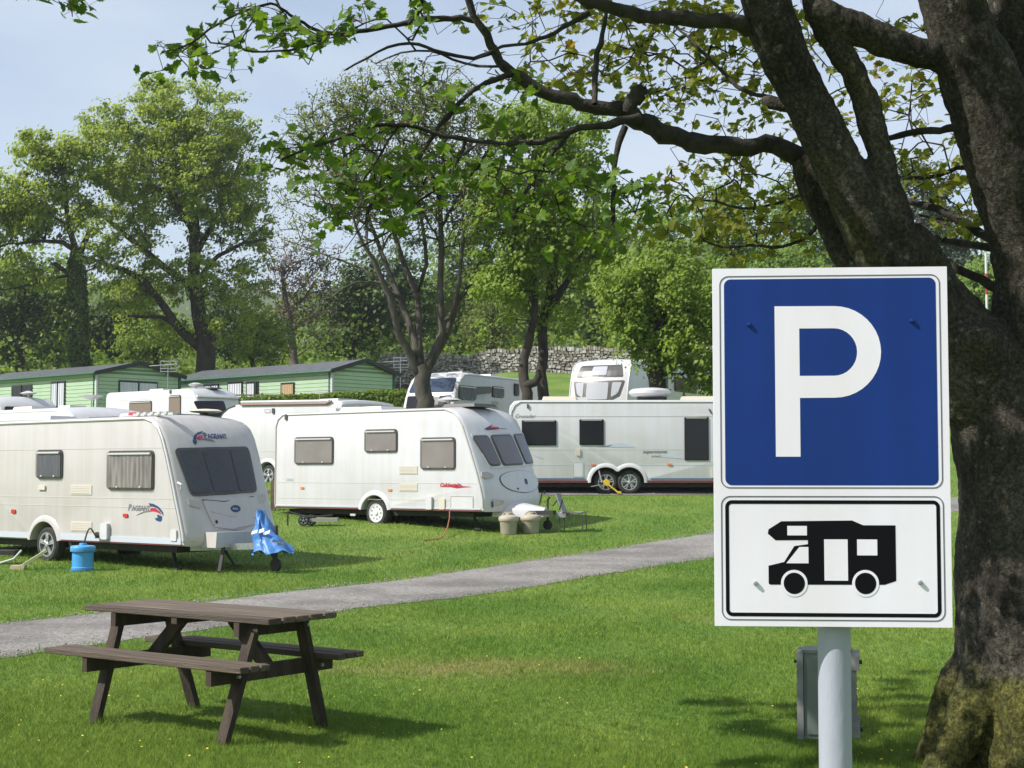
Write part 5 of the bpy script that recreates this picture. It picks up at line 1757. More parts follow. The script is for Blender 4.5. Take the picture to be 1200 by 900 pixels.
# ---------------- long twin-axle caravan on the right
def long_van():
    a = 2.0
    L = 7.9
    O = atY(884, 572, 40.0); O.z = 1.02
    z0, z1 = .30, 2.44
    fr = [(0, z0), (.03, .5), (.0, .75), (-.07, 1.1), (-.17, 1.5), (-.3, 1.85), (-.42, 2.1), (-.6, 2.3), (-.85, 2.41), (-1.1, z1)]
    rr = [(0, z0), (0, 2.0), (.01, 2.2), (-.01, 2.3), (-.12, 2.42), (-.3, z1)]
    def mk(W):
        return Van('long white twin-axle caravan with dark windows and yellow wheel clamp', O, -R(a), -1, L, 2.3, fr, rr, z0, z1, M_white, wheels=W, bulge=.14, wr=.31, style='alloy10')
    v = mk(())
    # put the rear end where the photo has it
    w0 = v.s_px(710, 567)[0]; w1 = v.s_px(737.5, 567)[0]
    left = v.s_px(597, 520)[0]
    for o in list(v.root.children): bpy.data.objects.remove(o)
    bpy.data.objects.remove(v.root)
    newL = L / 2 - left
    dx = (L - newL) / 2
    W = [(w0 - dx, .31), (w1 - dx, .31)]
    L = newL
    v = mk(W)
    v.arch_rim(W, .31)
    for b in ((611.5, 492.5, 652, 522), (679, 491.5, 707.5, 521.5), (802, 489, 830.5, 539.5)): v.window(b, 'dark', .02)
    v.seam(v.s_px(700, 488)[1], -L / 2 + .15, L / 2 - .5, None, .014)
    v.seam(v.s_px(700, 527)[1], -L / 2 + .05, L / 2 - .2, None, .007)
    v.seam(v.s_px(700, 545)[1], -L / 2 + .05, L / 2 - .1, M_pgrey, .010)
    z = v.s_px(640, 561)[1]
    v.seam(z, -L / 2 + .1, W[0][0] - .55, M_bluetrim, .035, .02); v.seam(z, W[1][0] + .55, L / 2 - .1, M_bluetrim, .035, .02)
    v.seam(z0 + .03, -L / 2 + .03, W[0][0] - .43, M_maroon, .05, .02); v.seam(z0 + .03, W[1][0] + .43, L / 2 - .03, M_maroon, .05, .02)
    v.hatch((671.5, 541.5, 684, 559.5)); v.plate('socket_cover', (675, 526.5, 680, 534), M_vent, .03, .02)
    v.plate('water_inlet', (833.5, 549, 836.5, 560), M_vent, .05, .01)
    for q in ((692.5, 543.4, 697.5, 545.6), (782, 543, 787, 545.2)): v.plate('side_marker', q, M_orange, .025, .01)
    v.plate('grab_handle', (617.5, 473.5, 619.5, 478.5), M_wframe, .03, .01)
    v.plate('awning_lamp', (818, 486.8, 829, 488.2), M_vent, .02, .005)
    for pts in (((830, 479.5), (832, 479), (834.5, 484.5), (833, 485)),): v.shape(pts, M_wframe, name='grab_handle', t=.02)
    v.lettering('Crusader', 603, 489.8, 4.6, M_grey_p, shear=.35, bold=-.001)
    v.lettering('superstorm', 753, 531, 3.8, M_grey_p, shear=.35, bold=.006, wscale=1.13)
    v.lettering('tornado', 763, 535.6, 2.6, M_grey_p, shear=.35, bold=.003)
    for q in (((697, 523), (712, 521), (727, 518.5), (742, 522), (744, 524.5), (727, 524.3), (712, 523.8)), ((770, 535), (790, 531.5), (797, 535.8), (800, 537.5), (782, 536.2)), ((625, 533), (634, 534), (638, 538), (629, 535.5))):
        v.shape(q, M_pgrey, name='decal')
    v.shape([(700, 523.6), (713, 521.8), (718, 521.2), (714, 523.3)], M_grey_p, name='decal', t=.008)
    pts = [(-L / 2 + .28, -v.W / 2 - .005, z1 - .03), (-L / 2 + .14, -v.W / 2 - .005, z1 - .12), (-L / 2 + .05, -v.W / 2 - .005, z1 - .3), (-L / 2 + .035, -v.W / 2 - .005, z0 + .1)]
    MB().tube(pts, .016, 6).build('edge_trim', M_seam, v.root, smooth=True)
    pts = [(-L / 2 + .28, -v.W / 2 - .005, z1 - .03), (L / 2 - 1.0, -v.W / 2 - .005, z1 - .035)] + [(L / 2 + d - .04, -v.W / 2 - .005, z_ - .02) for d, z_ in reversed(fr[1:-1])]
    MB().tube(pts, .016, 6).build('edge_trim', M_seam, v.root, smooth=True)
    # roof: rooflights, satellite pod
    def ux(px): return v.s_px(px, 465)[0]
    v.roof_box(ux(655), .95, .3, .6, .12, M_rooft); v.roof_box(ux(678), .5, .3, .5, .10, M_seam)
    v.roof_box(ux(822), .9, .3, .6, .12, M_rooft)
    po = MB().lathe([(.3, .10), (.62, .14), (.70, .20), (.70, .27), (.6, .33), (.3, .36), (.05, .37)], (ux(765), .2, z1 + .04), 'z', 32)
    po.v = [(ux(765) + (p[0] - ux(765)) * .82, p[1], p[2]) for p in po.v]
    po.build('satellite_pod', M_white, v.root, smooth=40)
    MB().box((ux(765), .2, z1 + .10), (.7, .4, .12)).build('pod_base', M_wframe, v.root)
    for u in (-L / 2 + .7, L / 2 - 1.0):
        MB().bar((u, -.7, z0 - .03), (u + .1, -.75, .0), .05, .04).build('corner_steady', M_chassis, v.root)
    # clamp: its own thing
    wc = W[0]
    p = v.base + v.u * wc[0] - v.v * (v.W / 2 - .02)
    r = empty('wheel_clamp', Vector((p.x, p.y, v.base.z)), -R(a)); tag(r, 'yellow wheel clamp locked on the left wheel of the long caravan', 'wheel clamp')
    my = mat('yellow_paint', (.62, .42, .03), .5)
    m = MB().lathe([(.08, -.14), (.09, -.05), (.05, -.03)], (.02, 0, .30), 'y', 20); m.build('hub_plate', my, r)
    MB().bar((.0, -.12, .30), (.34, -.14, .03), .05, .04).box((.34, -.14, .05), (.11, .07, .06)).build('arm', my, r)
    MB().bar((-.12, -.10, .25), (-.38, -.05, .20), .16, .02).bar((-.10, -.08, .3), (-.18, -.02, .62), .03, .03).build('hook', mat('clamp_grey', (.24, .25, .26), .5), r)
    return v
V3 = long_van()

# ---------------- the others behind
def behind_van():
    # white caravan behind the middle one, facing away to the left, awning rail along its roof
    L, W = 5.6, 2.2
    a = 38
    rear_near = atY(401, 470, 43.0); rear_near.z = 1.17
    u = Vector((-math.cos(R(a)), math.sin(R(a)), 0))
    O = rear_near + u * L
    z0, z1 = .40, 2.42
    fr = [(0, z0), (.04, .6), (.03, 1.0), (-.06, 1.35), (-.18, 1.65), (-.36, 1.95), (-.6, 2.2), (-.85, 2.35), (-1.15, z1)]
    rr = [(0, z0), (0, 2.2), (.0, 2.32), (-.06, 2.39), (-.2, z1)]
    def mk(Wh): return Van('white caravan with rounded nose and brown awning rail, behind the middle caravan', O, math.atan2(u.y, u.x), 1, L, W, fr, rr, z0, z1, M_white, wheels=Wh, wr=.32, bulge=.1)
    v = mk(())
    wx = v.s_px(313, 569)[0]
    for o in list(v.root.children): bpy.data.objects.remove(o)
    bpy.data.objects.remove(v.root)
    Wh = [(wx, .32)]
    v = mk(Wh); v.arch_rim(Wh, .32)
    def lp(px, py, t=.0): return v.S(*v.s_px(px, py), t)
    MB().tube([lp(283, 474.5, .04), lp(384, 473, .04), lp(390, 470, .04)], .028, 6).build('awning_rail', mat('brown_rail', (.24, .13, .10), .5), v.root)
    MB().tube([lp(283, 471.5, .0), lp(386, 470, .0)], .05, 6).build('gutter', M_white, v.root, smooth=True)
    v.seam(v.s_px(300, 529)[1], -L / 2 + .2, L / 2 - .1, M_seam, .03)
    pts = [(L / 2 + d - .03, (W / 2 + .004), z - .02) for d, z in fr[1:]]
    MB().tube(pts, .018, 6).build('edge_trim', M_wframe, v.root, smooth=True)
    v.hatch((310, 479.5, 317, 484)); v.plate('grab_handle', (319.5, 478.5, 322, 484.5), M_wframe, .04, .01)
    # louvres by the nose
    for k in range(6):
        b = v.s_px(281, 497 + k * 2.2), v.s_px(289, 497 + k * 2.2)
    MB().box((-L / 2 - .008, .1, 2.28), (.02, .6, .035)).build('rear_lamp', M_maroon, v.root)
    v.roof_box(-1.6, .8, 0, .9, .07, M_skylight); v.roof_box(.4, .7, 0, .7, .07, M_skylight)
    v.roof_box(1.0, .3, .3, .3, .05, M_skylight)
    v.legs([-2.3])
    sd = MB().tube([(-1.0, .2, z1), (-1.0, .2, z1 + .3)], .012, 6).build('aerial_mast', M_trim, v.root)
    MB().lathe([(.03, .28), (.30, .32), (.03, .345)], (-1.0, .2, z1), 'z', 20).build('aerial_dish', M_white, sd)
    return v
behind_van()

def back_van():
    L, W, a = 6.0, 2.2, 38
    O = atY(237, 492, 59.4); O.z = 2.32
    z0, z1 = .40, 2.52
    fr = [(0, z0), (.03, .6), (-.04, 1.1), (-.22, 1.7), (-.34, 2.05), (-.42, 2.2), (-.62, 2.42), (-.9, z1)]
    rr = [(0, z0), (0, 2.3), (-.05, 2.45), (-.2, z1)]
    v = Van('white caravan with two brown-blinded windows in front of the far left lodge gable', O, -R(a), -1, L, W, fr, rr, z0, z1, M_white, wheels=[(.2, .33)], bulge=.1)
    v.window((152, 470, 178, 492), 'tan'); v.window((198.5, 463, 212, 500), 'tan', name='door_window')
    v.seam(v.s_px(150, 469)[1], -L / 2 + .1, L / 2 - .6)
    c = [v.f_px(*p) for p in ((227, 470), (262, 470), (268, 492), (240, 496))]
    fo = MB().patch(rquad(c, .1), v.F, -.01, .02, 8, 8).build('front_window', M_glass, v.root)
    # peaked brow over the front window
    m = MB()
    m.patch([(-W / 2 + .05, 2.16), (W / 2 - .05, 2.16), (W / 2 - .05, 2.26), (-W / 2 + .05, 2.26)], v.F, -.02, .09, 3, 8); m.build('brow', M_white, v.root)
    for q in ((121, 458.5, 124, 461), (116, 467, 119, 469)): v.plate('vent', q, M_wframe, .02, .02)
    v.plate('grab_handle', (199, 457, 201, 461), M_wframe, .03, .01)
    v.roof_box(-.8, .9, 0, .6, .08, M_skylight); v.roof_box(2.0, .9, .1, .6, .05, M_wframe)
    ae = MB().lathe([(.05, 0), (.06, .12)], (1.3, 0, z1 + .04), 'z', 10).build('aerial_mast', M_trim, v.root)
    MB().lathe([(.06, .10), (.25, .14), (.3, .2), (.1, .27)], (1.3, 0, z1 + .05), 'z', 20).build('aerial_saucer', M_white, ae, smooth=40)
back_van()

def roof_van():
    L, W, a = 6.0, 2.2, 38
    O = atY(100, 492, 34.6); O.z = .60
    z0, z1 = .40, 2.46
    fr = [(0, z0), (.03, .6), (-.05, 1.1), (-.2, 1.7), (-.34, 2.05), (-.5, 2.3), (-.75, 2.42), (-1.0, z1)]
    rr = [(0, z0), (0, 2.2), (-.05, 2.38), (-.2, z1)]
    v = Van('white caravan of which only the roof shows just behind the nearest caravan', O, -R(a), -1, L, W, fr, rr, z0, z1, M_white, wheels=[(-.3, .33)], bulge=.1)
    v.seam(z1 - .06, -2.6, 2.0, M_seam, .015)
    c = [(-.8, 1.3), (.8, 1.3), (.75, 1.95), (-.75, 1.95)]
    MB().patch(rquad(c, .1), v.F, -.01, .02, 8, 8).build('front_window', M_glass, v.root)
    v.roof_box(-.6, .8, 0, .6, .08, M_rooft); v.roof_box(1.0, .5, 0, .5, .07, M_skylight)
    sd = MB().tube([(1.2, .4, z1), (1.2, .4, z1 + .28)], .012, 6).build('aerial_mast', M_metal, v.root)
    MB().lathe([(.03, .26), (.30, .36), (.31, .375), (.03, .30)], (1.2, .4, z1), 'z', 20).build('aerial_dish', M_trim, sd)
roof_van()

def far_left_van():
    L, W, a = 5.8, 2.2, 38
    O = atY(8, 492, 49); O.z = 1.55
    z0, z1 = .40, 2.46
    fr = [(0, z0), (.03, .6), (-.05, 1.1), (-.2, 1.7), (-.34, 2.0), (-.45, 2.2), (-.7, 2.4), (-.95, z1)]
    rr = [(0, z0), (0, 2.2), (-.05, 2.38), (-.2, z1)]
    v = Van('grey-nosed caravan cut off at the left edge, below the open patio door of the lodge', O, -R(a), -1, L, W, fr, rr, z0, z1, M_white, wheels=[(0, .33)], bulge=.1)
    c = [(-1.0, 1.3), (.5, 1.3), (.4, 2.15), (-.95, 2.15)]
    MB().patch(rquad(c, .1), v.F, -.01, .02, 8, 8).build('front_window', M_glass, v.root)
    ae = MB().lathe([(.025, 0), (.03, .16)], (2.0, .3, z1), 'z', 10).build('aerial_mast', M_trim, v.root)
    MB().lathe([(.05, .14), (.20, .15), (.28, .18), (.20, .21), (.05, .26)], (2.0, .3, z1), 'z', 24).build('aerial_saucer', M_white, ae, smooth=40)
far_left_van()

def shade_van():
    # front-left, side to the right
    b = 61; L, W = 6.6, 1.95
    O = atY(529, 480, 49.5); O.z = 2.22
    z0, z1 = .35, 2.62
    u = Vector((-math.cos(R(b)), -math.sin(R(b)), 0))
    fr = [(0, z0), (.04, .7), (0, 1.1), (-.12, 1.5), (-.26, 1.85), (-.42, 2.15), (-.62, 2.42), (-.85, 2.56), (-1.15, z1)]
    rr = [(0, z0), (0, 2.4), (-.03, 2.55), (-.15, z1)]
    v = Van('white caravan facing left, its side in shade, behind the trunk of the many-stemmed tree', O, math.atan2(u.y, u.x), 1, L, W, fr, rr, z0, z1, M_white, wheels=[(-.1, .33)], bulge=.08)
    v.window((537, 452, 557, 469), 'netd', .12); v.window((576, 453, 590, 466), 'netd', .1)
    v.shape([(557, 453), (575, 453), (575, 460), (563, 467), (557, 467)], M_wframe, name='decal', t=.02)
    v.shape([(558, 463), (572, 461), (566, 466.5), (557, 468)], M_pgrey, name='decal', t=.025)
    v.window((602, 449, 608, 464), 'dark', .1, name='door_window')
    v.seam(v.s_px(560, 441)[1], -L / 2 + .1, L / 2 - .8, M_seam, .03)
    v.lettering('avante', 539, 477, 3.0, M_grey_p, shear=.3, bold=.006)
    v.vent((576, 470, 584, 475)); v.vent((576, 476, 584, 480))
    q = [(-.8, 1.25), (.8, 1.25), (.85, 1.86), (-.85, 1.86)]
    MB().patch(rquad(q, .06), v.F, -.01, .02, 8, 8).build('front_window', M_glass, v.root)
    q = [(-.85, 1.98), (.85, 1.98), (.8, 2.44), (-.8, 2.44)]
    MB().patch(rquad(q, .06), v.F, -.01, .02, 8, 8).build('sky_window', mat('blue_tinted_glass', (.03, .05, .09), .08), v.root)
    MB().box((L / 2 - .30, .0, 1.92), (.03, .03, .03)).build('wiper_bolt', M_dark, v.root)
    v.roof_box(-.8, .8, 0, .6, .09, M_skylight); v.roof_box(1.1, .8, 0, .6, .07, M_skylight)
shade_van()

def front_van():
    b = 64; L, W = 8.2, 2.3
    O = atY(735, 470, 55.0); O.z = 3.05
    z0, z1 = .35, 2.62
    u = Vector((-math.cos(R(b)), -math.sin(R(b)), 0))
    fr = [(0, z0), (.04, .7), (0, 1.05), (-.08, 1.4), (-.17, 1.75), (-.27, 2.05), (-.42, 2.35), (-.62, 2.53), (-.95, z1)]
    rr = [(0, z0), (0, 2.4), (-.03, 2.55), (-.15, z1)]
    v = Van('white caravan facing the camera, three bright front panes below a dark sky window', O, math.atan2(u.y, u.x), 1, L, W, fr, rr, z0, z1, M_white, wheels=[(-.3, .33)], bulge=.14)
    gl = mat('painted_reflection_acrylic', (.42, .43, .46), .12, .0, spec=.8)  # pale base colour paints the sky's reflection into the panes
    c = [(-.98, 1.78), (-.82, 1.30), (-.4, 1.10), (.4, 1.10), (.82, 1.30), (.98, 1.78)]
    # outline goes right to left round the bottom
    fo = MB().patch(rquad([(-1.0, 1.84), (-.86, 1.28), (-.45, 1.06), (.45, 1.06), (.86, 1.28), (1.0, 1.84)], .05), v.F, -.01, .02, 10, 12).build('front_window', M_wframe, v.root)
    for q in ([(-.91, 1.77), (-.79, 1.36), (-.55, 1.22), (-.55, 1.77)], [(-.42, 1.77), (-.42, 1.15), (.42, 1.15), (.42, 1.77)], [(.55, 1.77), (.55, 1.22), (.79, 1.36), (.91, 1.77)]):
        MB().patch(rquad(q, .06), v.F, .018, .035, 6, 6).build('pane', gl, fo, smooth=30)
    q = [(-.92, 1.98), (.92, 1.98), (.80, 2.42), (-.80, 2.42)]
    so = MB().patch(rquad(q, .08), v.F, -.01, .02, 8, 8).build('sky_window', M_wframe, v.root)
    MB().patch(rquad([(-.3, 2.04), (.3, 2.04), (.28, 2.36), (-.28, 2.36)], .04), v.F, .018, .035, 6, 6).build('roof_pane', gl, so)
    v.window((761, 441, 782, 458), 'netd', .12)
    v.window((790, 443, 816, 460), 'dark', .1)
    v.shape([(817, 444), (826, 444), (820, 452), (816, 452)], M_wframe, name='decal', t=.02)
    v.seam(v.s_px(780, 436)[1], -L / 2 + .1, L / 2 - .8, M_seam, .03)
    for sg in (1, -1):
        MB().tube([(L / 2 + d - .0, sg * (W / 2 - .02), z) for d, z in fr[1:]], .03, 6).build('edge_trim', M_white, v.root, smooth=True)
    v.roof_box(.5, .8, 0, .7, .09, M_skylight); v.roof_box(-1.5, .8, 0, .7, .09, M_skylight)
front_van()

# aerials and posts
def tv_aerial(px, pyt, Y, label):
    p = grd(px, Y); top = atY(px, pyt, Y)
    h = top.z - p.z
    r = empty('tv_aerial', p); tag(r, label, 'tv aerial', 'aerial masts by the lodges')
    MB().tube([(0, 0, 0), (0, 0, h)], .022, 6).build('mast', M_metal, r)
    m = MB().tube([(-.9, 0, h - .25), (.45, 0, h - .15)], .025, 5)
    for k in range(6): m.tube([(-.2 + k * .13, -.25, h - .24 + k * .01), (-.2 + k * .13, .25, h - .24 + k * .01)], .02, 4)
    for z in (h - .02, h - .38, h - .52): m.tube([(-.38, 0, z), (.42, 0, z)], .025, 5)
    for x in (-.35, .4): m.tube([(x, 0, h - .55), (x, 0, h + .02)], .02, 5)
    m.build('elements', M_metal, r)
tv_aerial(196, 423, 74, 'television aerial on a thin mast in the gap between the two green lodges')
tv_aerial(469, 419, 80, 'television aerial on a mast in front of the left end of the stone wall')

def post_rail():
    p = grd(321, 36.2)
    r = empty('timber_post', p); tag(r, 'brown timber post with short rail standing at the tail of the middle caravan', 'post')
    m = mat('brown_timber', (.10, .07, .05), .85, c2=(.16, .12, .08), scale=9)
    z = atY(321, 563, 36.2).z - p.z
    MB().box((0, 0, z / 2), (.11, .11, z)).build('post', m, r)
    MB().bar((0, .0, z * .62), (-.55, .25, z * .60), .05, .09).build('rail', m, r)
post_rail()

def pole_rw():
    p = grd(1159, 60); top = atY(1159, 296, 60)
    r = empty('ranging_pole', p); tag(r, 'thin red and white pole far off, seen in the fork of the old trunk', 'pole')
    h = top.z - p.z
    n = 8
    for k in range(n):
        MB().tube([(0, 0, h * k / n), (0, 0, h * (k + 1) / n)], .05 + .002 * (k % 2), 8).build('band', M_crim if k % 3 == 0 else M_white, r)
pole_rw()

# ================================================================ SIGN
def sign():
    Y = 3.9
    tl = atY(838, 315, Y); bl = atY(838, 733.5, Y); 
    br = atY(1117, 733.5, Y - .045); tr = atY(1112, 310, Y - .045)
    Wd = (Vector((br.x - bl.x, br.y - bl.y))).length
    Wt = (Vector((tr.x - tl.x, tr.y - tl.y))).length
    Hh = ((tl.z - bl.z) + (tr.z - br.z)) / 2
    head = math.atan2(br.y - bl.y, br.x - bl.x)
    W = (Wd + Wt) / 2
    px = 978
    poleP = atY(px, 800, Y + .045)
    root = empty('parking_sign', (poleP.x, poleP.y, hz(poleP.x, poleP.y)), head)
    tag(root, 'blue and white parking sign with letter P and camper van symbol on a grey pole', 'sign')
    inv = Matrix.Rotation(-head, 3, 'Z')
    o = inv @ (bl - root.location)          # lower left corner in local coordinates
    yf = o.y
    def fn(u, v, t):                        # u,v in photo-like sign pixels 0..277, 0..421 from lower left
        return (o.x + u / 277 * W, yf - t, o.z + v / 421 * Hh)
    s = lambda x, y: (x - 838, 733 - y)
    K = .0022                                # metres per sign pixel, about
    mw = mat('white_reflective_sheet', (.79, .76, .84), .5, c2=(.77, .74, .82), scale=3, spec=.2)
    mb_ = mat('blue_reflective_sheet', (.007, .032, .185), .5, c2=(.008, .036, .20), scale=2, spec=.2)
    mk = mat('black_print', (.005, .005, .007), .7, spec=.08)
    ml = mat('thin_dark_line', (.10, .10, .12), .5)
    mg = mat('sign_back', (.30, .31, .32), .5, .4)
    MB().patch([(0, 0), (277, 0), (277, 421), (0, 421)], fn, -.016, 0, 2, 2).build('panel', mw, root)
    MB().box((o.x + W / 2, yf + .018, o.z + Hh / 2), (W - .004, .003, Hh - .004)).build('panel_back', mg, root)
    weather(mw, .95); weather(mb_, .90)
    def ring(name, a, w, r, t, m):
        x0, y0, x1, y1 = a
        MB().flat(rrect(x0, y0, x1, y1, r, 8), fn, 0, t, [rrect(x0 + w, y0 + w, x1 - w, y1 - w, r - w, 8)]).build(name, m, root)
    a0 = s(846, 572); a1 = s(1106.5, 321)
    ring('outline', (a0[0], a0[1], a1[0], a1[1]), 1.2, 11, .0010, ml)
    f0 = s(851.5, 568.5); f1 = s(1101.5, 325)
    MB().flat(rrect(f0[0], f0[1], f1[0], f1[1], 8, 8), fn, 0, .0006).build('blue_field', mb_, root)
    b0 = s(846, 726); b1 = s(1107, 581)
    ring('outline', (b0[0], b0[1], b1[0], b1[1]), 1.2, 11, .0010, ml)
    c0 = s(851, 721.5); c1 = s(1102.5, 586)
    ring('border', (c0[0], c0[1], c1[0], c1[1]), 4.3, 8, .0007, mk)
    # letter P
    out = [s(911.5, 535), s(911.5, 357.5)]
    cx, cyo, ro = 982, 411.8, 54.5
    for k in range(21):
        t = R(90 - 180 * k / 20); p = (cx + ro * math.cos(t), cyo - 54 * math.sin(t)); out.append(s(*p))
    out += [s(940.5, 466), s(940.5, 535)]
    inn = [s(940.5, 440), s(940.5, 384)]
    for k in range(17):
        t = R(90 - 180 * k / 16); inn.append(s(981 + 27.5 * math.cos(t), 412 - 28 * math.sin(t)))
    MB().flat(out, fn, .0005, .0012, [inn]).build('letter_p', mw, root)
    # camper symbol
    body = [(901, 625), (902, 620), (917, 610.6), (1000, 609.5), (1013, 615), (1050.5, 615), (1050.5, 679.5), (1037, 684), (903, 684.5), (901.5, 683), (901.5, 662.5), (920, 658), (932, 639.5), (948, 637.2), (948, 632.5), (910, 632.8)]
    g = MB().flat([s(*p) for p in body], fn, 0, .0006).build('camper_symbol', mk, root)
    holes = MB()
    for h in ([(924, 616), (947, 616), (947, 627), (924, 627)], [(922.5, 659.5), (938, 640.5), (948.5, 640.5), (948.5, 659.5)], [(967, 631.5), (994.5, 631.5), (994.5, 679.5), (967, 679.5)], [(1005.5, 631.5), (1029, 631.5), (1029, 650), (1005.5, 650)]):
        holes.flat([s(*p) for p in h], fn, .0005, .0011)
    holes.build('symbol_window', mw, g)
    for (x, y) in ((931.5, 682.8), (1014.8, 682.5)):
        for r_, t, m, nm in ((15.6, .0012, mw, 'wheel_ring'), (12.4, .0018, mk, 'wheel')):
            MB().flat([s(x + r_ * math.cos(R(q * 10)), y + r_ * math.sin(R(q * 10))) for q in range(36)], fn, .0004, t).build(nm, m, g)
    # screws with real heads that catch the light
    for (x, y), m in (((881, 379), mb_), ((1073, 376), mb_), ((886, 683), mg), ((1078, 681), mg)):
        u, v = s(x, y); c = fn(u, v, 0)
        mm = MB().lathe([(.0058, 0), (.0058, .006), (.0042, .009), (.001, .0095)], (0, 0, 0), 'y', 14)
        mm.v = [(c[0] + p[0], c[1] - p[1], c[2] + p[2]) for p in mm.v]
        mm.build('screw', m, root, smooth=40)
    # pole and clamps
    mp = mat('galvanised_pole', (.37, .385, .45), .5, .0, c2=(.30, .315, .37), scale=7, bump=.12, bscale=50, stretch=(1, 1, .3))
    pl = MB().lathe([(.0415, -.3), (.0415, o.z + Hh - .05)], n=36); pl.build('pole', mp, root, smooth=50)
    MB().lathe([(.046, o.z + Hh - .055), (.046, o.z + Hh - .02), (.03, o.z + Hh - .01)], n=24).build('pole_cap', mk, root)
    for z in (o.z + .12, o.z + .78):
        MB().lathe([(.047, z), (.047, z + .03)], n=24).box((0, -.02, z + .015), (.16, .03, .03)).build('clamp', mg, root)
sign()

# hook-up box behind the sign post
def hookup():
    Y = 8.75
    c = atY(970, 870, Y)
    r = empty('hookup_box', (c.x, Y, hz(c.x, Y)), R(-13))
    tag(r, 'grey-green electric hook-up box on a short post behind the sign pole', 'electric box')
    mg = mat('grey_green_paint', (.105, .13, .115), .45, c2=(.125, .15, .13), scale=3); me = mat('weathered_grey', (.12, .125, .13), .6, c2=(.20, .20, .20), scale=9)
    z0, z1 = .13, .605
    MB().box((0, 0, (z0 + z1) / 2), (.25, .20, z1 - z0)).build('cabinet', mg, r)
    MB().box((-.145, -.0, (z0 + z1) / 2 + .002), (.035, .225, z1 - z0 + .01)).build('side_plate', me, r)
    MB().box((.145, -.0, (z0 + z1) / 2 - .01), (.035, .20, z1 - z0 - .07)).build('side_plate', me, r)
    for z in (z0 + .06, z1 - .045): 
        MB().box((.157, -.01, z), (.045, .21, .09)).build('bracket', me, r)
        MB().tube([(.17, -.09, z), (.195, -.09, z)], .012, 8).build('bolt', M_dark, r)
    MB().tube([(-.16, -.09, z1 - .05), (-.178, -.09, z1 - .05)], .01, 8).build('bolt', M_dark, r)
    MB().box((0, -.105, (z0 + z1) / 2), (.215, .012, z1 - z0 - .05)).build('door', mg, r)
    MB().box((0, 0, .06), (.07, .09, .3)).build('post', me, r)
    MB().box((.0, 0, z1 + .008), (.27, .22, .016)).build('lid', mg, r)
hookup()

# ================================================================ PICNIC TABLE
def picnic():
    ang_ = math.atan2(.588, -.809)
    c = Vector((-1.92, 9.80, 0)); g = hz(c.x, c.y)
    r = empty('picnic_table', (c.x, c.y, g), ang_)     # local x toward the far left end, y toward the camera
    tag(r, 'dark brown wooden picnic table with attached benches on the lawn by the gravel track', 'picnic table')
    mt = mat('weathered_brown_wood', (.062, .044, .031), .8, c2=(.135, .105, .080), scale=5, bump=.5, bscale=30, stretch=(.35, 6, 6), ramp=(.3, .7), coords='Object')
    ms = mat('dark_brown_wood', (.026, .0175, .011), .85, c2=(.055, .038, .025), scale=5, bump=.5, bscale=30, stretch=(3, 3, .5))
    rs = random.Random(3)
    def plank(y, w, z, L, x0=0):
        b = bmesh.new(); bmesh.ops.create_cube(b, size=1)
        dx = rs.uniform(-.006, .006)
        bmesh.ops.scale(b, verts=b.verts, vec=(L, w, .036)); bmesh.ops.bevel(b, geom=b.edges, offset=.004, segments=1, affect='EDGES')
        bmesh.ops.translate(b, verts=b.verts, vec=(dx + x0, y, z + rs.uniform(-.0015, .0015)))
        me = bpy.data.meshes.new('plank'); b.to_mesh(me); b.free(); me.materials.append(mt)
        return link_mesh('plank', me, r)
    nt = mt.node_tree; b_ = nt.nodes['Principled BSDF']; src = b_.inputs['Base Color'].links[0].from_socket
    oi = nt.nodes.new('ShaderNodeObjectInfo'); rp_ = nt.nodes.new('ShaderNodeValToRGB')
    rp_.color_ramp.elements[0].color = (.72, .70, .68, 1); rp_.color_ramp.elements[1].color = (1.35, 1.33, 1.30, 1)
    mm = nt.nodes.new('ShaderNodeMixRGB'); mm.blend_type = 'MULTIPLY'; mm.inputs[0].default_value = 1
    nt.links.new(oi.outputs['Random'], rp_.inputs['Fac']); nt.links.new(src, mm.inputs['Color1']); nt.links.new(rp_.outputs['Color'], mm.inputs['Color2'])
    nt.links.new(mm.outputs['Color'], b_.inputs['Base Color'])
    zt, zs = .715, .455
    n = 5; w = .108; gap = .012
    for k in range(n): plank((k - 2) * (w + gap), w, zt, 1.68, .02)
    for sg in (1, -1):
        for k in range(3): plank(sg * (.53 - .035 - k * .083), .072, zs, 1.78, .05)
    for x in (-.56, .56):
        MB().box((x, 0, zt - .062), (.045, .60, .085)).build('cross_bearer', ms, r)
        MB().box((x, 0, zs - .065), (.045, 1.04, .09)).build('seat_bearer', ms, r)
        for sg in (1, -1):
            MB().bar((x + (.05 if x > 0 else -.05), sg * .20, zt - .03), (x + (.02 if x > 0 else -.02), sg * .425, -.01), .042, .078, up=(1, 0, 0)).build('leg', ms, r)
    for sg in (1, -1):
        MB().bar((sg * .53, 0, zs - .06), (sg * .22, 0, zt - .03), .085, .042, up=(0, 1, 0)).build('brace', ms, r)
    MB().box((0, 0, zt - .04), (.05, .58, .035)).build('batten', ms, r)
    bo = MB()
    for x in (-.61, .61):
        for sg in (1, -1):
            for (yy, z) in ((.225, zt - .065), (.355, zs - .065)):
                bo.lathe([(.011, -.01), (.011, .012)], (0, 0, 0), 'z', 8)
                for i in range(len(bo.v) - 16, len(bo.v)):
                    p = bo.v[i]; bo.v[i] = (x + (p[2] + .03) * (1 if x > 0 else -1), sg * yy + p[0], z + p[1])
    bo.build('bolt_heads', M_metal, r)
picnic()

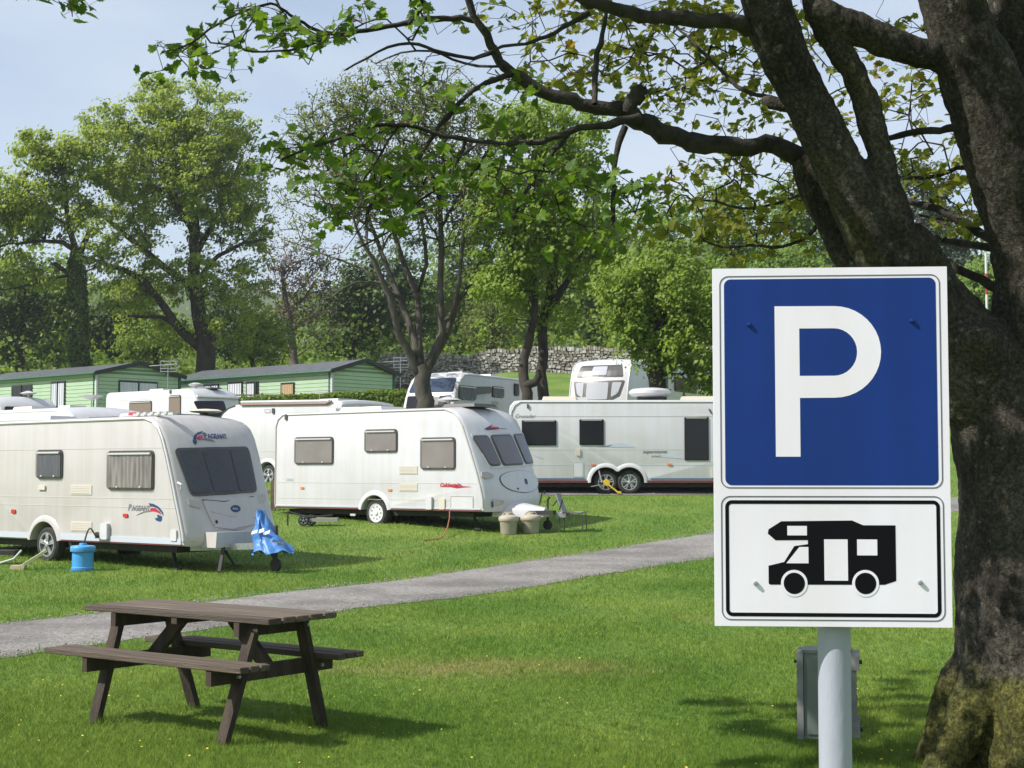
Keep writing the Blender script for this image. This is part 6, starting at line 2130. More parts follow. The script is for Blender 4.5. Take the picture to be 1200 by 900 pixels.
# ================================================================ THE OLD MAPLE
def old_maple():
    rng = np.random.default_rng(11)
    Y = 8.5
    base = atY(1240, 905, Y); root = empty('sycamore_tree', (base.x, Y, hz(base.x, Y)))
    tag(root, 'massive dark forked sycamore at the right with branches reaching across the top', 'tree')
    off = np.array(root.location)
    k = Y / 1800
    def L(pts, Y0, Y1=None):
        n = len(pts); Y1 = Y0 if Y1 is None else Y1
        P = [np.array(tuple(atY(p[0], p[1], Y0 + (Y1 - Y0) * i / max(1, n - 1)))) for i, p in enumerate(pts)]
        return P, [p[2] * k for p in pts]
    sk = Skel()
    thick = [
        L([(1245, 960, 160), (1242, 915, 138), (1240, 880, 122), (1238, 840, 114), (1234, 790, 109), (1228, 740, 105), (1226, 680, 105), (1224, 620, 104), (1222, 560, 102), (1216, 500, 100), (1212, 455, 92)], Y),
        L([(1215, 470, 82), (1222, 420, 66), (1224, 370, 58), (1222, 320, 54), (1212, 270, 52), (1195, 225, 50), (1175, 170, 47), (1152, 110, 44), (1130, 50, 42), (1115, -10, 40), (1100, -80, 36), (1075, -200, 30)], Y, 8.0),
        L([(1226, 250, 42), (1216, 180, 40), (1205, 110, 38), (1195, 40, 35), (1185, -40, 30), (1180, -160, 24)], Y + .1, 8.9),
        L([(1200, 500, 70), (1170, 462, 66), (1135, 430, 62), (1100, 385, 55), (1072, 345, 52), (1055, 308, 50), (1040, 285, 46)], Y, 8.3),
        L([(1052, 320, 42), (1034, 290, 36), (1013, 252, 31), (996, 222, 29), (979, 190, 28), (958, 145, 27.5), (936, 100, 27.5), (921, 70, 27.5), (905, 30, 28), (893, -15, 28), (875, -80, 28), (850, -200, 22)], 8.25, 7.8),
        L([(1060, 312, 30), (1054, 275, 22), (1044, 235, 17), (1035, 195, 14), (1023, 150, 13), (1014, 115, 13), (998, 82, 13), (976, 48, 13), (958, 20, 13), (950, -20, 13), (945, -90, 12)], 8.15, 7.9),
        L([(1050, 345, 34), (1025, 325, 31), (1002, 300, 28), (984, 268, 26), (966, 235, 25), (951, 205, 24), (944, 185, 21)], 8.4, 8.5),
        L([(1105, 70, 19), (1075, 62, 18), (1045, 52, 17), (1015, 38, 16), (985, 25, 15), (950, 10, 14)], 8.1, 7.9),
    ]
    for P, r in thick:
        Q = []; RR = []
        for i in range(len(P) - 1):
            for t in (0, .33, .67):
                Q.append(P[i] * (1 - t) + P[i + 1] * t); RR.append(r[i] * (1 - t) + r[i + 1] * t)
        Q.append(P[-1]); RR.append(r[-1])
        par = -1
        if sk.p:
            par = sk.nearest(Q[0])
        # parent links only tell the growth where it hangs; paths stay separate
        idx = []
        first = par
        for q, rr in zip(Q, RR):
            sk.p.append(q); sk.par.append(first); sk.r0.append(rr); sk.pl.append(0 if first < 0 else sk.pl[first] * .6)
            first = len(sk.p) - 1; idx.append(first)
        sk.paths.append(idx)
    nthick = len(sk.paths)
    # --- trunk as one continuous skin
    mb = MB()
    for idx in sk.paths: mb.tube([Vector(sk.p[i] - off) for i in idx], [sk.r0[i] for i in idx], 14)
    # root flares
    b0 = Vector(tuple(sk.p[3] - off))
    for a_, ln, rr in ((200, .82, .13), (235, .66, .12), (165, .7, .12), (275, .7, .12), (320, .85, .15), (20, .8, .15), (100, .8, .15)):
        d = Vector((math.cos(R(a_)), math.sin(R(a_)), 0))
        mb.tube([Vector((b0.x, b0.y, .75)) + d * .28, Vector((b0.x, b0.y, .36)) + d * .52, Vector((b0.x, b0.y, .10)) + d * (ln * .85), Vector((b0.x, b0.y, -.12)) + d * (ln + .1)], [rr * 1.1, rr * 1.1, rr * .9, rr * .5], 10)
    # burl on the left of the fork, and its lip
    bc = Vector(tuple(atY(1142, 400, 8.15))) - Vector(off)
    for q in range(10):
        a = 2 * math.pi * q / 10
    mb.tube([bc + Vector((.13, .15, -.12)), bc + Vector((.0, -.05, .0)), bc + Vector((-.03, -.14, .03))], [.15, .10, .05], 12)
    ring = []
    for q in range(17):
        a = 2 * math.pi * q / 16
        ring.append(bc + Vector((.155 * math.cos(a) - .0, -.13 + .05 * math.cos(a), .13 * math.sin(a) + .03)))
    pass
    me = bpy.data.meshes.new('trunk'); me.from_pydata(mb.v, [], mb.f)
    tmp = link_mesh('trunk_rough', me)
    rm = tmp.modifiers.new('r', 'REMESH'); rm.mode = 'VOXEL'; rm.voxel_size = .017; rm.use_smooth_shade = True
    sm = tmp.modifiers.new('s', 'SMOOTH'); sm.iterations = 6; sm.factor = .5
    dg = bpy.context.evaluated_depsgraph_get(); dg.update()
    me2 = bpy.data.meshes.new_from_object(tmp.evaluated_get(dg))
    bpy.data.objects.remove(tmp)
    nv = len(me2.vertices)
    co = np.zeros(nv * 3, np.float32); me2.vertices.foreach_get('co', co); co = co.reshape(-1, 3)
    no = np.zeros(nv * 3, np.float32); me2.vertices.foreach_get('normal', no); no = no.reshape(-1, 3)
    dsp = np.zeros(nv)
    for i in range(nv):
        p = co[i]
        v1 = mnoise.fractal(Vector((p[0] * 2.2, p[1] * 2.2, p[2] * 1.1)), 1.0, 2.1, 3)
        v2 = mnoise.noise(Vector((p[0] * 16, p[1] * 16, p[2] * 3)))
        v3 = mnoise.noise(Vector((p[0] * 8, p[1] * 8, p[2] * 34)))
        wr = max(0, min(1, (1.95 - abs(p[2] - 1.95)) / 1.0)) * max(0, v1 + .25)
        v4 = mnoise.noise(Vector((p[0] * 38, p[1] * 38, p[2] * 22)))
        dsp[i] = v1 * .034 + v2 * .014 + v3 * .013 * wr + v4 * .006
    co = co + no * dsp[:, None]
    me2.vertices.foreach_set('co', co.astype(np.float32).ravel())
    me2.name = 'trunk'
    # bark: grey-brown, lichen, moss low down and on the weather side
    m = bpy.data.materials.new('old_bark'); m.use_nodes = True
    nt = m.node_tree; n = nt.nodes; l = nt.links; b = n['Principled BSDF']
    b.inputs['Roughness'].default_value = .92; b.inputs['Specular IOR Level'].default_value = .2
    tc = n.new('ShaderNodeTexCoord')
    def N(scale, det=6, st=(1, 1, 1), rough=.6):
        mp = n.new('ShaderNodeMapping'); mp.inputs['Scale'].default_value = st
        no_ = n.new('ShaderNodeTexNoise'); no_.inputs['Scale'].default_value = scale; no_.inputs['Detail'].default_value = det; no_.inputs['Roughness'].default_value = rough
        l.new(tc.outputs['Object'], mp.inputs['Vector']); l.new(mp.outputs['Vector'], no_.inputs['Vector']); return no_.outputs['Fac']
    def RP(src, p0, c0, p1, c1):
        r_ = n.new('ShaderNodeValToRGB'); e = r_.color_ramp.elements
        e[0].position = p0; e[0].color = (*c0, 1); e[1].position = p1; e[1].color = (*c1, 1)
        l.new(src, r_.inputs['Fac']); return r_.outputs['Color']
    def MX(f, a, b_):
        x = n.new('ShaderNodeMixRGB')
        l.new(f, x.inputs['Fac']); 
        l.new(a, x.inputs['Color1'])
        if isinstance(b_, tuple): x.inputs['Color2'].default_value = (*b_, 1)
        else: l.new(b_, x.inputs['Color2'])
        return x.outputs['Color']
    basec = RP(N(2.6, 8, (1, 1, .5)), .35, (.020, .0175, .0145), .68, (.070, .063, .052))
    c1 = MX(RP(N(17, 6), .60, (0, 0, 0), .70, (.65, .65, .65)), basec, (.16, .16, .145))
    sx = n.new('ShaderNodeSeparateXYZ'); l.new(tc.outputs['Object'], sx.inputs[0])
    mr = n.new('ShaderNodeMapRange'); mr.inputs['From Min'].default_value = .75; mr.inputs['From Max'].default_value = .05
    l.new(sx.outputs['Z'], mr.inputs['Value'])
    ad = n.new('ShaderNodeMath'); ad.operation = 'ADD'
    nn_ = N(3.4, 7); l.new(nn_, ad.inputs[0]); l.new(mr.outputs[0], ad.inputs[1])
    moss = RP(ad.outputs[0], .72, (0, 0, 0), .98, (1, 1, 1))
    mossc = RP(N(22, 4), .35, (.032, .036, .010), .7, (.095, .09, .024))
    c2 = MX(moss, c1, mossc)
    mo2 = n.new('ShaderNodeMath'); mo2.operation = 'MULTIPLY'
    gz = RP(sx.outputs['X'], -1, (0, 0, 0), 1, (0, 0, 0))
    patch_ = RP(N(1.15, 7), .60, (0, 0, 0), .70, (.4, .4, .4))
    c3 = MX(patch_, c2, (.085, .085, .022))
    vo = n.new('ShaderNodeTexVoronoi'); vo.feature = 'DISTANCE_TO_EDGE'; vo.inputs['Scale'].default_value = 13
    mpv = n.new('ShaderNodeMapping'); mpv.inputs['Scale'].default_value = (1, 1, .45)
    wv = n.new('ShaderNodeMixRGB'); wv.blend_type = 'ADD'; wv.inputs[0].default_value = .45
    nz = n.new('ShaderNodeTexNoise'); nz.inputs['Scale'].default_value = 7; nz.inputs['Detail'].default_value = 6
    l.new(tc.outputs['Object'], nz.inputs['Vector']); l.new(tc.outputs['Object'], wv.inputs['Color1']); l.new(nz.outputs['Color'], wv.inputs['Color2'])
    l.new(wv.outputs['Color'], mpv.inputs['Vector']); l.new(mpv.outputs['Vector'], vo.inputs['Vector'])
    crack = RP(vo.outputs['Distance'], .0, (.62, .60, .57), .07, (1, 1, 1))
    fleck = RP(N(46, 5, (1, 1, 1), .7), .42, (.62, .62, .60), .66, (1.9, 1.9, 1.8))
    for x_ in (crack, fleck):
        mm_ = n.new('ShaderNodeMixRGB'); mm_.blend_type = 'MULTIPLY'; mm_.inputs[0].default_value = 1
        l.new(c3, mm_.inputs['Color1']); l.new(x_, mm_.inputs['Color2']); c3 = mm_.outputs['Color']
    l.new(c3, b.inputs['Base Color'])
    bp = n.new('ShaderNodeBump'); bp.inputs['Strength'].default_value = .8; bp.inputs['Distance'].default_value = .02
    hsum = n.new('ShaderNodeMath'); hsum.operation = 'MULTIPLY_ADD'
    cl_ = n.new('ShaderNodeMath'); cl_.operation = 'MINIMUM'; cl_.inputs[1].default_value = .12
    l.new(vo.outputs['Distance'], cl_.inputs[0])
    l.new(cl_.outputs[0], hsum.inputs[0]); hsum.inputs[1].default_value = 1.6; l.new(N(38, 8, (1, 1, .22), .7), hsum.inputs[2])
    l.new(hsum.outputs[0], bp.inputs['Height']); l.new(bp.outputs['Normal'], b.inputs['Normal'])
    me2.materials.clear(); me2.materials.append(m)
    link_mesh('trunk', me2, root)

    # --- long branches, traced
    T = [  # points (px,py,halfwidth px), Y start, Y end
        ([(950, 190, 12), (930, 182, 11), (905, 172, 11), (890, 168, 11), (870, 170, 11), (850, 171, 11), (825, 169, 11), (800, 165, 11), (780, 157, 11), (760, 147, 11), (745, 138, 11), (735, 131, 10.5), (720, 127, 9), (700, 125, 8), (680, 122, 8), (660, 117, 7.5), (640, 110, 7), (620, 98, 6.5), (600, 85, 6), (585, 70, 5.5), (575, 52, 5), (562, 30, 4.5), (552, 8, 4), (545, -15, 4), (535, -60, 3)], 8.5, 7.9),
        ([(918, 36, 10), (900, 32, 9.5), (880, 30, 9), (850, 26, 8.5), (825, 24, 8), (800, 21, 8), (780, 21, 8), (760, 19, 7.5), (740, 16, 7), (720, 12, 7), (700, 6, 6.5), (680, -3, 6), (650, -20, 5)], 8.02, 7.3),
        ([(750, 138, 6), (725, 143, 5), (705, 147, 4), (690, 148, 3.8), (667, 153, 3.4), (645, 163, 3.2), (620, 168, 3), (593, 169, 3), (560, 166, 2.8), (520, 159, 2.7), (492, 150, 2.5), (466, 146, 2.3), (440, 147, 2.1), (417, 154, 1.9), (390, 165, 1.7), (363, 173, 1.5), (330, 187, 1.2)], 8.0, 7.4),
        ([(600, 87, 3.6), (590, 90, 3.2), (570, 98, 3), (554, 106, 2.8), (535, 125, 2.6), (515, 147, 2.4), (500, 172, 2.1), (486, 195, 1.9), (465, 212, 1.6), (446, 225, 1.3), (430, 245, 1)], 8.0, 7.6),
        ([(733, 148, 4), (725, 168, 3.4), (720, 195, 3), (719, 225, 2.8), (718, 252, 2.6), (722, 266, 2.2), (731, 274, 1.5)], 8.1, 8.0),
        ([(667, 154, 3), (658, 168, 2.6), (642, 186, 2.4), (628, 205, 2.2), (618, 222, 2), (608, 240, 1.6), (602, 262, 1.1)], 8.05, 7.9),
        ([(590, 168, 2.2), (575, 172, 2), (565, 190, 1.9), (548, 208, 1.8), (527, 202, 1.4)], 7.9, 7.7),
        ([(545, 165, 2.2), (540, 182, 2.1), (527, 202, 2), (515, 218, 1.9), (502, 228, 1.8), (488, 236, 1.7), (480, 246, 1.6), (470, 258, 1.4), (460, 268, 1.3), (440, 280, 1.2), (418, 291, 1)], 7.8, 7.5),
        ([(467, 148, 1.7), (455, 165, 1.5), (442, 188, 1.4), (430, 205, 1.2), (420, 222, 1)], 7.6, 7.4),
        ([(447, 196, 1.5), (446, 212, 1.4), (440, 232, 1.2), (428, 252, 1)], 7.6, 7.5),
        ([(556, 24, 3.4), (540, 22, 3.6), (520, 21, 3.5), (500, 23, 3.4), (478, 27, 3.1), (455, 31, 2.9), (430, 35, 2.8), (410, 39, 2.7), (386, 40, 2.5), (370, 35, 2.2), (356, 27, 2), (340, 17, 1.8), (328, 9, 1.6), (317, 4, 1.5), (290, 12, 1.4), (266, 22, 1.3), (245, 35, 1.2), (225, 50, 1), (209, 57, .9)], 8.0, 7.3),
        ([(384, 41, 1.8), (370, 50, 1.7), (350, 57, 1.5), (325, 60, 1.4), (296, 61, 1.3), (281, 54, 1.1), (290, 35, 1), (305, 12, .9)], 7.6, 7.3),
        ([(580, 60, 2.6), (563, 66, 2.3), (545, 68, 2.1), (520, 62, 2), (500, 56, 1.8), (480, 50, 1.6), (455, 55, 1.4), (430, 68, 1.2), (405, 82, 1)], 8.0, 7.5),
        ([(590, 78, 2), (560, 78, 2), (530, 70, 1.9), (505, 60, 1.6), (470, 62, 1.3), (440, 75, 1)], 8.0, 8.3),
        ([(697, 122, 3.8), (697, 105, 3.6), (699, 85, 3.4), (700, 62, 3.2), (706, 40, 2.8), (709, 18, 2.4), (712, -10, 2)], 8.05, 8.3),
        ([(690, 15, 3.2), (670, 28, 2.6), (650, 38, 2.3), (632, 46, 2), (615, 52, 1.8), (590, 54, 1.6), (572, 62, 1.4)], 7.5, 7.3),
        ([(938, 124, 3), (904, 115, 3), (885, 110, 2.7), (864, 102, 2.5), (845, 82, 2.2), (829, 67, 2), (807, 44, 1.5), (790, 30, 1.2)], 8.2, 9.0),
        ([(1125, 148, 5.5), (1110, 151, 5), (1090, 153, 4.6), (1065, 157, 4.3), (1045, 162, 4.2), (1030, 165, 4)], 8.2, 8.4),
        ([(1190, 290, 9), (1171, 284, 7), (1155, 276, 6.5), (1135, 262, 5.5), (1110, 251, 5), (1085, 243, 4.5), (1064, 235, 4), (1050, 225, 3)], 8.4, 9.0),
        ([(1190, 295, 7), (1165, 289, 5), (1140, 287, 4.8), (1115, 283, 4.3), (1095, 277, 3.5), (1080, 268, 2.8)], 8.5, 9.3),
        ([(1190, 345, 9), (1172, 338, 6), (1150, 329, 5.8), (1130, 319, 5.5), (1113, 310, 5), (1100, 300, 4), (1090, 285, 3), (1075, 270, 2)], 8.4, 8.8),
        ([(1155, 215, 5), (1140, 196, 3.5), (1122, 198, 3), (1100, 206, 2.8), (1075, 208, 2.3), (1050, 208, 2)], 8.6, 9.0),
        ([(938, 128, 8), (915, 122, 7.5), (900, 118, 7), (897, 117, 2)], 8.2, 8.25),
        ([(328, 9, 1.5), (300, -30, 1.5), (220, -45, 1.3), (130, -25, 1.1), (95, 2, .9)], 7.35, 7.3),
        ([(220, -45, 1.2), (150, -60, 1.2), (70, -40, 1), (25, -8, .9)], 7.32, 7.4),
        ([(960, 262, 4), (945, 278, 3), (925, 287, 2.4), (905, 290, 2), (880, 287, 1.8), (850, 290, 1.6), (825, 282, 1.3)], 8.6, 8.9),
        ([(945, 225, 4), (930, 232, 2.6), (905, 240, 2), (870, 245, 1.8), (840, 236, 1.5), (812, 235, 1.2)], 8.7, 9.2),
        ([(735, 132, 6), (741, 119, 9), (747, 112, 10), (752, 106, 8), (755, 102, 2.5)], 8.1, 8.05),
    ]
    for pts, y0, y1 in T:
        P, r = L(pts, y0, y1)
        Q = []; RR = []
        for i in range(len(P) - 1):
            a_, b_ = P[i], P[i + 1]
            pm = P[max(i - 1, 0)]; pn = P[min(i + 2, len(P) - 1)]
            for t in (0, .5):
                q = .5 * ((2 * a_) + (-pm + b_) * t + (2 * pm - 5 * a_ + 4 * b_ - pn) * t * t + (-pm + 3 * a_ - 3 * b_ + pn) * t ** 3)
                if i > 0: q = q + rng.normal(size=3) * r[i] * .22
                Q.append(q); RR.append((r[i] * (1 - t) + r[i + 1] * t) * rng.uniform(.9, 1.12))
        Q.append(P[-1]); RR.append(r[-1])
        par = sk.nearest(Q[0])
        first = par; idx = []
        for q, rr in zip(Q, RR):
            sk.p.append(q); sk.par.append(first); sk.r0.append(rr); sk.pl.append(sk.pl[first] * .5 + .05 * len(idx))
            first = len(sk.p) - 1; idx.append(first)
        sk.paths.append(idx)
    nbr = len(sk.paths)

    # --- twigs toward leaf sprays
    spr = []  # px,py,rx,ry,n,Y0,Y1,type
    g_ = [(198, 72, 34, 22, 9), (255, 62, 34, 30, 10), (305, 35, 42, 34, 22), (345, 48, 26, 26, 10), (392, 52, 26, 12, 5), (425, 12, 26, 12, 5), (92, 6, 16, 8, 4), (30, -6, 25, 8, 4),
          (362, 188, 48, 26, 20), (340, 172, 26, 18, 8), (425, 150, 42, 24, 14), (440, 200, 45, 28, 20), (492, 212, 46, 30, 22), (400, 232, 30, 22, 8), (388, 265, 18, 14, 5), (392, 300, 8, 5, 1), (405, 245, 8, 5, 2),
          (470, 250, 30, 20, 7), (540, 190, 50, 30, 18), (560, 132, 42, 30, 12), (600, 200, 40, 35, 14), (640, 232, 50, 42, 20), (700, 232, 50, 40, 22), (690, 288, 46, 22, 12), (755, 238, 26, 20, 8), (500, 100, 60, 26, 8), (590, 250, 30, 22, 6), (620, 100, 40, 25, 8), (455, 30, 60, 14, 4), (520, 10, 40, 12, 4)]
    for q in g_: spr.append((*q, 7.2, 8.3, 0))
    o_ = [(640, 60, 60, 50, 20), (720, 50, 60, 50, 26), (800, 60, 70, 60, 40), (860, 90, 50, 60, 26), (880, 140, 46, 40, 14), (780, 130, 50, 30, 12), (690, 95, 40, 30, 8),
          (830, 215, 60, 30, 20), (890, 235, 50, 40, 22), (800, 260, 50, 26, 18), (860, 285, 60, 25, 16), (925, 285, 30, 20, 8), (930, 210, 20, 30, 8),
          (1010, 130, 30, 50, 10), (1080, 60, 60, 40, 14), (1100, 130, 30, 40, 10), (1095, 200, 42, 30, 16), (1125, 240, 30, 34, 12), (1140, 270, 20, 20, 5), (1060, 100, 30, 30, 8), (960, 60, 40, 40, 8), (1050, 200, 20, 30, 6), (1180, 130, 30, 30, 4), (560, 20, 30, 20, 5), (740, 15, 100, 14, 12), (880, 20, 60, 20, 8)]
    for q in o_: spr.append((*q, 8.5, 10.6, 1))
    A = []; TY = []
    for (px, py, rx, ry, n_, y0, y1, ty) in spr:
        for _ in range(max(1, int(round(n_ * (.95 if ty == 0 else 1.5))))):
            a_ = rng.uniform(0, 2 * math.pi); q = 1.12 * math.sqrt(rng.uniform())
            yy = rng.uniform(y0, y1)
            A.append(tuple(atY(px + rx * q * math.cos(a_), py + ry * q * math.sin(a_), yy))); TY.append(ty)
    # unseen crown above the frame, added sunward to shade the trunk and limbs
    for _ in range(900):
        a_ = rng.uniform(0, 2 * math.pi); q = math.sqrt(rng.uniform()); 
        x = 1.3 + 5.0 * q * math.cos(a_); y = 7.9 + 3.6 * q * math.sin(a_); z = rng.uniform(4.7, 8.4) - .25 * (q * 2) ** 2
        if z / 1 < 4.55: z = 4.7
        pr = (450 - 1800 * ((z - H_EYE) * _ct - y * _st) / (y * _ct + (z - H_EYE) * _st))
        if pr > -30: continue
        A.append((x, y, z)); TY.append(2)
    n0 = len(sk.paths)
    tips = sk.grow(A, rng, wpl=.08, step=.11, jit=.35, upbias=-.02)
    r = sk.radii(.0023, .46)
    keep_hand = [sk.r0[i] for i in range(len(sk.p))]
    for i, v_ in enumerate(keep_hand):
        if v_ > 0: r[i] = v_
    sk.p = [np.array(p) - off for p in sk.p]
    tm = mat('dark_branch_bark', (.018, .0155, .012), .92, c2=(.05, .043, .034), scale=14, bump=.7, bscale=60)
    # traced branches: each its own part; twigs joined
    allp = sk.paths
    for i in range(nthick, nbr):
        sk.paths = [allp[i]]
        link_mesh('branch', sk.mesh('branch', r, tm, nmax=10), root)
    sk.paths = allp[nbr:]
    tw = link_mesh('twigs', sk.mesh('twigs', r, tm), root); tw['kind'] = 'stuff'
    # leaves: bunches at the tips on short stalks
    order = np.argsort(np.zeros(len(A)))
    cen = []; nrm = []; size = []; typ = []; tint = []; srcs = []
    Aarr = np.array(A)
    for i in range(len(A)):
        a_ = Aarr[i]; ty = TY[i]
        m_ = rng.integers(2, 6) if ty == 0 else (rng.integers(3, 6) if ty == 1 else rng.integers(4, 8))
        ct = rng.uniform(0, 1)
        for _ in range(m_):
            d = rng.normal(size=3); d /= np.linalg.norm(d); d[2] *= .5
            srcs.append(a_); cen.append(a_ + d * rng.uniform(.03, .13 if ty == 0 else .11) * (1.6 if ty == 2 else 1))
            nv_ = np.array([-.25, -.2, .75]) + rng.normal(size=3) * (.55 if ty == 0 else .6) + d * .4
            nrm.append(nv_)
            size.append((rng.uniform(.038, .08) if ty == 0 else (rng.uniform(.035, .075) if ty == 1 else rng.uniform(.14, .26))))
            typ.append(ty); tint.append(min(1, max(0, ct * .6 + rng.uniform(0, .4))))
    # the big pale leaf by the fork
    cen = np.array(cen); nrm = np.array(nrm); size = np.array(size); typ = np.array(typ); tint = np.array(tint)
    # which show largest
    dist = cen[:, 1]
    z_ = cen[:, 2] - H_EYE; yc = cen[:, 1] * _ct + z_ * _st
    px = 600 + 1800 * cen[:, 0] / yc; py = 450 - 1800 * (z_ * _ct - cen[:, 1] * _st) / yc
    vis = (px > 5) & (px < 1195) & (py > 5) & (py < 340) & (typ < 2)
    score = np.where(vis, size / dist, -1)
    top = np.argsort(-score)[:300]
    # a handful of leaf shapes shared by the single leaves
    shapes = []
    for ty in (0, 1):
        for q in range(5):
            t_ = (q + .5) / 5
            me_ = leaf_mesh('leaf', np.zeros((1, 3)), np.array([[0, 0, 1.0]]), np.array([1.0]), np.array([t_]), MAPLE, M_leaf['maple' if ty == 0 else 'maple_young'], np.random.default_rng(q))
            shapes.append(me_)
    for i in top:
        me_ = shapes[int(typ[i]) * 5 + min(4, int(tint[i] * 5))]
        o = bpy.data.objects.new('leaf', me_); col.objects.link(o); o.parent = root
        n_ = Vector(nrm[i]).normalized()
        qt = n_.to_track_quat('Z', 'Y')
        o.rotation_mode = 'QUATERNION'
        from mathutils import Quaternion
        o.rotation_quaternion = qt @ Quaternion((0, 0, 1), rng.uniform(0, 6.28))
        o.location = Vector(cen[i] - off); s_ = float(size[i]); o.scale = (s_, s_, s_)
    # leaf stalks: from the spray's twig end to every leaf
    src_ = np.array(srcs); vs2 = typ < 2
    a0, b0_ = src_[vs2], cen[vs2]
    K = len(a0); dd = b0_ - a0; px_ = np.cross(dd, np.array([0, 1.0, .2])); px_ /= (np.linalg.norm(px_, axis=1, keepdims=True) + 1e-9)
    py_ = np.cross(dd, px_); py_ /= (np.linalg.norm(py_, axis=1, keepdims=True) + 1e-9)
    V_ = np.empty((K, 6, 3)); rr_ = .0013
    for q in range(3):
        a = q * 2.094
        o_ff = (px_ * math.cos(a) + py_ * math.sin(a)) * rr_
        V_[:, q] = a0 + o_ff - off; V_[:, q + 3] = b0_ + o_ff - off
    F_ = np.array([(0, 1, 4, 3), (1, 2, 5, 4), (2, 0, 3, 5)])
    L_ = (np.arange(K)[:, None, None] * 6 + F_[None]).ravel()
    so = link_mesh('leaf_stalks', fast_mesh('leaf_stalks', V_.reshape(-1, 3), L_, np.arange(K * 3) * 4, mat('reddish_stalk', (.16, .10, .04), .7)), root); so['kind'] = 'stuff'
    restm = np.ones(len(cen), bool); restm[top] = False
    for ty, key in ((0, 'maple'), (1, 'maple_young'), (2, 'maple')):
        s_ = restm & (typ == ty)
        if s_.sum() == 0: continue
        o = link_mesh('leaves', leaf_mesh('leaves', cen[s_] - off, nrm[s_], size[s_], tint[s_], MAPLE, M_leaf[key], rng), root)
        o['kind'] = 'stuff'
old_maple()

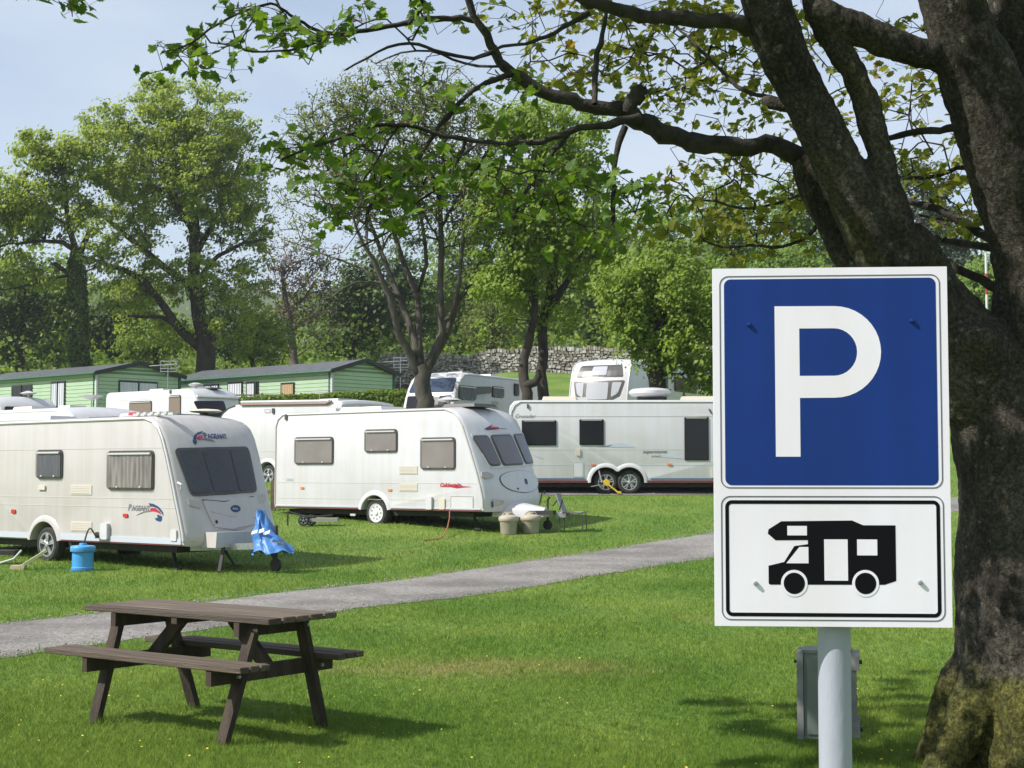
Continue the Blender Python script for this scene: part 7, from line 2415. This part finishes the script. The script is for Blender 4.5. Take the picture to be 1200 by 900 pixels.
# ================================================================ GRASS
def grass():
    rng = np.random.default_rng(99)
    N = 900000
    # density falls with distance so that the lawn stays evenly fine in the picture
    u = rng.uniform(0, 1, N)
    y0, y1 = 7.3, 46.0
    y = 1 / (1 / y0 + u * (1 / y1 - 1 / y0))
    x = (rng.uniform(-1, 1, N) * .50) * y + rng.uniform(-1, 1, N) * .6
    rd = road_dist(x, y) if N < 1 else None
    keep = np.ones(N, bool)
    for s in range(0, N, 60000):
        keep[s:s + 60000] = road_dist(x[s:s + 60000], y[s:s + 60000]) > 1.08 + rng.normal(size=len(x[s:s + 60000])) * .07 - rng.exponential(.045, len(x[s:s + 60000]))
    inpad = (x > -.7) & (x < 9.2) & (y > 39.95) & (y < 43)
    keep &= ~inpad
    x = x[keep]; y = y[keep]; N = len(x)
    z = hgt(x, y)
    edge = np.ones(N)
    h = rng.uniform(.015, .038, N) * (1 + .25 * np.sin(x * 2.1) * np.sin(y * 1.7)) 
    # longer tufts where the mower cannot reach: round the trunk, the sign pole, the box and the table legs
    tuft = np.zeros(N)
    for (tx, ty, tr_) in ((3.03, 8.5, .95), (.82, 3.95, .25), (1.80, 8.75, .32), (-1.75, 9.2, .12), (-1.3, 9.85, .12), (-2.6, 9.8, .12), (-2.15, 10.4, .12)):
        tuft = np.maximum(tuft, np.clip(1.35 - np.hypot(x - tx, y - ty) / tr_, 0, 1))
    h = h * (1 + 1.5 * tuft * rng.uniform(.3, 1, N))
    # scattered coarser clumps
    cx = rng.uniform(-9, 9, 900); cy = rng.uniform(7.5, 30, 900); near = np.zeros(N)
    cell = {}
    for a_, b_ in zip(cx, cy): cell.setdefault((int(a_ // .5), int(b_ // .5)), []).append((a_, b_))
    ix = np.floor(x / .5).astype(int); iy = np.floor(y / .5).astype(int)
    key = ix * 10000 + iy; order = np.argsort(key); ks = key[order]
    for (i_, j_), pts_ in cell.items():
        kk = i_ * 10000 + j_; lo, hi = np.searchsorted(ks, kk), np.searchsorted(ks, kk, 'right')
        sel = order[lo:hi]
        for a_, b_ in pts_: near[sel] = np.maximum(near[sel], np.clip(1 - np.hypot(x[sel] - a_, y[sel] - b_) / .13, 0, 1))
    h = h * (1 + .9 * near)
    h = np.where(rng.uniform(size=N) < .012, h * 2.0, h) * np.clip(y / 16, 1, 1.7)
    w = np.maximum(.0035, y * .00042)
    a = rng.uniform(0, math.pi, N)
    lean = rng.normal(size=(N, 2)) * (h * .55)[:, None]
    dx, dy = np.cos(a) * w / 2, np.sin(a) * w / 2
    V = np.empty((N, 3, 3))
    V[:, 0] = np.stack([x - dx, y - dy, z - .004], -1); V[:, 1] = np.stack([x + dx, y + dy, z - .004], -1)
    V[:, 2] = np.stack([x + lean[:, 0], y + lean[:, 1], z + h], -1)
    m = bpy.data.materials.new('grass_blades')
    nt, n, l, b, colr, g = grass_nodes(m, 1.18)
    at = n.new('ShaderNodeAttribute'); at.attribute_name = 'tint'
    rp = n.new('ShaderNodeValToRGB')
    e = rp.color_ramp.elements
    e[0].position = 0; e[0].color = (.62, .72, .6, 1); e[1].position = .93; e[1].color = (1.3, 1.22, 1.1, 1)
    e2 = e.new(.97); e2.color = (2.2, 1.6, 1.8, 1)
    l.new(at.outputs['Fac'], rp.inputs['Fac'])
    mx = n.new('ShaderNodeMixRGB'); mx.blend_type = 'MULTIPLY'; mx.inputs[0].default_value = 1
    l.new(colr.outputs['Color'], mx.inputs['Color1']); l.new(rp.outputs['Color'], mx.inputs['Color2'])
    l.new(mx.outputs['Color'], b.inputs['Base Color'])
    tb = n.new('ShaderNodeBsdfTranslucent'); l.new(mx.outputs['Color'], tb.inputs['Color'])
    ms = n.new('ShaderNodeMixShader'); ms.inputs[0].default_value = .35
    l.new(b.outputs[0], ms.inputs[1]); l.new(tb.outputs[0], ms.inputs[2]); l.new(ms.outputs[0], n['Material Output'].inputs['Surface'])
    me = fast_mesh('grass', V.reshape(-1, 3), np.arange(N * 3), np.arange(N) * 3, m, np.repeat(rng.uniform(0, 1, N), 3))
    tag(link_mesh('grass', me), 'short mown grass blades of the lawn around the table and track', 'grass', kind='stuff')
    # dandelions and pale specks
    n_ = 220
    y = 1 / (1 / 7.6 + rng.uniform(0, 1, n_) * (1 / 26 - 1 / 7.6)); x = rng.uniform(-.36, .36, n_) * y
    kp = road_dist(x, y) > 1.3
    x = x[kp]; y = y[kp]; n_ = len(x)
    pos = np.stack([x, y, hgt(x, y) + .045], -1)
    mfl = mat('dandelion_yellow', (.62, .50, .03), .7)
    o = link_mesh('dandelions', leaf_mesh('dandelions', pos, np.tile([0, -.3, 1.0], (n_, 1)) + rng.normal(size=(n_, 3)) * .2, rng.uniform(.010, .022, n_), rng.uniform(0, 1, n_), DIAMOND, mfl, rng))
    tag(o, 'tiny yellow dandelion heads dotted over the lawn', 'flowers', kind='stuff')
grass()

# ================================================================ AIR
def haze():
    m = bpy.data.materials.new('haze'); m.use_nodes = True
    nt = m.node_tree; nt.nodes.remove(nt.nodes['Principled BSDF'])
    pv = nt.nodes.new('ShaderNodeVolumePrincipled')
    pv.inputs['Color'].default_value = (.86, .92, 1.0, 1)
    pv.inputs['Density'].default_value = .0003
    pv.inputs['Anisotropy'].default_value = .2
    nt.links.new(pv.outputs['Volume'], nt.nodes['Material Output'].inputs['Volume'])
    x0, x1, yy0, yy1, z0, z1 = -640, 640, -320, 720, -2.0, 96
    mb = MB().box(((x0 + x1) / 2, (yy0 + yy1) / 2, (z0 + z1) / 2), (x1 - x0, yy1 - yy0, z1 - z0))
    o = mb.build('haze', m)
    tag(o, 'thin pale morning haze over the far woodland and hill', 'haze', kind='stuff')
if True: haze()
